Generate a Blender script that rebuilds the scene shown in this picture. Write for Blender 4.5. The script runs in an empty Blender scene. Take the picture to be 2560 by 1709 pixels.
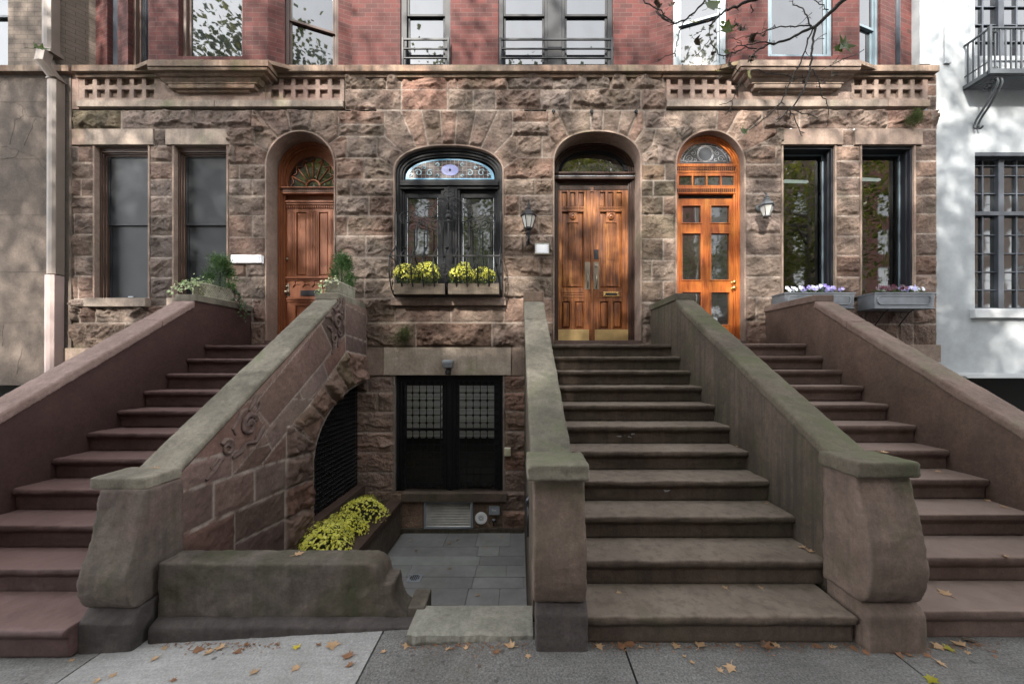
import bpy, math, random
import numpy as np
from mathutils import Vector, Matrix
random.seed(7)
SC = bpy.context.scene
R = math.radians
# ---------------- camera, sky, sun, exposure ----------------
F, CX, CY, HC = 960.0, 1308.0, 907.0, 1.683      # survey: focal px, principal point, eye height
cam = bpy.data.cameras.new("camera"); camo = bpy.data.objects.new("camera", cam)
SC.collection.objects.link(camo); SC.camera = camo
camo.location = (0, 0, HC); camo.rotation_euler = (R(90), 0, 0)
cam.sensor_width = 36; cam.lens = F / 2560 * 36
cam.shift_x = -(CX - 1280) / 2560; cam.shift_y = (CY - 854.5) / 2560
cam.clip_start = 0.05; cam.clip_end = 3000
SUN_TO = Vector((-.30, -1.0, .72)).normalized()
world = bpy.data.worlds.new("World"); SC.world = world; world.use_nodes = True
wn = world.node_tree; sky = wn.nodes.new("ShaderNodeTexSky"); sky.sky_type = 'NISHITA'; sky.sun_disc = False
sky.sun_elevation = math.asin(SUN_TO.z); sky.sun_rotation = math.atan2(SUN_TO.x, SUN_TO.y)
sky.air_density = 1.0; sky.dust_density = .2
hs = wn.nodes.new('ShaderNodeHueSaturation'); hs.inputs['Saturation'].default_value = .1
wn.links.new(sky.outputs[0], hs.inputs['Color']); wn.links.new(hs.outputs[0], wn.nodes["Background"].inputs[0]); wn.nodes["Background"].inputs[1].default_value = .15
sl = bpy.data.lights.new("sun", 'SUN'); slo = bpy.data.objects.new("sun", sl); SC.collection.objects.link(slo)
sl.energy = 2.25; sl.angle = R(1.1); sl.color = (1, .94, .85)
slo.rotation_euler = SUN_TO.to_track_quat('Z', 'Y').to_euler(); slo.location = (-3, -10, 12)
SC.view_settings.view_transform = 'Standard'; SC.view_settings.look = 'None'
SC.view_settings.exposure = 3.1; SC.view_settings.gamma = 1
SC.render.engine = 'CYCLES'; SC.cycles.max_bounces = 6; SC.cycles.transparent_max_bounces = 10
SC.cycles.caustics_reflective = False; SC.cycles.caustics_refractive = False; SC.cycles.use_denoising = True
COL = SC.collection
YF = 6.22                                         # depth of the stone front
def fx(px, D=YF): return (px - CX) * D / F
def fz(py, D=YF): return HC + (CY - py) * D / F

# ---------------- numpy noise ----------------
def _h(ix, iy, s):
    n = (ix.astype(np.int64) * 374761393 + iy.astype(np.int64) * 668265263 + s * 974711) & 0xffffffff
    n = ((n ^ (n >> 13)) * 1274126177) & 0xffffffff
    return ((n ^ (n >> 16)) & 0xffff) / 65535.0
def vnoise(x, y, s=0):
    ix = np.floor(x); iy = np.floor(y); u = x - ix; v = y - iy
    u = u * u * u * (u * (6 * u - 15) + 10); v = v * v * v * (v * (6 * v - 15) + 10)
    a = _h(ix, iy, s); b = _h(ix + 1, iy, s); c = _h(ix, iy + 1, s); d = _h(ix + 1, iy + 1, s)
    return ((a + (b - a) * u) * (1 - v) + (c + (d - c) * u) * v) * 2 - 1
def fbm(x, y, o=4, s=0):
    r = 0; a = 1.; t = 0
    for k in range(o):
        r = r + a * vnoise(x * 2 ** k * (1 + .03 * k), y * 2 ** k * (1 + .03 * k), s + k * 17); t += a; a *= .52
    return r / t * 1.6
def sst(a, b, x):
    t = np.clip((x - a) / (b - a), 0, 1); return t * t * (3 - 2 * t)

# ---------------- objects ----------------
def tag(o, label=None, cat=None, group=None, kind=None):
    if label: o['label'] = label
    if cat: o['category'] = cat
    if group: o['group'] = group
    if kind: o['kind'] = kind
    return o
def thing(name, loc, label, cat, group=None):
    o = bpy.data.objects.new(name, None); COL.objects.link(o); o.location = loc; o.empty_display_size = .1
    bpy.context.view_layer.update()
    return tag(o, label, cat, group)
def attach(o, parent):
    """children keep world-space mesh data: cancel the parents' offsets"""
    o.parent = parent
    off = Vector((0, 0, 0)); p = parent
    while p is not None: off += p.location; p = p.parent
    o.location = -off if parent else (0, 0, 0)
class MB:
    def __init__(s): s.v = []; s.f = []; s.m = []; s.mi = 0; s.sm = []; s.smooth = False
    def mat(s, i): s.mi = i; return s
    def add(s, vs, fs):
        o = len(s.v); s.v += [tuple(v) for v in vs]
        for f in fs: s.f.append(tuple(i + o for i in f)); s.m.append(s.mi); s.sm.append(s.smooth)
        return s
    def box(s, x0, x1, y0, y1, z0, z1):
        if x0 > x1: x0, x1 = x1, x0
        if y0 > y1: y0, y1 = y1, y0
        if z0 > z1: z0, z1 = z1, z0
        return s.add([(x0,y0,z0),(x1,y0,z0),(x1,y1,z0),(x0,y1,z0),(x0,y0,z1),(x1,y0,z1),(x1,y1,z1),(x0,y1,z1)],
                     [(0,3,2,1),(4,5,6,7),(0,1,5,4),(1,2,6,5),(2,3,7,6),(3,0,4,7)])
    def loft(s, rings, closed=True, caps=True):
        n = len(rings[0]); o = []
        for r in rings: o += list(r)
        fs = []
        for i in range(len(rings) - 1):
            for j in range(n if closed else n - 1):
                a = i * n + j; b = i * n + (j + 1) % n; fs.append((a, b, b + n, a + n))
        if caps: fs.append(tuple(range(n - 1, -1, -1))); fs.append(tuple((len(rings) - 1) * n + j for j in range(n)))
        return s.add(o, fs)
    def prism(s, poly, y0, y1, ax='y'):
        """polygon in (x,z) extruded along y (or (y,z) along x, or (x,y) along z)"""
        g = {'y': lambda p, t: (p[0], t, p[1]), 'x': lambda p, t: (t, p[0], p[1]), 'z': lambda p, t: (p[0], p[1], t)}[ax]
        return s.loft([[g(p, y0) for p in poly], [g(p, y1) for p in poly]])
    def tube(s, pts, r, n=6, caps=True):
        pts = [Vector(p) for p in pts]; rs = r if isinstance(r, (list, tuple)) else [r] * len(pts); rings = []
        up = Vector((0, 0, 1)); prev = None
        for i, p in enumerate(pts):
            t = (pts[min(i + 1, len(pts) - 1)] - pts[max(i - 1, 0)])
            if t.length < 1e-9: t = Vector((0, 0, 1))
            t.normalize()
            if prev is None:
                a = t.cross(up)
                if a.length < .05: a = t.cross(Vector((1, 0, 0)))
            else: a = prev - t * prev.dot(t)
            a.normalize(); prev = a; b = t.cross(a)
            rings.append([p + (a * math.cos(2*math.pi*k/n) + b * math.sin(2*math.pi*k/n)) * rs[i] for k in range(n)])
        o, s.smooth = s.smooth, True; s.loft(rings, True, caps); s.smooth = o; return s
    def lathe(s, prof, c, n=16, ax='z'):
        rings = []
        for r, h in prof:
            q = []
            for k in range(n):
                a = 2 * math.pi * (k + .5) / n; x, y = r * math.cos(a), r * math.sin(a)
                q.append((c[0]+x, c[1]+y, c[2]+h) if ax == 'z' else (c[0]+x, c[1]-h, c[2]+y))
            rings.append(q)
        return s.loft(rings)
    def ball(s, c, r, n=8, sq=(1, 1, 1)):
        prof = [(max(1e-4, math.sin(math.pi*i/n))*1., -math.cos(math.pi*i/n)) for i in range(n + 1)]
        rings = [[(c[0]+r*sq[0]*p*math.cos(2*math.pi*k/(2*n)), c[1]+r*sq[1]*p*math.sin(2*math.pi*k/(2*n)), c[2]+r*sq[2]*h) for k in range(2*n)] for p, h in prof]
        o, s.smooth = s.smooth, True; s.loft(rings); s.smooth = o; return s
    def quad(s, a, b, c, d): return s.add([a, b, c, d], [(0, 1, 2, 3)])
    def build(s, name, mats, parent=None, bevel=0, seg=2, smooth=False):
        me = bpy.data.meshes.new(name); me.from_pydata(s.v, [], s.f)
        for m in (mats if isinstance(mats, (list, tuple)) else [mats]): me.materials.append(m)
        me.polygons.foreach_set('material_index', s.m)
        me.polygons.foreach_set('use_smooth', [True] * len(s.f) if smooth else s.sm)
        me.update(); o = bpy.data.objects.new(name, me); COL.objects.link(o)
        if parent is not None: attach(o, parent)
        if bevel:
            b = o.modifiers.new('bevel', 'BEVEL'); b.width = bevel; b.segments = seg; b.limit_method = 'ANGLE'; b.angle_limit = R(40); b.harden_normals = False
        return o
def fixn(o):
    import bmesh
    bm = bmesh.new(); bm.from_mesh(o.data); bmesh.ops.recalc_face_normals(bm, faces=bm.faces); bm.to_mesh(o.data); bm.free(); return o

# ---------------- materials ----------------
class NT:
    def __init__(s, name):
        s.m = bpy.data.materials.new(name); s.m.use_nodes = True; s.t = s.m.node_tree; s.b = s.t.nodes["Principled BSDF"]
    def n(s, ty, **kw):
        nd = s.t.nodes.new("ShaderNode" + ty)
        for k, v in kw.items():
            if k.startswith('_'): setattr(nd, k[1:], v)
            else: s.set(nd.inputs[k.replace('__', ' ')], v)
        return nd
    def set(s, i, v):
        if isinstance(v, bpy.types.NodeSocket): s.t.links.new(v, i)
        else: i.default_value = v
    def co(s, sc=(1, 1, 1), out='Object'):
        c = s.n('TexCoord'); m = s.n('Mapping'); s.t.links.new(c.outputs[out], m.inputs[0]); m.inputs['Scale'].default_value = sc; return m.outputs[0]
    def noise(s, co, scale, detail=4, rough=.6, dist=0):
        n = s.n('TexNoise', Scale=scale, Detail=detail, Roughness=rough, Distortion=dist); s.t.links.new(co, n.inputs['Vector']); return n.outputs[0]
    def ramp(s, fac, stops):
        r = s.n('ValToRGB'); s.t.links.new(fac, r.inputs[0]); e = r.color_ramp.elements
        while len(e) < len(stops): e.new(.5)
        for el, (p, c) in zip(e, stops):
            el.position = p; el.color = tuple(c) + (1,) if not isinstance(c, (int, float)) else (c, c, c, 1)
        return r.outputs[0]
    def mix(s, fac, a, b, mode='MIX'):
        n = s.n('MixRGB', _blend_type=mode); s.set(n.inputs[0], fac)
        for i, c in ((1, a), (2, b)):
            s.set(n.inputs[i], c if isinstance(c, bpy.types.NodeSocket) else (tuple(c) + (1,) if not isinstance(c, (int, float)) else (c, c, c, 1)))
        return n.outputs[0]
    def math(s, op, a, b=0.):
        n = s.n('Math', _operation=op); s.set(n.inputs[0], a); s.set(n.inputs[1], b); return n.outputs[0]
    def bump(s, h, st, dist=.01, nrm=None):
        n = s.n('Bump', Strength=st, Distance=dist); s.t.links.new(h, n.inputs['Height'])
        if nrm is not None: s.t.links.new(nrm, n.inputs['Normal'])
        return n.outputs[0]
    def done(s, col=None, rough=.8, nrm=None, metal=0, spec=.3, **kw):
        if col is not None: s.set(s.b.inputs['Base Color'], col if isinstance(col, bpy.types.NodeSocket) else tuple(col) + (1,))
        s.set(s.b.inputs['Roughness'], rough); s.set(s.b.inputs['Metallic'], metal); s.set(s.b.inputs['Specular IOR Level'], spec)
        if nrm is not None: s.set(s.b.inputs['Normal'], nrm)
        for k, v in kw.items(): s.set(s.b.inputs[k.replace('__', ' ')], v)
        return s.m
BOOST = dict(painted_red_stone=.68, painted_red_steps=.8, pink_coping=.95, weathered_coping=.88, mossy_coping=.74, stained_brownstone_wall=.68, worn_brownstone_steps=.84, smooth_brownstone_wall=.78, smooth_brownstone_steps=.88, weathered_newel=.74, smooth_newel=.74, pink_ashlar=.9, dark_rock=1., mossy_low_wall=.86, tarred_newel_base=.78, dark_rough_planter=1.2, brown_mossy_coping=.8, brown_painted_stucco=.82)
def stone(name, c1, c2, c3=None, scale=3., bump=.4, fine=60, streak=0., streak_col=(.05, .045, .04), moss=0., moss_col=(.06, .075, .03), moss_up=False, pits=0., attr=False, rough=.88, blotch=.4, wear_toplight=None, facet=0.):
    """weathered stone: broad mottling, fine grain, rain streaks, algae, pits"""
    kb = BOOST.get(name, 1.); s3 = lambda c: tuple(min(.8, v * kb) for v in c) if c else c
    c1, c2, c3, wear_toplight, streak_col, moss_col = map(s3, (c1, c2, c3, wear_toplight, streak_col, moss_col))
    m = NT(name); co = m.co()
    a = m.noise(co, scale, 6, .65, .3); b = m.noise(co, fine, 4, .7)
    col = m.ramp(a, [(.32, c1), (.68, c2)])
    if c3: col = m.mix(m.ramp(m.noise(co, scale * .45, 4, .6, .5), [(.5, 0), (.66, 1)]), col, c3)
    if attr:
        at = m.n('Attribute', _attribute_name='Col'); col = m.mix(1., col, at.outputs['Color'], 'MULTIPLY')
        col = m.mix(m.math('MULTIPLY', at.outputs['Alpha'], .85), col, (.3, .255, .22))
    gr = m.noise(co, 26., 8, .8, .2); col = m.mix(.5, col, m.ramp(gr, [(.34, .55), (.5, 1.0), (.66, 1.35)]), 'MULTIPLY')
    col = m.mix(.3, col, m.ramp(b, [(.3, .55), (.7, 1.35)]), 'MULTIPLY')
    col = m.mix(blotch, col, m.ramp(m.noise(co, 5.2, 7, .72, .8), [(.36, .66), (.64, 1.26)]), 'MULTIPLY')
    col = m.mix(blotch, col, m.ramp(m.noise(m.co((1, 1, .7)), 1.1, 8, .7, .6), [(.34, .42), (.5, .95), (.66, 1.35)]), 'MULTIPLY')
    if wear_toplight:  # upward faces paled in colour: skylight painted on treads over darker risers
        g = m.n('NewGeometry'); sx = m.n('SeparateXYZ'); m.t.links.new(g.outputs['Normal'], sx.inputs[0]); wn_ = m.math('MULTIPLY', m.ramp(sx.outputs[2], [(.55, 0), (.9, 1)]), m.ramp(m.noise(co, 1.6, 5, .65), [(.3, .45), (.6, 1)])); col = m.mix(m.math('MULTIPLY', wn_, .8), col, wear_toplight)
    if streak:
        cs = m.co((13, 13, .5)); st = m.ramp(m.noise(cs, 1., 6, .7), [(.47, 0), (.68, 1)]); col = m.mix(m.math('MULTIPLY', st, streak), col, streak_col)
    if moss:
        f = m.ramp(m.noise(co, 1.4, 6, .68, .4), [(.62 - moss * .35, 0), (.78 - moss * .2, 1)])
        if moss_up:
            g = m.n('NewGeometry'); sx = m.n('SeparateXYZ'); m.t.links.new(g.outputs['Normal'], sx.inputs[0])
            f = m.math('MULTIPLY', f, m.ramp(sx.outputs[2], [(.3, .12), (.75, 1)]))
        col = m.mix(m.math('MULTIPLY', f, .75), col, moss_col)
    h = m.math('ADD', m.math('ADD', m.math('MULTIPLY', a, 1.2), m.math('MULTIPLY', b, .8)), m.math('MULTIPLY', gr, 1.1))
    if facet:
        wv = m.n('VectorMath', _operation='ADD'); nz = m.n('TexNoise', Scale=7., Detail=3.); m.t.links.new(co, nz.inputs['Vector']); sc_ = m.n('VectorMath', _operation='SCALE', Scale=.22); m.t.links.new(nz.outputs['Color'], sc_.inputs[0]); m.t.links.new(co, wv.inputs[0]); m.t.links.new(sc_.outputs[0], wv.inputs[1])
        for vs, amt in ((8., 2.2), (19., 1.2)):
            vf = m.n('TexVoronoi', Scale=vs); m.t.links.new(wv.outputs[0], vf.inputs['Vector']); h = m.math('ADD', h, m.math('MULTIPLY', vf.outputs['Distance'], amt * facet))
    if pits:
        vo = m.n('TexVoronoi', Scale=38.); m.t.links.new(co, vo.inputs['Vector'])
        pm = m.ramp(vo.outputs['Distance'], [(.06, 0), (.2, 1)]); pk = m.ramp(m.noise(co, 9, 3), [(.5, 0), (.62, 1)])
        p = m.math('MAXIMUM', pm, m.math('SUBTRACT', 1., pk)); col = m.mix(m.math('MULTIPLY', m.math('SUBTRACT', 1., p), pits), col, (.04, .03, .028)); h = m.math('ADD', h, m.math('MULTIPLY', p, 1.5))
    return m.done(col, rough, m.bump(h, bump, .026 if facet else .012), spec=.25)
def plain(name, col, rough=.6, metal=0, bump=0, scale=40, var=.15, spec=.4, **kw):
    m = NT(name); co = m.co(); n = m.noise(co, scale, 4, .6); n2 = m.noise(co, 3.1, 4, .6)
    c = m.mix(1., m.ramp(n2, [(.3, 1 - var), (.7, 1 + var)]), col, 'MULTIPLY')
    return m.done(c, rough, m.bump(n, bump, .005) if bump else None, metal, spec, **kw)
def wood(name, cols, rough=.35, grain=(14, 14, .9), coat=.3, bump=.15):
    m = NT(name); co = m.co(grain); a = m.noise(co, 1.6, 6, .65, 1.2); b = m.noise(m.co((90, 90, 3)), 1, 3, .6); c = m.noise(m.co((1, 1, 1)), 2.3, 4, .6, .4)
    f = m.math('ADD', m.math('MULTIPLY', a, .65), m.math('MULTIPLY', c, .35))
    col = m.ramp(f, [(.33 + .34 * i / (len(cols) - 1), k) for i, k in enumerate(cols)])
    col = m.mix(.5, col, m.ramp(b, [(.35, .6), (.65, 1.25)]), 'MULTIPLY')
    return m.done(col, rough, m.bump(m.math('ADD', a, b), bump, .003), spec=.4, Coat__Weight=coat, Coat__Roughness=.15)
def glass(name, base=(.012, .014, .016), rough=.03, ior=1.8, wav=.02, tint=None):
    m = NT(name); co = m.co(); n = m.noise(co, 2.2, 2, .5)
    return m.done(base, rough, m.bump(n, wav, .05), 0, .5, IOR=ior)
def clear_glass(name, ior=1.6):
    m = NT(name); t = m.t; tr = t.nodes.new('ShaderNodeBsdfTransparent'); gl = t.nodes.new('ShaderNodeBsdfGlossy'); gl.inputs['Roughness'].default_value = .02
    tr.inputs[0].default_value = (.93, .96, .95, 1)
    n = m.noise(m.co(), 1.6, 2, .5); t.links.new(m.bump(n, .006, .05), gl.inputs['Normal'])
    fr = t.nodes.new('ShaderNodeFresnel'); fr.inputs[0].default_value = ior; mx = t.nodes.new('ShaderNodeMixShader')
    t.links.new(fr.outputs[0], mx.inputs[0]); t.links.new(tr.outputs[0], mx.inputs[1]); t.links.new(gl.outputs[0], mx.inputs[2])
    t.links.new(mx.outputs[0], t.nodes['Material Output'].inputs[0]); return m.m
def brick(name, c1, c2, mortar, bw=.215, bh=.073, ms=.009, painted=False):
    m = NT(name); uv = m.n('UVMap'); mp = m.n('Mapping'); m.t.links.new(uv.outputs[0], mp.inputs[0])
    b = m.n('TexBrick', _offset=.5); m.t.links.new(mp.outputs[0], b.inputs['Vector'])
    for k, v in (('Scale', 1.), ('Mortar Size', ms * .5), ('Mortar Smooth', .15), ('Brick Width', bw), ('Row Height', bh), ('Bias', -.1)): b.inputs[k].default_value = v
    b.inputs['Color1'].default_value = tuple(c1) + (1,); b.inputs['Color2'].default_value = tuple(c2) + (1,); b.inputs['Mortar'].default_value = tuple(mortar) + (1,)
    co = m.co(); n = m.noise(co, 50, 4, .7); n2 = m.noise(co, 1.3, 4, .6)
    c = m.mix(.5, b.outputs[0], m.ramp(n, [(.3, .6), (.7, 1.3)]), 'MULTIPLY'); c = m.mix(.6, c, m.ramp(n2, [(.3, .65), (.7, 1.3)]), 'MULTIPLY')
    h = m.math('ADD', m.math('MULTIPLY', b.outputs['Fac'], -1.), m.math('MULTIPLY', n, .4))
    return m.done(c, .85, m.bump(h, .5 if not painted else .3, .008), spec=.25)
STONES = dict(
 rock=stone('brownstone_rock', (.118, .092, .078), (.245, .194, .166), (.185, .132, .112), 2.6, .8, 40, facet=.3, attr=True, moss=.12, moss_col=(.075, .07, .045)),
 dress=stone('dressed_brownstone', (.17, .125, .1), (.27, .205, .167), (.22, .15, .123), 2.0, .3, 90, streak=.35, streak_col=(.12, .09, .075), moss=.1),
 pale=stone('pale_brownstone', (.2, .162, .135), (.3, .245, .204), None, 2.2, .3, 90, streak=.45, streak_col=(.12, .1, .08), moss=.16, moss_col=(.1, .12, .06)),
 palelow=stone('basement_lintel_stone', (.3, .245, .2), (.43, .36, .3), None, 2.2, .3, 60, streak=.4, streak_col=(.16, .15, .1), moss=.2, moss_col=(.15, .18, .08)),  # lighter copy of pale, colour lifted to offset the dim areaway
 panel=stone('pierced_brownstone', (.17, .125, .103), (.26, .196, .163), (.21, .14, .117), 2.2, .35, 80, moss=.08),
 ledge=stone('cornice_brownstone', (.13, .1, .078), (.26, .185, .14), (.2, .12, .08), 1.8, .4, 80, streak=.5, moss=.2),
 redpaint=stone('painted_red_stone', (.06, .031, .027), (.08, .043, .037), None, 2.5, .3, 45, blotch=.3, streak=.25, streak_col=(.06, .036, .034), pits=.35, rough=.7),
 redstep=stone('painted_red_steps', (.07, .04, .036), (.1, .058, .053), None, 3., .22, 70, pits=.1, rough=.72, blotch=.3, wear_toplight=(.185, .118, .108)),
 pinkcap=stone('pink_coping', (.18, .122, .108), (.26, .185, .165), None, 2.2, .3, 70, streak=.12, pits=.15),
 greycap=stone('weathered_coping', (.14, .125, .098), (.24, .215, .172), (.1, .092, .072), 2.6, .4, 70, streak=.3, moss=.22, moss_up=True, moss_col=(.11, .125, .06)),
 greencap=stone('mossy_coping', (.085, .07, .055), (.14, .12, .09), (.08, .08, .045), 2.0, .4, 70, moss=.45, moss_up=True, moss_col=(.075, .09, .035)),
 midwall=stone('stained_brownstone_wall', (.08, .06, .047), (.14, .108, .084), (.095, .085, .055), 1.9, .3, 80, blotch=.5, streak=.9, streak_col=(.05, .045, .035), moss=.22, moss_col=(.06, .065, .03)),
 midstep=stone('worn_brownstone_steps', (.064, .047, .037), (.108, .08, .062), (.078, .066, .046), 1.7, .4, 90, streak=.45, streak_col=(.035, .027, .022), moss=.06, moss_col=(.055, .06, .03), wear_toplight=(.215, .178, .145)),
 rightwall=stone('smooth_brownstone_wall', (.088, .055, .042), (.125, .083, .065), (.1, .07, .052), 2.2, .28, 90, streak=.4, streak_col=(.075, .052, .045)),
 rightstep=stone('smooth_brownstone_steps', (.1, .066, .055), (.14, .096, .082), None, 2.6, .22, 90, blotch=.35, wear_toplight=(.22, .168, .145)),
 newel=stone('weathered_newel', (.105, .085, .072), (.18, .145, .122), (.16, .105, .09), 2.2, .35, 70, streak=.4, moss=.14, pits=.35, blotch=.6),
 newelb=stone('smooth_newel', (.125, .088, .072), (.2, .148, .12), (.12, .1, .07), 1.9, .3, 80, streak=.35, moss=.16),
 ashlar=stone('pink_ashlar', (.15, .1, .088), (.215, .152, .134), (.19, .14, .115), 2.4, .35, 70, attr=True, pits=.25),
 carved=stone('carved_brownstone', (.105, .072, .062), (.16, .113, .098), None, 3., .4, 60),
 roughd=stone('dark_rock', (.13, .095, .078), (.22, .165, .135), (.16, .11, .09), 2.6, .8, 40, facet=.3, attr=True, moss=.12),
 lowwall=stone('mossy_low_wall', (.085, .07, .062), (.15, .125, .108), (.115, .085, .076), 2.2, .4, 60, blotch=.6, streak=.5, streak_col=(.045, .04, .03), moss=.5, moss_col=(.032, .04, .014), pits=.25),
 newelbase=stone('tarred_newel_base', (.05, .043, .041), (.085, .072, .068), None, 2.5, .35, 60, streak=.4, streak_col=(.03, .027, .026), pits=.2),
)
M = dict(
 redbrick=brick('red_brick', (.07, .02, .0175), (.04, .0145, .0135), (.075, .052, .045), ms=.006),
 paintbrick=brick('painted_brown_brick', (.12, .094, .076), (.1, .08, .064), (.065, .052, .042), painted=True),
 black=plain('black_painted_wood', (.008, .0085, .0105), .55, 0, .15, 60, .3, .2),
 iron=plain('black_iron', (.007, .007, .0085), .5, 0, .2, 90, .3, .3),
 steel=plain('dark_rail_paint', (.006, .0075, .01), .5, 0, 0, 40, .15, .2),
 brownframe=plain('brown_window_paint', (.062, .036, .027), .5, 0, .15, 60, .2),
 greyframe=plain('grey_window_paint', (.105, .14, .165), .45, 0, .2, 60, .25),
 slate=plain('slate_blue_frame', (.034, .04, .051), .5, 0, .2, 50, .35),
 darkframe=plain('dark_frame', (.012, .013, .017), .5, 0, 0, 40, .15, .25),
 screen=plain('insect_screen', (.0075, .0095, .0125), .45, 0, .1, 200, .25, .3),
 dark=plain('dark_room', (.012, .011, .01), .9),
 glassup=glass('upper_glass', (.012, .014, .017), .02, 1.78, .03),
 glasslow=glass('lower_glass', (.012, .015, .016), .03, 2.7, .03),
 glassdoor=glass('door_glass', (.016, .017, .016), .03, 2.4, .03),
 clear=clear_glass('shop_glass', 2.5),
 white=plain('white_enamel', (.82, .83, .86), .35, 0, 0, 40, .02),
 aluminium=plain('grey_metal', (.33, .36, .4), .42, .5, .1, 80, .12),
 zinc=plain('zinc_planter', (.17, .185, .205), .48, .55, .2, 50, .35),
 brass=plain('brass', (.62, .42, .16), .25, 1., .05, 20, .15),
 bronze=plain('aged_bronze', (.23, .2, .16), .38, .9, .1, 40, .2),
 kick=plain('brass_kick_plate', (.58, .42, .2), .34, .9, .03, 10, .25),
 doororange=wood('orange_varnish', [(.13, .03, .01), (.3, .075, .017), (.4, .125, .025), (.5, .21, .05)], .3, (9, 9, 1.1), .4, .06),
 dooroak=wood('weathered_oak', [(.018, .007, .004), (.085, .025, .008), (.21, .07, .017), (.42, .2, .055)], .4, (16, 16, .8), .2, .2),
 doorred=wood('red_brown_paint', [(.125, .036, .015), (.175, .055, .021), (.225, .077, .03)], .5, (6, 6, 1), .05, .05),
 boxwood=wood('weathered_box_wood', [(.045, .035, .026), (.09, .07, .05), (.15, .118, .082)], .8, (3, 20, 20), 0, .3),
 trough=stone('cast_stone_trough', (.3, .28, .22), (.44, .42, .34), None, 6, .3, 90, moss=.35, moss_col=(.2, .21, .1)),
 stucco=stone('brown_painted_stucco', (.1, .079, .066), (.135, .108, .09), None, 1.4, .25, 40, streak=.3, streak_col=(.1, .08, .068)),
 pipe=plain('brown_pipe_paint', (.125, .1, .084), .55, 0, .1, 30, .12),
 pinkpipe=plain('pink_pipe_paint', (.27, .205, .19), .55, 0, .1, 30, .08),
 whitewall=plain('white_painted_stucco', (.31, .33, .345), .75, 0, .12, 22, .16, .2),
 whitetrim=plain('white_trim', (.4, .415, .425), .6, 0, .1, 30, .08),
 soil=plain('soil', (.03, .022, .016), .95, 0, .8, 60, .4),
 bluestone=None, lamp=plain('lamp_glass', (.42, .42, .4), .15, 0, 0, 10, .1, .6),
)
# ---------------- rock-faced masonry ----------------
def courses(x0, x1, ys, splits=None, conv=None, **kw):
    """rectangles (survey px) -> list of (polygon px, options)"""
    out = []
    for i in range(len(ys) - 1):
        xs = [x0] + list((splits or {}).get(i, [])) + [x1]
        for a, b in zip(xs, xs[1:]): out.append(([(a, ys[i]), (b, ys[i]), (b, ys[i + 1]), (a, ys[i + 1])], dict(kw)))
    return out
class Arch:
    def __init__(s, x0, x1, crown, spring, bottom, e=2.0, D=YF):
        s.cx = (fx(x0) + fx(x1)) / 2; s.half = (fx(x1) - fx(x0)) / 2; s.sp = fz(spring); s.rise = fz(crown) - s.sp; s.zb = fz(bottom); s.e = e
    def sd(s, x, z):
        dx = np.abs(x - s.cx); up = np.maximum(z - s.sp, 0)
        r = ((dx / s.half) ** s.e + (up / s.rise) ** s.e) ** (1 / s.e)
        a = (r - 1) * np.minimum(s.half, s.rise)
        return np.where(z > s.sp, a, np.maximum(dx - s.half, s.zb - z))
    def outline(s, grow=0., n=28, zb=None):
        zb = s.zb if zb is None else zb; p = [(s.cx - s.half - grow, zb)]
        for k in range(n + 1):
            a = math.pi * (1 - k / n); c, q = math.cos(a), math.sin(a)
            p.append((s.cx + (s.half + grow) * math.copysign(abs(c) ** (2 / s.e), c), s.sp + (s.rise + grow) * abs(q) ** (2 / s.e)))
        return p + [(s.cx + s.half + grow, zb)]
class Rect:
    def __init__(s, x0, x1, y0, y1, D=YF): s.x0, s.x1, s.z1, s.z0 = fx(x0, D), fx(x1, D), fz(y0, D), fz(y1, D)
    def sd(s, x, z): return np.maximum(np.maximum(s.x0 - x, x - s.x1), np.maximum(s.z0 - z, z - s.z1))
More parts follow.
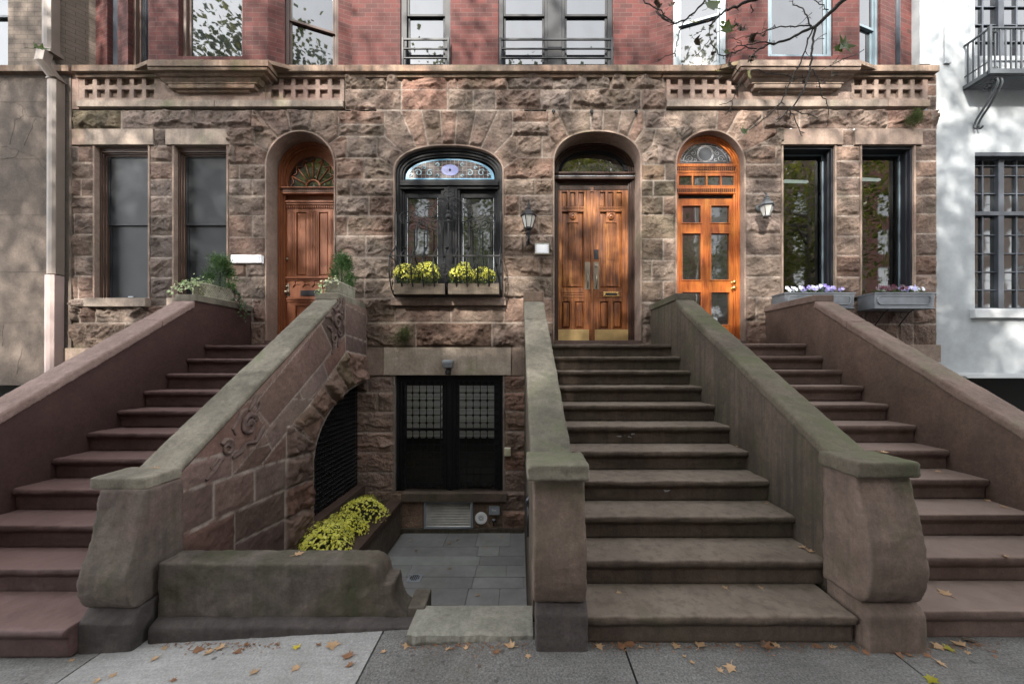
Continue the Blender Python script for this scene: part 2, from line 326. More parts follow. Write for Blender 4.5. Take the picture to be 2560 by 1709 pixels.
def rock(name, blocks, mapf, parent, mt, openings=(), g=.0125, amp=.078, seed=1, u0=None, u1=None, margin=.03):
    """blocks: (polygon in metres, options). One displaced sheet, joints sunk, each block with its own face and tint."""
    rs = np.random.RandomState(seed); P = np.vstack([np.array(b[0]) for b in blocks])
    lo = P.min(0) - 2 * g; hi = P.max(0) + 2 * g
    if u0 is not None: lo[0] = u0
    if u1 is not None: hi[0] = u1
    nx = int(round((hi[0] - lo[0]) / g)) + 1; nz = int((hi[1] - lo[1]) / g) + 1
    us = np.linspace(lo[0], hi[0], nx) if (u0 is not None or u1 is not None) else lo[0] + g * np.arange(nx)
    U, V = np.meshgrid(us, lo[1] + g * np.arange(nz), indexing='ij')
    gx = us[1] - us[0]
    dist = np.full(U.shape, -1.); bid = np.full(U.shape, -1, int)
    opt = []
    for k, (poly, o) in enumerate(blocks):
        q = np.array(poly, float); a2 = sum(q[i][0] * q[(i+1) % len(q)][1] - q[(i+1) % len(q)][0] * q[i][1] for i in range(len(q)))
        if a2 < 0: q = q[::-1]
        mn, mx = q.min(0), q.max(0)
        i0, i1 = np.clip([int((mn[0]-lo[0])/gx) - 1, int((mx[0]-lo[0])/gx) + 3], 0, nx); j0, j1 = np.clip([int((mn[1]-lo[1])/g) - 1, int((mx[1]-lo[1])/g) + 3], 0, nz)
        opt.append((mn, mx, o))
        if i1 <= i0 or j1 <= j0: continue
        u, v = U[i0:i1, j0:j1], V[i0:i1, j0:j1]; d = np.full(u.shape, 9.)
        for i in range(len(q)):
            p, r = q[i], q[(i + 1) % len(q)]; e = r - p; L = math.hypot(*e)
            if L < 1e-6: continue
            d = np.minimum(d, (e[0] * (v - p[1]) - e[1] * (u - p[0])) / L)
        ins = d > -1e-6
        dist[i0:i1, j0:j1][ins] = d[ins]; bid[i0:i1, j0:j1][ins] = k
    n = len(blocks)
    A = np.array([o.get('amp', amp) * rs.uniform(.65, 1.25) for _, _, o in opt]); offx = rs.uniform(0, 90, n); offz = rs.uniform(0, 90, n)
    ta, tb = rs.uniform(-.45, .45, n), rs.uniform(-.2, .6, n); und = rs.uniform(0, 1, n) < .72; el = rs.uniform(.1, .36, n)
    MN = np.array([o[0] for o in opt]); MX = np.array([o[1] for o in opt])
    tint = []
    for _, _, o in opt:
        t = rs.uniform(.74, 1.16); c = rs.choice(5); w = [(1, 1, 1), (1.07, .95, .9), (.98, 1., .98), (1.02, .98, .93), (.96, .98, 1.0)][c]
        tint.append([t * a * b for a, b in zip(w, o.get('tint', (1, 1, 1)))])
    tint = np.array(tint); B = np.maximum(bid, 0)
    sdo = np.full(U.shape, 9.)
    for op in openings: sdo = np.minimum(sdo, op.sd(U, V))
    d = np.minimum(dist, np.maximum(sdo - margin, 0) + .0)
    w = fbm(U * 2.1 + offx[B], V * 2.1 + offz[B], 3, 3)
    n1 = fbm(U * 3.2 + offx[B] + .5 * w, V * 4.6 + offz[B] + .5 * w, 4, 5)
    tt = n1 * 2.6 + .3 * w; fl = np.floor(tt); st = (fl + sst(.62, .93, tt - fl)) / 2.6
    cu = (U - MN[B][..., 0]) / np.maximum(MX[B][..., 0] - MN[B][..., 0], .05) - .5; cv = (V - MN[B][..., 1]) / np.maximum(MX[B][..., 1] - MN[B][..., 1], .05)
    rag = .012 * fbm(U * 9, V * 9, 3, 11)
    s = sst(.004, .042, d + rag * (d > .006))
    face = .6 + .6 * ta[B] * cu + .45 * tb[B] * (cv - .5) + .62 * st + .16 * fbm(U * 17, V * 17, 3, 8)
    ed = el[B] + .16 * fbm(U * 4.5 + offx[B], V * .6, 3, 21); cut = sst(ed - .06, ed + .015, cv)
    face = np.where(und[B], face * (.30 + .70 * cut), face)
    h = s * A[B] * np.clip(face, .04, 2.) + .0035 * fbm(U * 38, V * 38, 3, 31) * s
    h = np.where(dist < .0055, -.004, h)
    keep = (bid >= 0)
    node = keep.copy()
    cell = node[:-1, :-1] & node[1:, :-1] & node[:-1, 1:] & node[1:, 1:]
    smax = np.maximum(np.maximum(sdo[:-1, :-1], sdo[1:, :-1]), np.maximum(sdo[:-1, 1:], sdo[1:, 1:])); cell &= smax > 0
    Uo, Vo = U.copy(), V.copy()
    if len(openings):
        gu, gv = np.gradient(sdo, gx, g); nn = np.sqrt(gu ** 2 + gv ** 2) + 1e-9; neg = (sdo < 0) & (sdo > -3 * g)
        Uo = np.where(neg, U - sdo * gu / nn ** 2, U); Vo = np.where(neg, V - sdo * gv / nn ** 2, V)
    used = np.zeros(U.shape, bool)
    for a in (slice(None, -1), slice(1, None)):
        for b in (slice(None, -1), slice(1, None)): used[a, b] |= cell
    idx = np.full(U.shape, -1, np.int64); idx[used] = np.arange(used.sum())
    X = mapf(Uo[used], Vo[used], h[used])
    ci, cj = np.nonzero(cell); fs = np.stack([idx[ci, cj], idx[ci + 1, cj], idx[ci + 1, cj + 1], idx[ci, cj + 1]], 1)
    me = bpy.data.meshes.new(name); me.vertices.add(len(X)); me.vertices.foreach_set('co', X.astype(np.float32).ravel())
    me.loops.add(fs.size); me.loops.foreach_set('vertex_index', fs.astype(np.int32).ravel()); me.polygons.add(len(fs))
    me.polygons.foreach_set('loop_start', (np.arange(len(fs)) * 4).astype(np.int32)); me.polygons.foreach_set('loop_total', np.full(len(fs), 4, np.int32))
    me.polygons.foreach_set('use_smooth', np.ones(len(fs), bool)); me.update(calc_edges=True)
    at = me.color_attributes.new('Col', 'FLOAT_COLOR', 'POINT')
    mort = 1 - sst(.006, .0135, dist); c = np.concatenate([tint[B], mort[..., None]], -1)[used]
    at.data.foreach_set('color', c.astype(np.float32).ravel())
    me.materials.append(mt); o = bpy.data.objects.new(name, me); COL.objects.link(o)
    if parent is not None: attach(o, parent)
    return o
def frontmap(U, V, h): return np.stack([U, YF - h, V], 1)
def F2(poly): return [(fx(a), fz(b)) for a, b in poly]

# ---------------- the three houses ----------------
HL = thing('town_house', (-5.1, 6.3, 0), 'brownstone house at left with red-brown arched door and two tall brown windows', 'house', 'brownstone row houses')
HM = thing('town_house', (-.3, 6.3, 0), 'middle brownstone house with oval stained glass window and weathered oak double door', 'house', 'brownstone row houses')
HR = thing('town_house', (4.5, 6.3, 0), 'brownstone house at right with glossy orange arched door and two dark plate windows', 'house', 'brownstone row houses')
XLM, XMR = fx(862), fx(1663)

A1 = Arch(667, 835, 330, 414, 868); A2 = Arch(986.5, 1256, 365, 432, 745, 2.35); A3 = Arch(1386, 1600.5, 330, 406, 868, 2.25); A4 = Arch(1692, 1860, 328, 412, 868)
W1 = Rect(238, 371, 364, 747); W2 = Rect(436, 567, 364, 747); W3 = Rect(1957.6, 2086, 363.6, 752); W4 = Rect(2154, 2284, 363.6, 752); WB = Rect(988, 1257, 938, 1226)
G = (.80, .80, .82); Dk = (.62, .61, .6); Gr = (.72, .76, .6); Lt = (1.16, 1.14, 1.1); Pk = (1.25, 1.0, .95)
bl = [([(567, 275), (862, 275), (862, 413), (567, 413)], {}), ([(1590, 275), (1780, 275), (1780, 411), (1590, 411)], {}), ([(1850, 275), (1962, 275), (1962, 411), (1850, 411)], {}), ([(940, 275), (1310, 275), (1310, 440), (940, 440)], {}), ([(1365, 275), (1620, 275), (1620, 420), (1365, 420)], {})]
bl += courses(178, 240, [747, 771]) + courses(370, 440, [747, 771], amp=.015) + courses(560, 570, [324, 771])
# left house
bl += courses(178, 636, [275, 324.5], {0: [182, 304, 483]}, tint=(.8, .79, .8)); bl[-3][1]['tint'] = (.5, .54, .44)
bl += courses(178, 238, [365, 407, 448, 491, 535, 586, 641, 690, 747], {0: [195], 2: [203], 4: [186], 6: [188], 7: [196]}, tint=(.72, .7, .7), amp=.04)
bl += courses(371, 437, [365, 406.5, 448.5, 491, 539, 590, 644, 694, 747], tint=(.86, .84, .85), amp=.04)
bl += courses(386, 417, [324.5, 364], tint=(.7, .68, .68), amp=.03)
bl += courses(178, 436, [764, 807, 870], {0: [200, 240, 370], 1: [313]}, tint=(.74, .71, .7))
bl += courses(437, 567, [764, 807, 870], {0: [520]}, tint=(.8, .78, .76))
bl += courses(567, 690, [413, 449, 490, 539, 593, 643, 693, 747, 806, 875], {0: [598], 1: [631], 3: [632], 5: [616], 7: [632], 8: [625]}, tint=(.86, .83, .82), amp=.042)
V1 = [[(567, 364), (586, 364), (586, 335), (690, 386), (690, 413), (567, 413)], [(586, 324.5), (636, 324.5), (636, 277), (712, 362), (690, 392), (586, 335)],
      [(636, 275), (716, 275), (731, 345), (712, 370)], [(716, 275), (787, 275), (770, 345), (731, 345)], [(787, 275), (847, 275), (847, 341), (800, 378), (770, 345)],
      [(847, 341), (869, 341), (869, 395), (815, 402), (800, 376)], [(567, 364), (586, 364), (586, 335), (667, 375), (690, 413), (567, 413)]]
bl += [(p, dict(tint=(.92, .89, .87), amp=.05)) for p in V1[:6]]
# between door 1 and window 2
bl += courses(846.5, 962, [277, 311, 341], tint=(.95, .92, .9)); bl += courses(869, 1000, [341, 395], tint=(.95, .93, .9))
bl += courses(815, 1000, [395, 448.5, 490.7, 540, 590, 643, 698, 747], {0: [910], 1: [877], 2: [923], 3: [869], 4: [915], 5: [869], 6: [911]}, tint=(1, .97, .95))
bl += courses(815, 990, [745, 806], tint=(1., .98, .96))
bl += courses(815, 1330, [806, 868], {0: [1040, 1230]}, tint=(.95, .9, .86))
bl += courses(987, 1260, [765, 806], {0: [1127]}, tint=(1.02, .96, .92), amp=.035)
bl += courses(1260, 1390, [745, 806], tint=(1., .96, .92), amp=.03)
# frieze over the middle house
bl += courses(862, 1665, [184, 224.5], {0: [966, 1003.6, 1118.7, 1144, 1269, 1383.6, 1470, 1526]}, amp=.062); bl += courses(862, 1665, [224.5, 275], {0: [1003.6, 1118.7, 1183, 1238.6, 1352, 1427, 1601.7]}, amp=.065)
for p, o in bl[-17:]:
    if abs(p[0][0] - 1003.6) < 1: o['tint'] = Pk; o['amp'] = .045
    elif abs(p[0][0] - 1144) < 1: o['tint'] = Lt
    elif p[0][0] < 870: o['tint'] = (.85, .8, .76)
# window 2 voussoirs
C2 = (1121, 520)
def fan(tops, cx, cy, t, yin, yt=275):
    out = []
    for (a, b) in zip(tops, tops[1:]): out.append(([a, b, (b[0] + (cx - b[0]) * t, b[1] + (cy - b[1]) * t), (a[0] + (cx - a[0]) * t, a[1] + (cy - a[1]) * t)], dict(tint=(1., .95, .92), amp=.045)))
    return out
bl += [(p, dict(tint=(.97, .93, .9), amp=.045)) for p in [
  [(943, 391), (943, 345), (962, 340), (1012, 386), (992, 425)], [(962, 276), (1001, 276), (1042, 372), (1012, 388), (962, 341)],
  [(1001, 276), (1053, 276), (1072, 372), (1042, 372)], [(1053, 276), (1100.5, 276), (1106, 372), (1072, 372)], [(1100.5, 276), (1143, 276), (1136, 372), (1106, 372)],
  [(1143, 276), (1191, 276), (1170, 374), (1136, 372)], [(1191, 276), (1246, 276), (1199, 380), (1170, 374)], [(1246, 276), (1281, 276), (1281, 336), (1228, 392), (1199, 380)],
  [(1281, 336), (1298, 350), (1298, 394), (1248, 425), (1228, 392)]]]
# between window 2 and door 3
bl += courses(1281, 1373, [277, 306, 341], tint=(1.06, 1.02, .98)); bl += courses(1290, 1395, [341, 394], {0: [1355]}, tint=(1.1, 1.04, .98))
bl += [([(1298, 394), (1400, 394), (1400, 448), (1240, 448), (1240, 432)], dict(tint=(1.08, 1.02, .97)))]
bl += courses(1240, 1400, [448, 488, 539, 588, 641, 692, 745], {0: [1337], 1: [1298], 2: [1347], 3: [1310], 4: [1351]}, tint=(1.08, 1.03, .98))
bl += courses(1330, 1400, [806, 868], tint=(1.02, .96, .92))
bl += [(p, dict(tint=(1.02, .97, .93), amp=.045)) for p in [
  [(1371, 276), (1391, 276), (1424, 345), (1398, 376), (1373, 345)], [(1391, 276), (1476, 276), (1478, 338), (1424, 348)], [(1476, 276), (1509, 276), (1506, 336), (1478, 338)],
  [(1509, 276), (1555, 276), (1542, 338), (1506, 336)], [(1555, 276), (1596, 276), (1568, 345), (1542, 338)], [(1596, 276), (1610, 276), (1610, 322), (1580, 365), (1568, 345)],
  [(1610, 322), (1640, 322), (1632, 362), (1590, 405), (1580, 365)], [(1640, 322), (1679, 320), (1712, 358), (1690, 400), (1632, 362)]]]
bl += courses(1610, 1682, [277, 322], tint=(1.05, 1., .97)); bl += [([(1632, 360), (1646, 360), (1646, 411), (1590, 411), (1590, 402)], dict(tint=(1., .95, .92))), ([(1646, 360), (1690, 378), (1710, 411), (1646, 411)], dict(tint=(1., .95, .92)))]
bl += courses(1590, 1705, [411, 451, 491, 537, 597, 651, 703, 756, 811, 870], {0: [1662], 1: [1633], 2: [1658], 4: [1658], 5: [1629], 6: [1658]}, tint=(.95, .92, .86), amp=.042)
for p, o in bl[-15:]:
    if p[0][1] in (411, 451, 491, 537, 597) and p[0][0] < 1640: o['tint'] = (.75, .75, .64)
# right house
bl += [(p, dict(tint=(1.02, .96, .92), amp=.045)) for p in [
  [(1660, 276), (1704, 276), (1736, 345), (1712, 362), (1679, 322), (1660, 322)], [(1704, 276), (1795, 276), (1790, 335), (1736, 345)], [(1795, 276), (1849, 276), (1812, 342), (1790, 335)],
  [(1849, 276), (1905, 276), (1905, 294), (1838, 355), (1812, 342)], [(1905, 294), (1940, 324), (1940, 340), (1848, 386), (1838, 355)], [(1940, 340), (1940, 364), (1960, 364), (1960, 411), (1850, 411), (1848, 384)]]]
bl += courses(1848, 1960, [411, 448, 484, 534, 585, 638, 692, 743, 803, 868], {7: [1890]}, tint=(1.06, 1., .96), amp=.042)
bl += courses(1905, 2343, [275, 324], {0: [1998, 2216, 2330]}, tint=(.86, .8, .78))
bl += courses(2084, 2156, [365, 403, 444, 490, 540, 590, 639, 692, 745], tint=(.88, .8, .76), amp=.042); bl += courses(2105, 2135, [324, 364], tint=(.8, .76, .74), amp=.03)
bl += courses(2282, 2342, [365, 403, 444, 488, 535, 584, 639, 688, 740, 810, 868], tint=(.84, .76, .72), amp=.042); bl += courses(2303, 2342, [324, 364], tint=(.85, .76, .72), amp=.025)
bl += courses(1955, 2284, [752, 810, 868], {0: [2060, 2160], 1: [2110, 2245]}, tint=(.92, .83, .78), amp=.035); bl += courses(2316, 2342, [185, 212, 241, 275], tint=(.9, .82, .78), amp=.02)
# basement front, tints raised in place of the light it lacks
bl += [([(880, 1222), (1010, 1222), (1010, 1330), (880, 1330)], dict(amp=.02, tint=(1.25, 1.12, 1.))), ([(1238, 1226), (1275, 1226), (1275, 1330), (1238, 1330)], dict(amp=.012, tint=(1.1, .98, .88)))]
bl += courses(884, 988, [938, 980, 1029, 1080, 1130, 1180, 1228], {0: [920], 1: [945]}, tint=(1.5, 1.34, 1.28), amp=.042)
bl += courses(1256, 1318, [938, 980, 1028, 1078, 1127, 1177, 1228, 1276, 1330], tint=(1.5, 1.34, 1.28), amp=.047); bl += courses(1000, 1245, [1250, 1328], {0: [1055, 1185]}, tint=(1.2, 1.06, .94), amp=.02)
FB = [(F2(p), o) for p, o in bl]
ops = [A1, A2, A3, A4, W1, W2, W3, W4, WB]
for H, u0, u1, sd in ((HL, fx(178), XLM, 3), (HM, XLM, XMR, 3), (HR, XMR, fx(2343), 3)):
    sub = FB
    rock('wall', sub, frontmap, H, STONES['rock'], ops, seed=sd, u0=u0, u1=u1)
def bxp(mb, x0, x1, y0, y1, d0, d1, D=YF): return mb.box(fx(x0, D), fx(x1, D), d0, d1, fz(y0, D), fz(y1, D))
# arch and jamb linings
for H, A, d1, nm in ((HL, A1, 6.50, 'door_lining'), (HM, A2, 6.33, 'window_lining'), (HM, A3, 6.56, 'door_lining'), (HR, A4, 6.40, 'door_lining')):
    i, o2 = A.outline(0, 40), A.outline(.026, 40); mb = MB(); n = len(i)
    rings = [[(p[0], YF - .014, p[1]), (q[0], YF - .012, q[1]), (q[0], d1, q[1]), (p[0], d1, p[1])] for p, q in zip(i, o2)]
    mb.loft(rings, True, True); o = mb.build(nm, STONES['dress'], H, .006); fixn(o)
for H, W, d1 in ((HL, W1, 6.30), (HL, W2, 6.30), (HR, W3, 6.30), (HR, W4, 6.30), (HM, WB, 6.30)):
    mb = MB(); e = .03
    for q0, q1 in ((W.x0 - e, W.x0), (W.x1, W.x1 + e)): MB().box(q0, q1, YF - .012, d1, W.z0, W.z1).build('window_jamb', STONES['dress'] if W is not WB else STONES['roughd'], H, .004)
# dressed bands: lintels, sills, pierced panels, belt, corbels
def dressed(H, name, m, *boxes, bevel=.006):
    mb = MB()
    for b in boxes: bxp(mb, *b)
    return mb.build(name, STONES[m], H, bevel)
dressed(HL, 'lintel', 'pale', (218, 386.5, 324.8, 364, 6.19, 6.4)); dressed(HL, 'lintel', 'pale', (417, 585, 324.8, 364, 6.19, 6.4)); dressed(HL, 'corner_stone', 'dress', (179, 217.6, 324.8, 364, 6.195, 6.4))
dressed(HR, 'lintel', 'dress', (1940, 2105, 324.5, 363.6, 6.19, 6.4)); dressed(HR, 'lintel', 'dress', (2135, 2303, 324.5, 363.6, 6.19, 6.4))
dressed(HL, 'window_sill', 'pale', (225, 378, 747, 768, 6.12, 6.5)); dressed(HL, 'window_sill', 'pale', (430, 578, 747, 768, 6.12, 6.5)); dressed(HM, 'window_sill', 'dress', (981, 1265, 745, 765, 6.13, 6.5))
dressed(HR, 'window_sill', 'dress', (1950, 2094, 745, 760, 6.16, 6.5)); dressed(HR, 'window_sill', 'dress', (2148, 2290, 745, 760, 6.16, 6.5))
dressed(HL, 'water_table', 'dress', (165, 560, 870, 905, 6.16, 6.4)); dressed(HR, 'water_table', 'dress', (2000, 2343, 862, 905, 6.16, 6.4))
dressed(HM, 'lintel', 'palelow', (961, 1278, 868, 937.5, 6.185, 6.4)); dressed(HM, 'lintel_end', 'dress', (900, 960.4, 868, 938, 6.195, 6.4)); dressed(HM, 'lintel_end', 'dress', (1278.6, 1318, 868, 938, 6.195, 6.4))
dressed(HM, 'window_sill', 'newelb', (1007, 1268, 1228.5, 1249.5, 6.13, 6.5))
dressed(HM, 'door_sill', 'rightstep', (1386, 1601, 851, 866, 6.16, 6.7)); dressed(HR, 'door_sill', 'rightstep', (1692, 1861, 851, 866, 6.16, 6.7)); dressed(HL, 'door_sill', 'redstep', (667, 836, 851, 866, 6.16, 6.7))
def pierced(H, x0, x1, xs, y0, y1, rows, D=6.2):
    """slab with square sinkings: front cells + recessed backs"""
    ys = sorted([y0, y1] + [a for r in rows for a in r]); xx = sorted([x0, x1] + [a for r in xs for a in r]); mb = MB()
    X = [fx(a) for a in xx]; Z = [fz(a) for a in ys]; f, b = D, D + .05
    for i in range(len(X) - 1):
        for j in range(len(Z) - 1):
            hole = i % 2 == 1 and j % 2 == 1; d = b if hole else f
            mb.quad((X[i], d, Z[j+1]), (X[i+1], d, Z[j+1]), (X[i+1], d, Z[j]), (X[i], d, Z[j]))
            if hole:
                mb.quad((X[i], f, Z[j]), (X[i], f, Z[j+1]), (X[i], b, Z[j+1]), (X[i], b, Z[j])); mb.quad((X[i+1], f, Z[j]), (X[i+1], b, Z[j]), (X[i+1], b, Z[j+1]), (X[i+1], f, Z[j+1]))
                mb.quad((X[i], f, Z[j]), (X[i], b, Z[j]), (X[i+1], b, Z[j]), (X[i+1], f, Z[j])); mb.quad((X[i], f, Z[j+1]), (X[i+1], f, Z[j+1]), (X[i+1], b, Z[j+1]), (X[i], b, Z[j+1]))
    mb.box(X[0], X[-1], b + .003, b + .1, Z[-1], Z[0])
    return mb.build('pierced_panel', STONES['panel'], H)
SQ = lambda a0, st, w=20.3: [(a0 + st * i, a0 + st * i + w) for i in range(6)]
rowsq = [(195, 216), (226, 247)]
pierced(HL, 201, 398, SQ(215, 30.6), 186, 256, rowsq); pierced(HL, 667, 862, SQ(679, 30.4), 186, 256, rowsq)
pierced(HR, 1665, 1857, SQ(1675, 30.3, 19.6), 186, 256, rowsq); pierced(HR, 2124, 2316, SQ(2133, 30.1, 20), 186, 256, rowsq)
dressed(HL, 'frieze_slab', 'panel', (179, 200.5, 186, 275, 6.2, 6.35)); dressed(HL, 'frieze_slab', 'panel', (398.5, 666.5, 186, 256, 6.195, 6.35)); dressed(HR, 'frieze_slab', 'panel', (1857.5, 2123.5, 186, 256, 6.195, 6.35))
dressed(HL, 'belt_course', 'pale', (201, 542, 255.5, 272, 6.165, 6.3)); dressed(HL, 'belt_course', 'pale', (542.8, 861, 255.5, 272, 6.165, 6.3))
dressed(HR, 'belt_course', 'pale', (1665, 2212, 255, 271.5, 6.165, 6.3)); dressed(HR, 'belt_course', 'dress', (2213, 2317, 255, 271.5, 6.165, 6.3))
# cornice (front at 6.12) split per house, with a small fillet under it
for H, x0, x1 in ((HL, 178, 862), (HM, 862.6, 1660), (HR, 1660.6, 2350)):
    mb = MB(); D = 6.11; mb.box(fx(x0, D), fx(x1, D), D, 6.75, fz(178, D), fz(162, D)); mb.box(fx(x0, D), fx(x1, D) - .02, 6.165, 6.7, fz(178, D) - .05, fz(178, D) - .002)
    mb.build('cornice', STONES['ledge'], H, .008)
def corbel(H, tx0, tx1, bx0, bx1):
    """stepped moulding: half pyramid of profiles growing out from the wall"""
    mb = MB(); lev = [(150, 165, 1., 5.93), (166, 176, .955, 5.96), (176.5, 185, .86, 6.0), (186, 190, .80, 6.03), (191, 205, .70, 6.06), (206, 209, .56, 6.085), (209.5, 220, .48, 6.10), (221, 224, .34, 6.13), (224.5, 231, .28, 6.15)]
    cxt, cxb = (tx0 + tx1) / 2, (bx0 + bx1) / 2; hb = (bx1 - bx0) / 2; ht = (tx1 - tx0) / 2
    for k, (a, b, t, D) in enumerate(lev):
        t2 = (t - .28) / .72; hw = (hb + (ht - hb) * t2) / F * D; c = (cxb + (cxt - cxb) * t2 - CX) / F * D
        z1, z0 = fz(a, D), fz(b, D)
        n = 5; pr = []
        if k in (1, 2, 4, 6, 8):
            bul = (.012, -.02, -.03, .008, .008)[(1, 2, 4, 6, 8).index(k)]
            for i in range(n + 1):
                u = i / n; off = (abs(bul) * math.sin(math.pi * u) if bul > 0 else -.045 * u ** 1.6 * (1 if k != 2 else .5)); pr.append((z1 + (z0 - z1) * u, off))
        else: pr = [(z1, 0), (z0, 0)]
        rings = [[(c - hw - o, D - o, z), (c + hw + o, D - o, z), (c + hw + o, 6.4, z), (c - hw - o, 6.4, z)] for z, o in pr]
        mb.loft(rings[::-1])
    return fixn(mb.build('corbel', STONES['dress'] if H is HR else STONES['ledge'], H, .004))
corbel(HL, 367, 670, 442, 622); corbel(HR, 1851, 2154, 1900, 2082)
for H, pl in ((HL, [(-7.24, 6.75), (-7.216, 6.47), (-5.85, 5.985), (-3.98, 5.985), (-2.875, 6.47), (-2.875, 6.75)]), (HR, [(2.125, 6.75), (2.125, 6.47), (3.415, 5.985), (5.25, 5.985), (6.71, 6.47), (6.71, 6.75)])): MB().prism(pl, 6.345, 6.405, 'z').build('bay_base', STONES['ledge'], H, .004)
# dark rooms behind the openings
for H, x0, x1 in ((HL, -7.3, XLM - .01), (HM, XLM + .01, XMR - .01), (HR, XMR + .01, 3.9)):
    mb = MB(); z0 = -1.1; z1 = 6.3; y0, y1 = 6.75, 8.2
    mb.quad((x0, y1, z0), (x1, y1, z0), (x1, y1, z1), (x0, y1, z1)); mb.quad((x0, y0, z0), (x0, y1, z0), (x0, y1, z1), (x0, y0, z1)); mb.quad((x1, y0, z0), (x1, y0, z1), (x1, y1, z1), (x1, y1, z0))
    mb.quad((x0, y0, z1), (x0, y1, z1), (x1, y1, z1), (x1, y0, z1)); mb.quad((x0, y0, z0), (x1, y0, z0), (x1, y1, z0), (x0, y1, z0))
    mb.build('interior', M['dark'], H)
# ---------------- sash windows, brick upper floor ----------------
class Seg:
    """a vertical wall plane through two plan points; s along it, n outward (towards the street)"""
    def __init__(s, a, b):
        s.a, s.b = Vector((a[0], a[1], 0)), Vector((b[0], b[1], 0)); s.L = (s.b - s.a).length; s.t = (s.b - s.a).normalized(); s.n = Vector((s.t.y, -s.t.x, 0))
    def P(s, u, n, z): p = s.a + s.t * u + s.n * n; return (p.x, p.y, z)
    def u(s, px):
        k = (px - CX) / F  # x = k*y
        return (k * s.a.y - s.a.x) / (s.t.x - k * s.t.y)
    def D(s, u): return s.a.y + s.t.y * u
    def z(s, py, u): return HC + (CY - py) * s.D(u) / F
    def box(s, mb, u0, u1, n0, n1, z0, z1):
        q = [s.P(u0, n0, z0), s.P(u1, n0, z0), s.P(u1, n1, z0), s.P(u0, n1, z0), s.P(u0, n0, z1), s.P(u1, n0, z1), s.P(u1, n1, z1), s.P(u0, n1, z1)]
        mb.add(q, [(0,3,2,1),(4,5,6,7),(0,1,5,4),(1,2,6,5),(2,3,7,6),(3,0,4,7)])
def brickwall(H, seg, z0, z1, holes, mt, name='brick_wall', reveal=.11):
    us = sorted([0, seg.L] + [h[i] for h in holes for i in (0, 1)]); zs = sorted({z0, z1} | {h[i] for h in holes for i in (2, 3)})
    V, Fc, UV = [], [], []
    def q(p, uv): 
        i = len(V); V.extend(p); Fc.append((i, i+1, i+2, i+3)); UV.extend(uv)
    for i in range(len(us) - 1):
        for j in range(len(zs) - 1):
            um, zm = (us[i] + us[i+1]) / 2, (zs[j] + zs[j+1]) / 2
            if us[i+1] - us[i] < 1e-5 or any(h[0] < um < h[1] and h[2] < zm < h[3] for h in holes): continue
            q([seg.P(us[i], 0, zs[j]), seg.P(us[i+1], 0, zs[j]), seg.P(us[i+1], 0, zs[j+1]), seg.P(us[i], 0, zs[j+1])], [(us[i], zs[j]), (us[i+1], zs[j]), (us[i+1], zs[j+1]), (us[i], zs[j+1])])
    for h in holes:
        for u, sg in ((h[0], 1), (h[1], -1)):
            p = [seg.P(u, 0, h[2]), seg.P(u, -reveal, h[2]), seg.P(u, -reveal, h[3]), seg.P(u, 0, h[3])]
            q(p, [(u, h[2]), (u + reveal, h[2]), (u + reveal, h[3]), (u, h[3])])
    me = bpy.data.meshes.new(name); me.from_pydata(V, [], Fc); l = me.uv_layers.new(name='UVMap')
    for k, uv in enumerate(UV): l.data[k].uv = uv
    me.materials.append(mt); o = bpy.data.objects.new(name, me); COL.objects.link(o); attach(o, H); return o
def sash(H, seg, u0, u1, z0, z1, fm, gm, meet=None, fr=.05, n=-.07, deep=.06, label=None, top=True):
    """window: outer frame, two sashes (upper one in front), panes"""
    mb = MB()
    seg.box(mb, u0, u0 + fr, n - deep, n, z0, z1); seg.box(mb, u1 - fr, u1, n - deep, n, z0, z1); seg.box(mb, u0 + fr, u1 - fr, n - deep, n, z1 - fr, z1); seg.box(mb, u0 + fr, u1 - fr, n - deep, n + .012, z0, z0 + fr * .7)
    w = mb.build('window', fm, H, .004)
    if label: w['label'] = label
    sf = .038; a0, a1 = u0 + fr, u1 - fr
    secs = [(z0 + fr * .7, z1 - fr, -.03)] if meet is None else [(z0 + fr * .7, meet, -.05), (meet - .035, z1 - fr, -.022)]
    for b0, b1, d in secs:
        mb = MB(); m0 = n + d
        seg.box(mb, a0, a0 + sf, m0 - .03, m0, b0, b1); seg.box(mb, a1 - sf, a1, m0 - .03, m0, b0, b1); seg.box(mb, a0 + sf, a1 - sf, m0 - .03, m0, b1 - sf, b1); seg.box(mb, a0 + sf, a1 - sf, m0 - .03, m0, b0, b0 + sf)
        attach(mb.build('sash', fm, None, .003), w)
        mb = MB(); mb.quad(seg.P(a0 + sf, m0 - .016, b0 + sf), seg.P(a1 - sf, m0 - .016, b0 + sf), seg.P(a1 - sf, m0 - .016, b1 - sf), seg.P(a0 + sf, m0 - .016, b1 - sf))
        attach(mb.build('pane', gm), w)
    return w
ZB, ZT = 6.38, 9.6
DB, DC = 6.48, 6.0
PL = [(-7.216, DB), (-5.844, DC), (-3.9875, DC), (-2.882, DB), (2.133, DB), (3.419, DC), (5.244, DC), (6.70, DB)]
segs = [Seg(a, b) for a, b in zip(PL, PL[1:])]
def hole(seg, p0, p1, zb=6.42, zt=8.55): return (seg.u(p0), seg.u(p1), zb, zt)
S0, S1, S2, S3, S4, S5, S6 = segs
h0 = [hole(S0, 268, 294), hole(S0, 320, 371)]; brickwall(HL, S0, ZB, ZT, h0, M['redbrick'])
mb = MB(); S0.box(mb, h0[0][0], h0[0][1], -.12, -.07, 6.42, 8.55); mb.build('metal_panel', M['slate'], HL, .004)
sash(HL, S0, *h0[1], M['brownframe'], M['glassup'], S0.z(-40, 1))
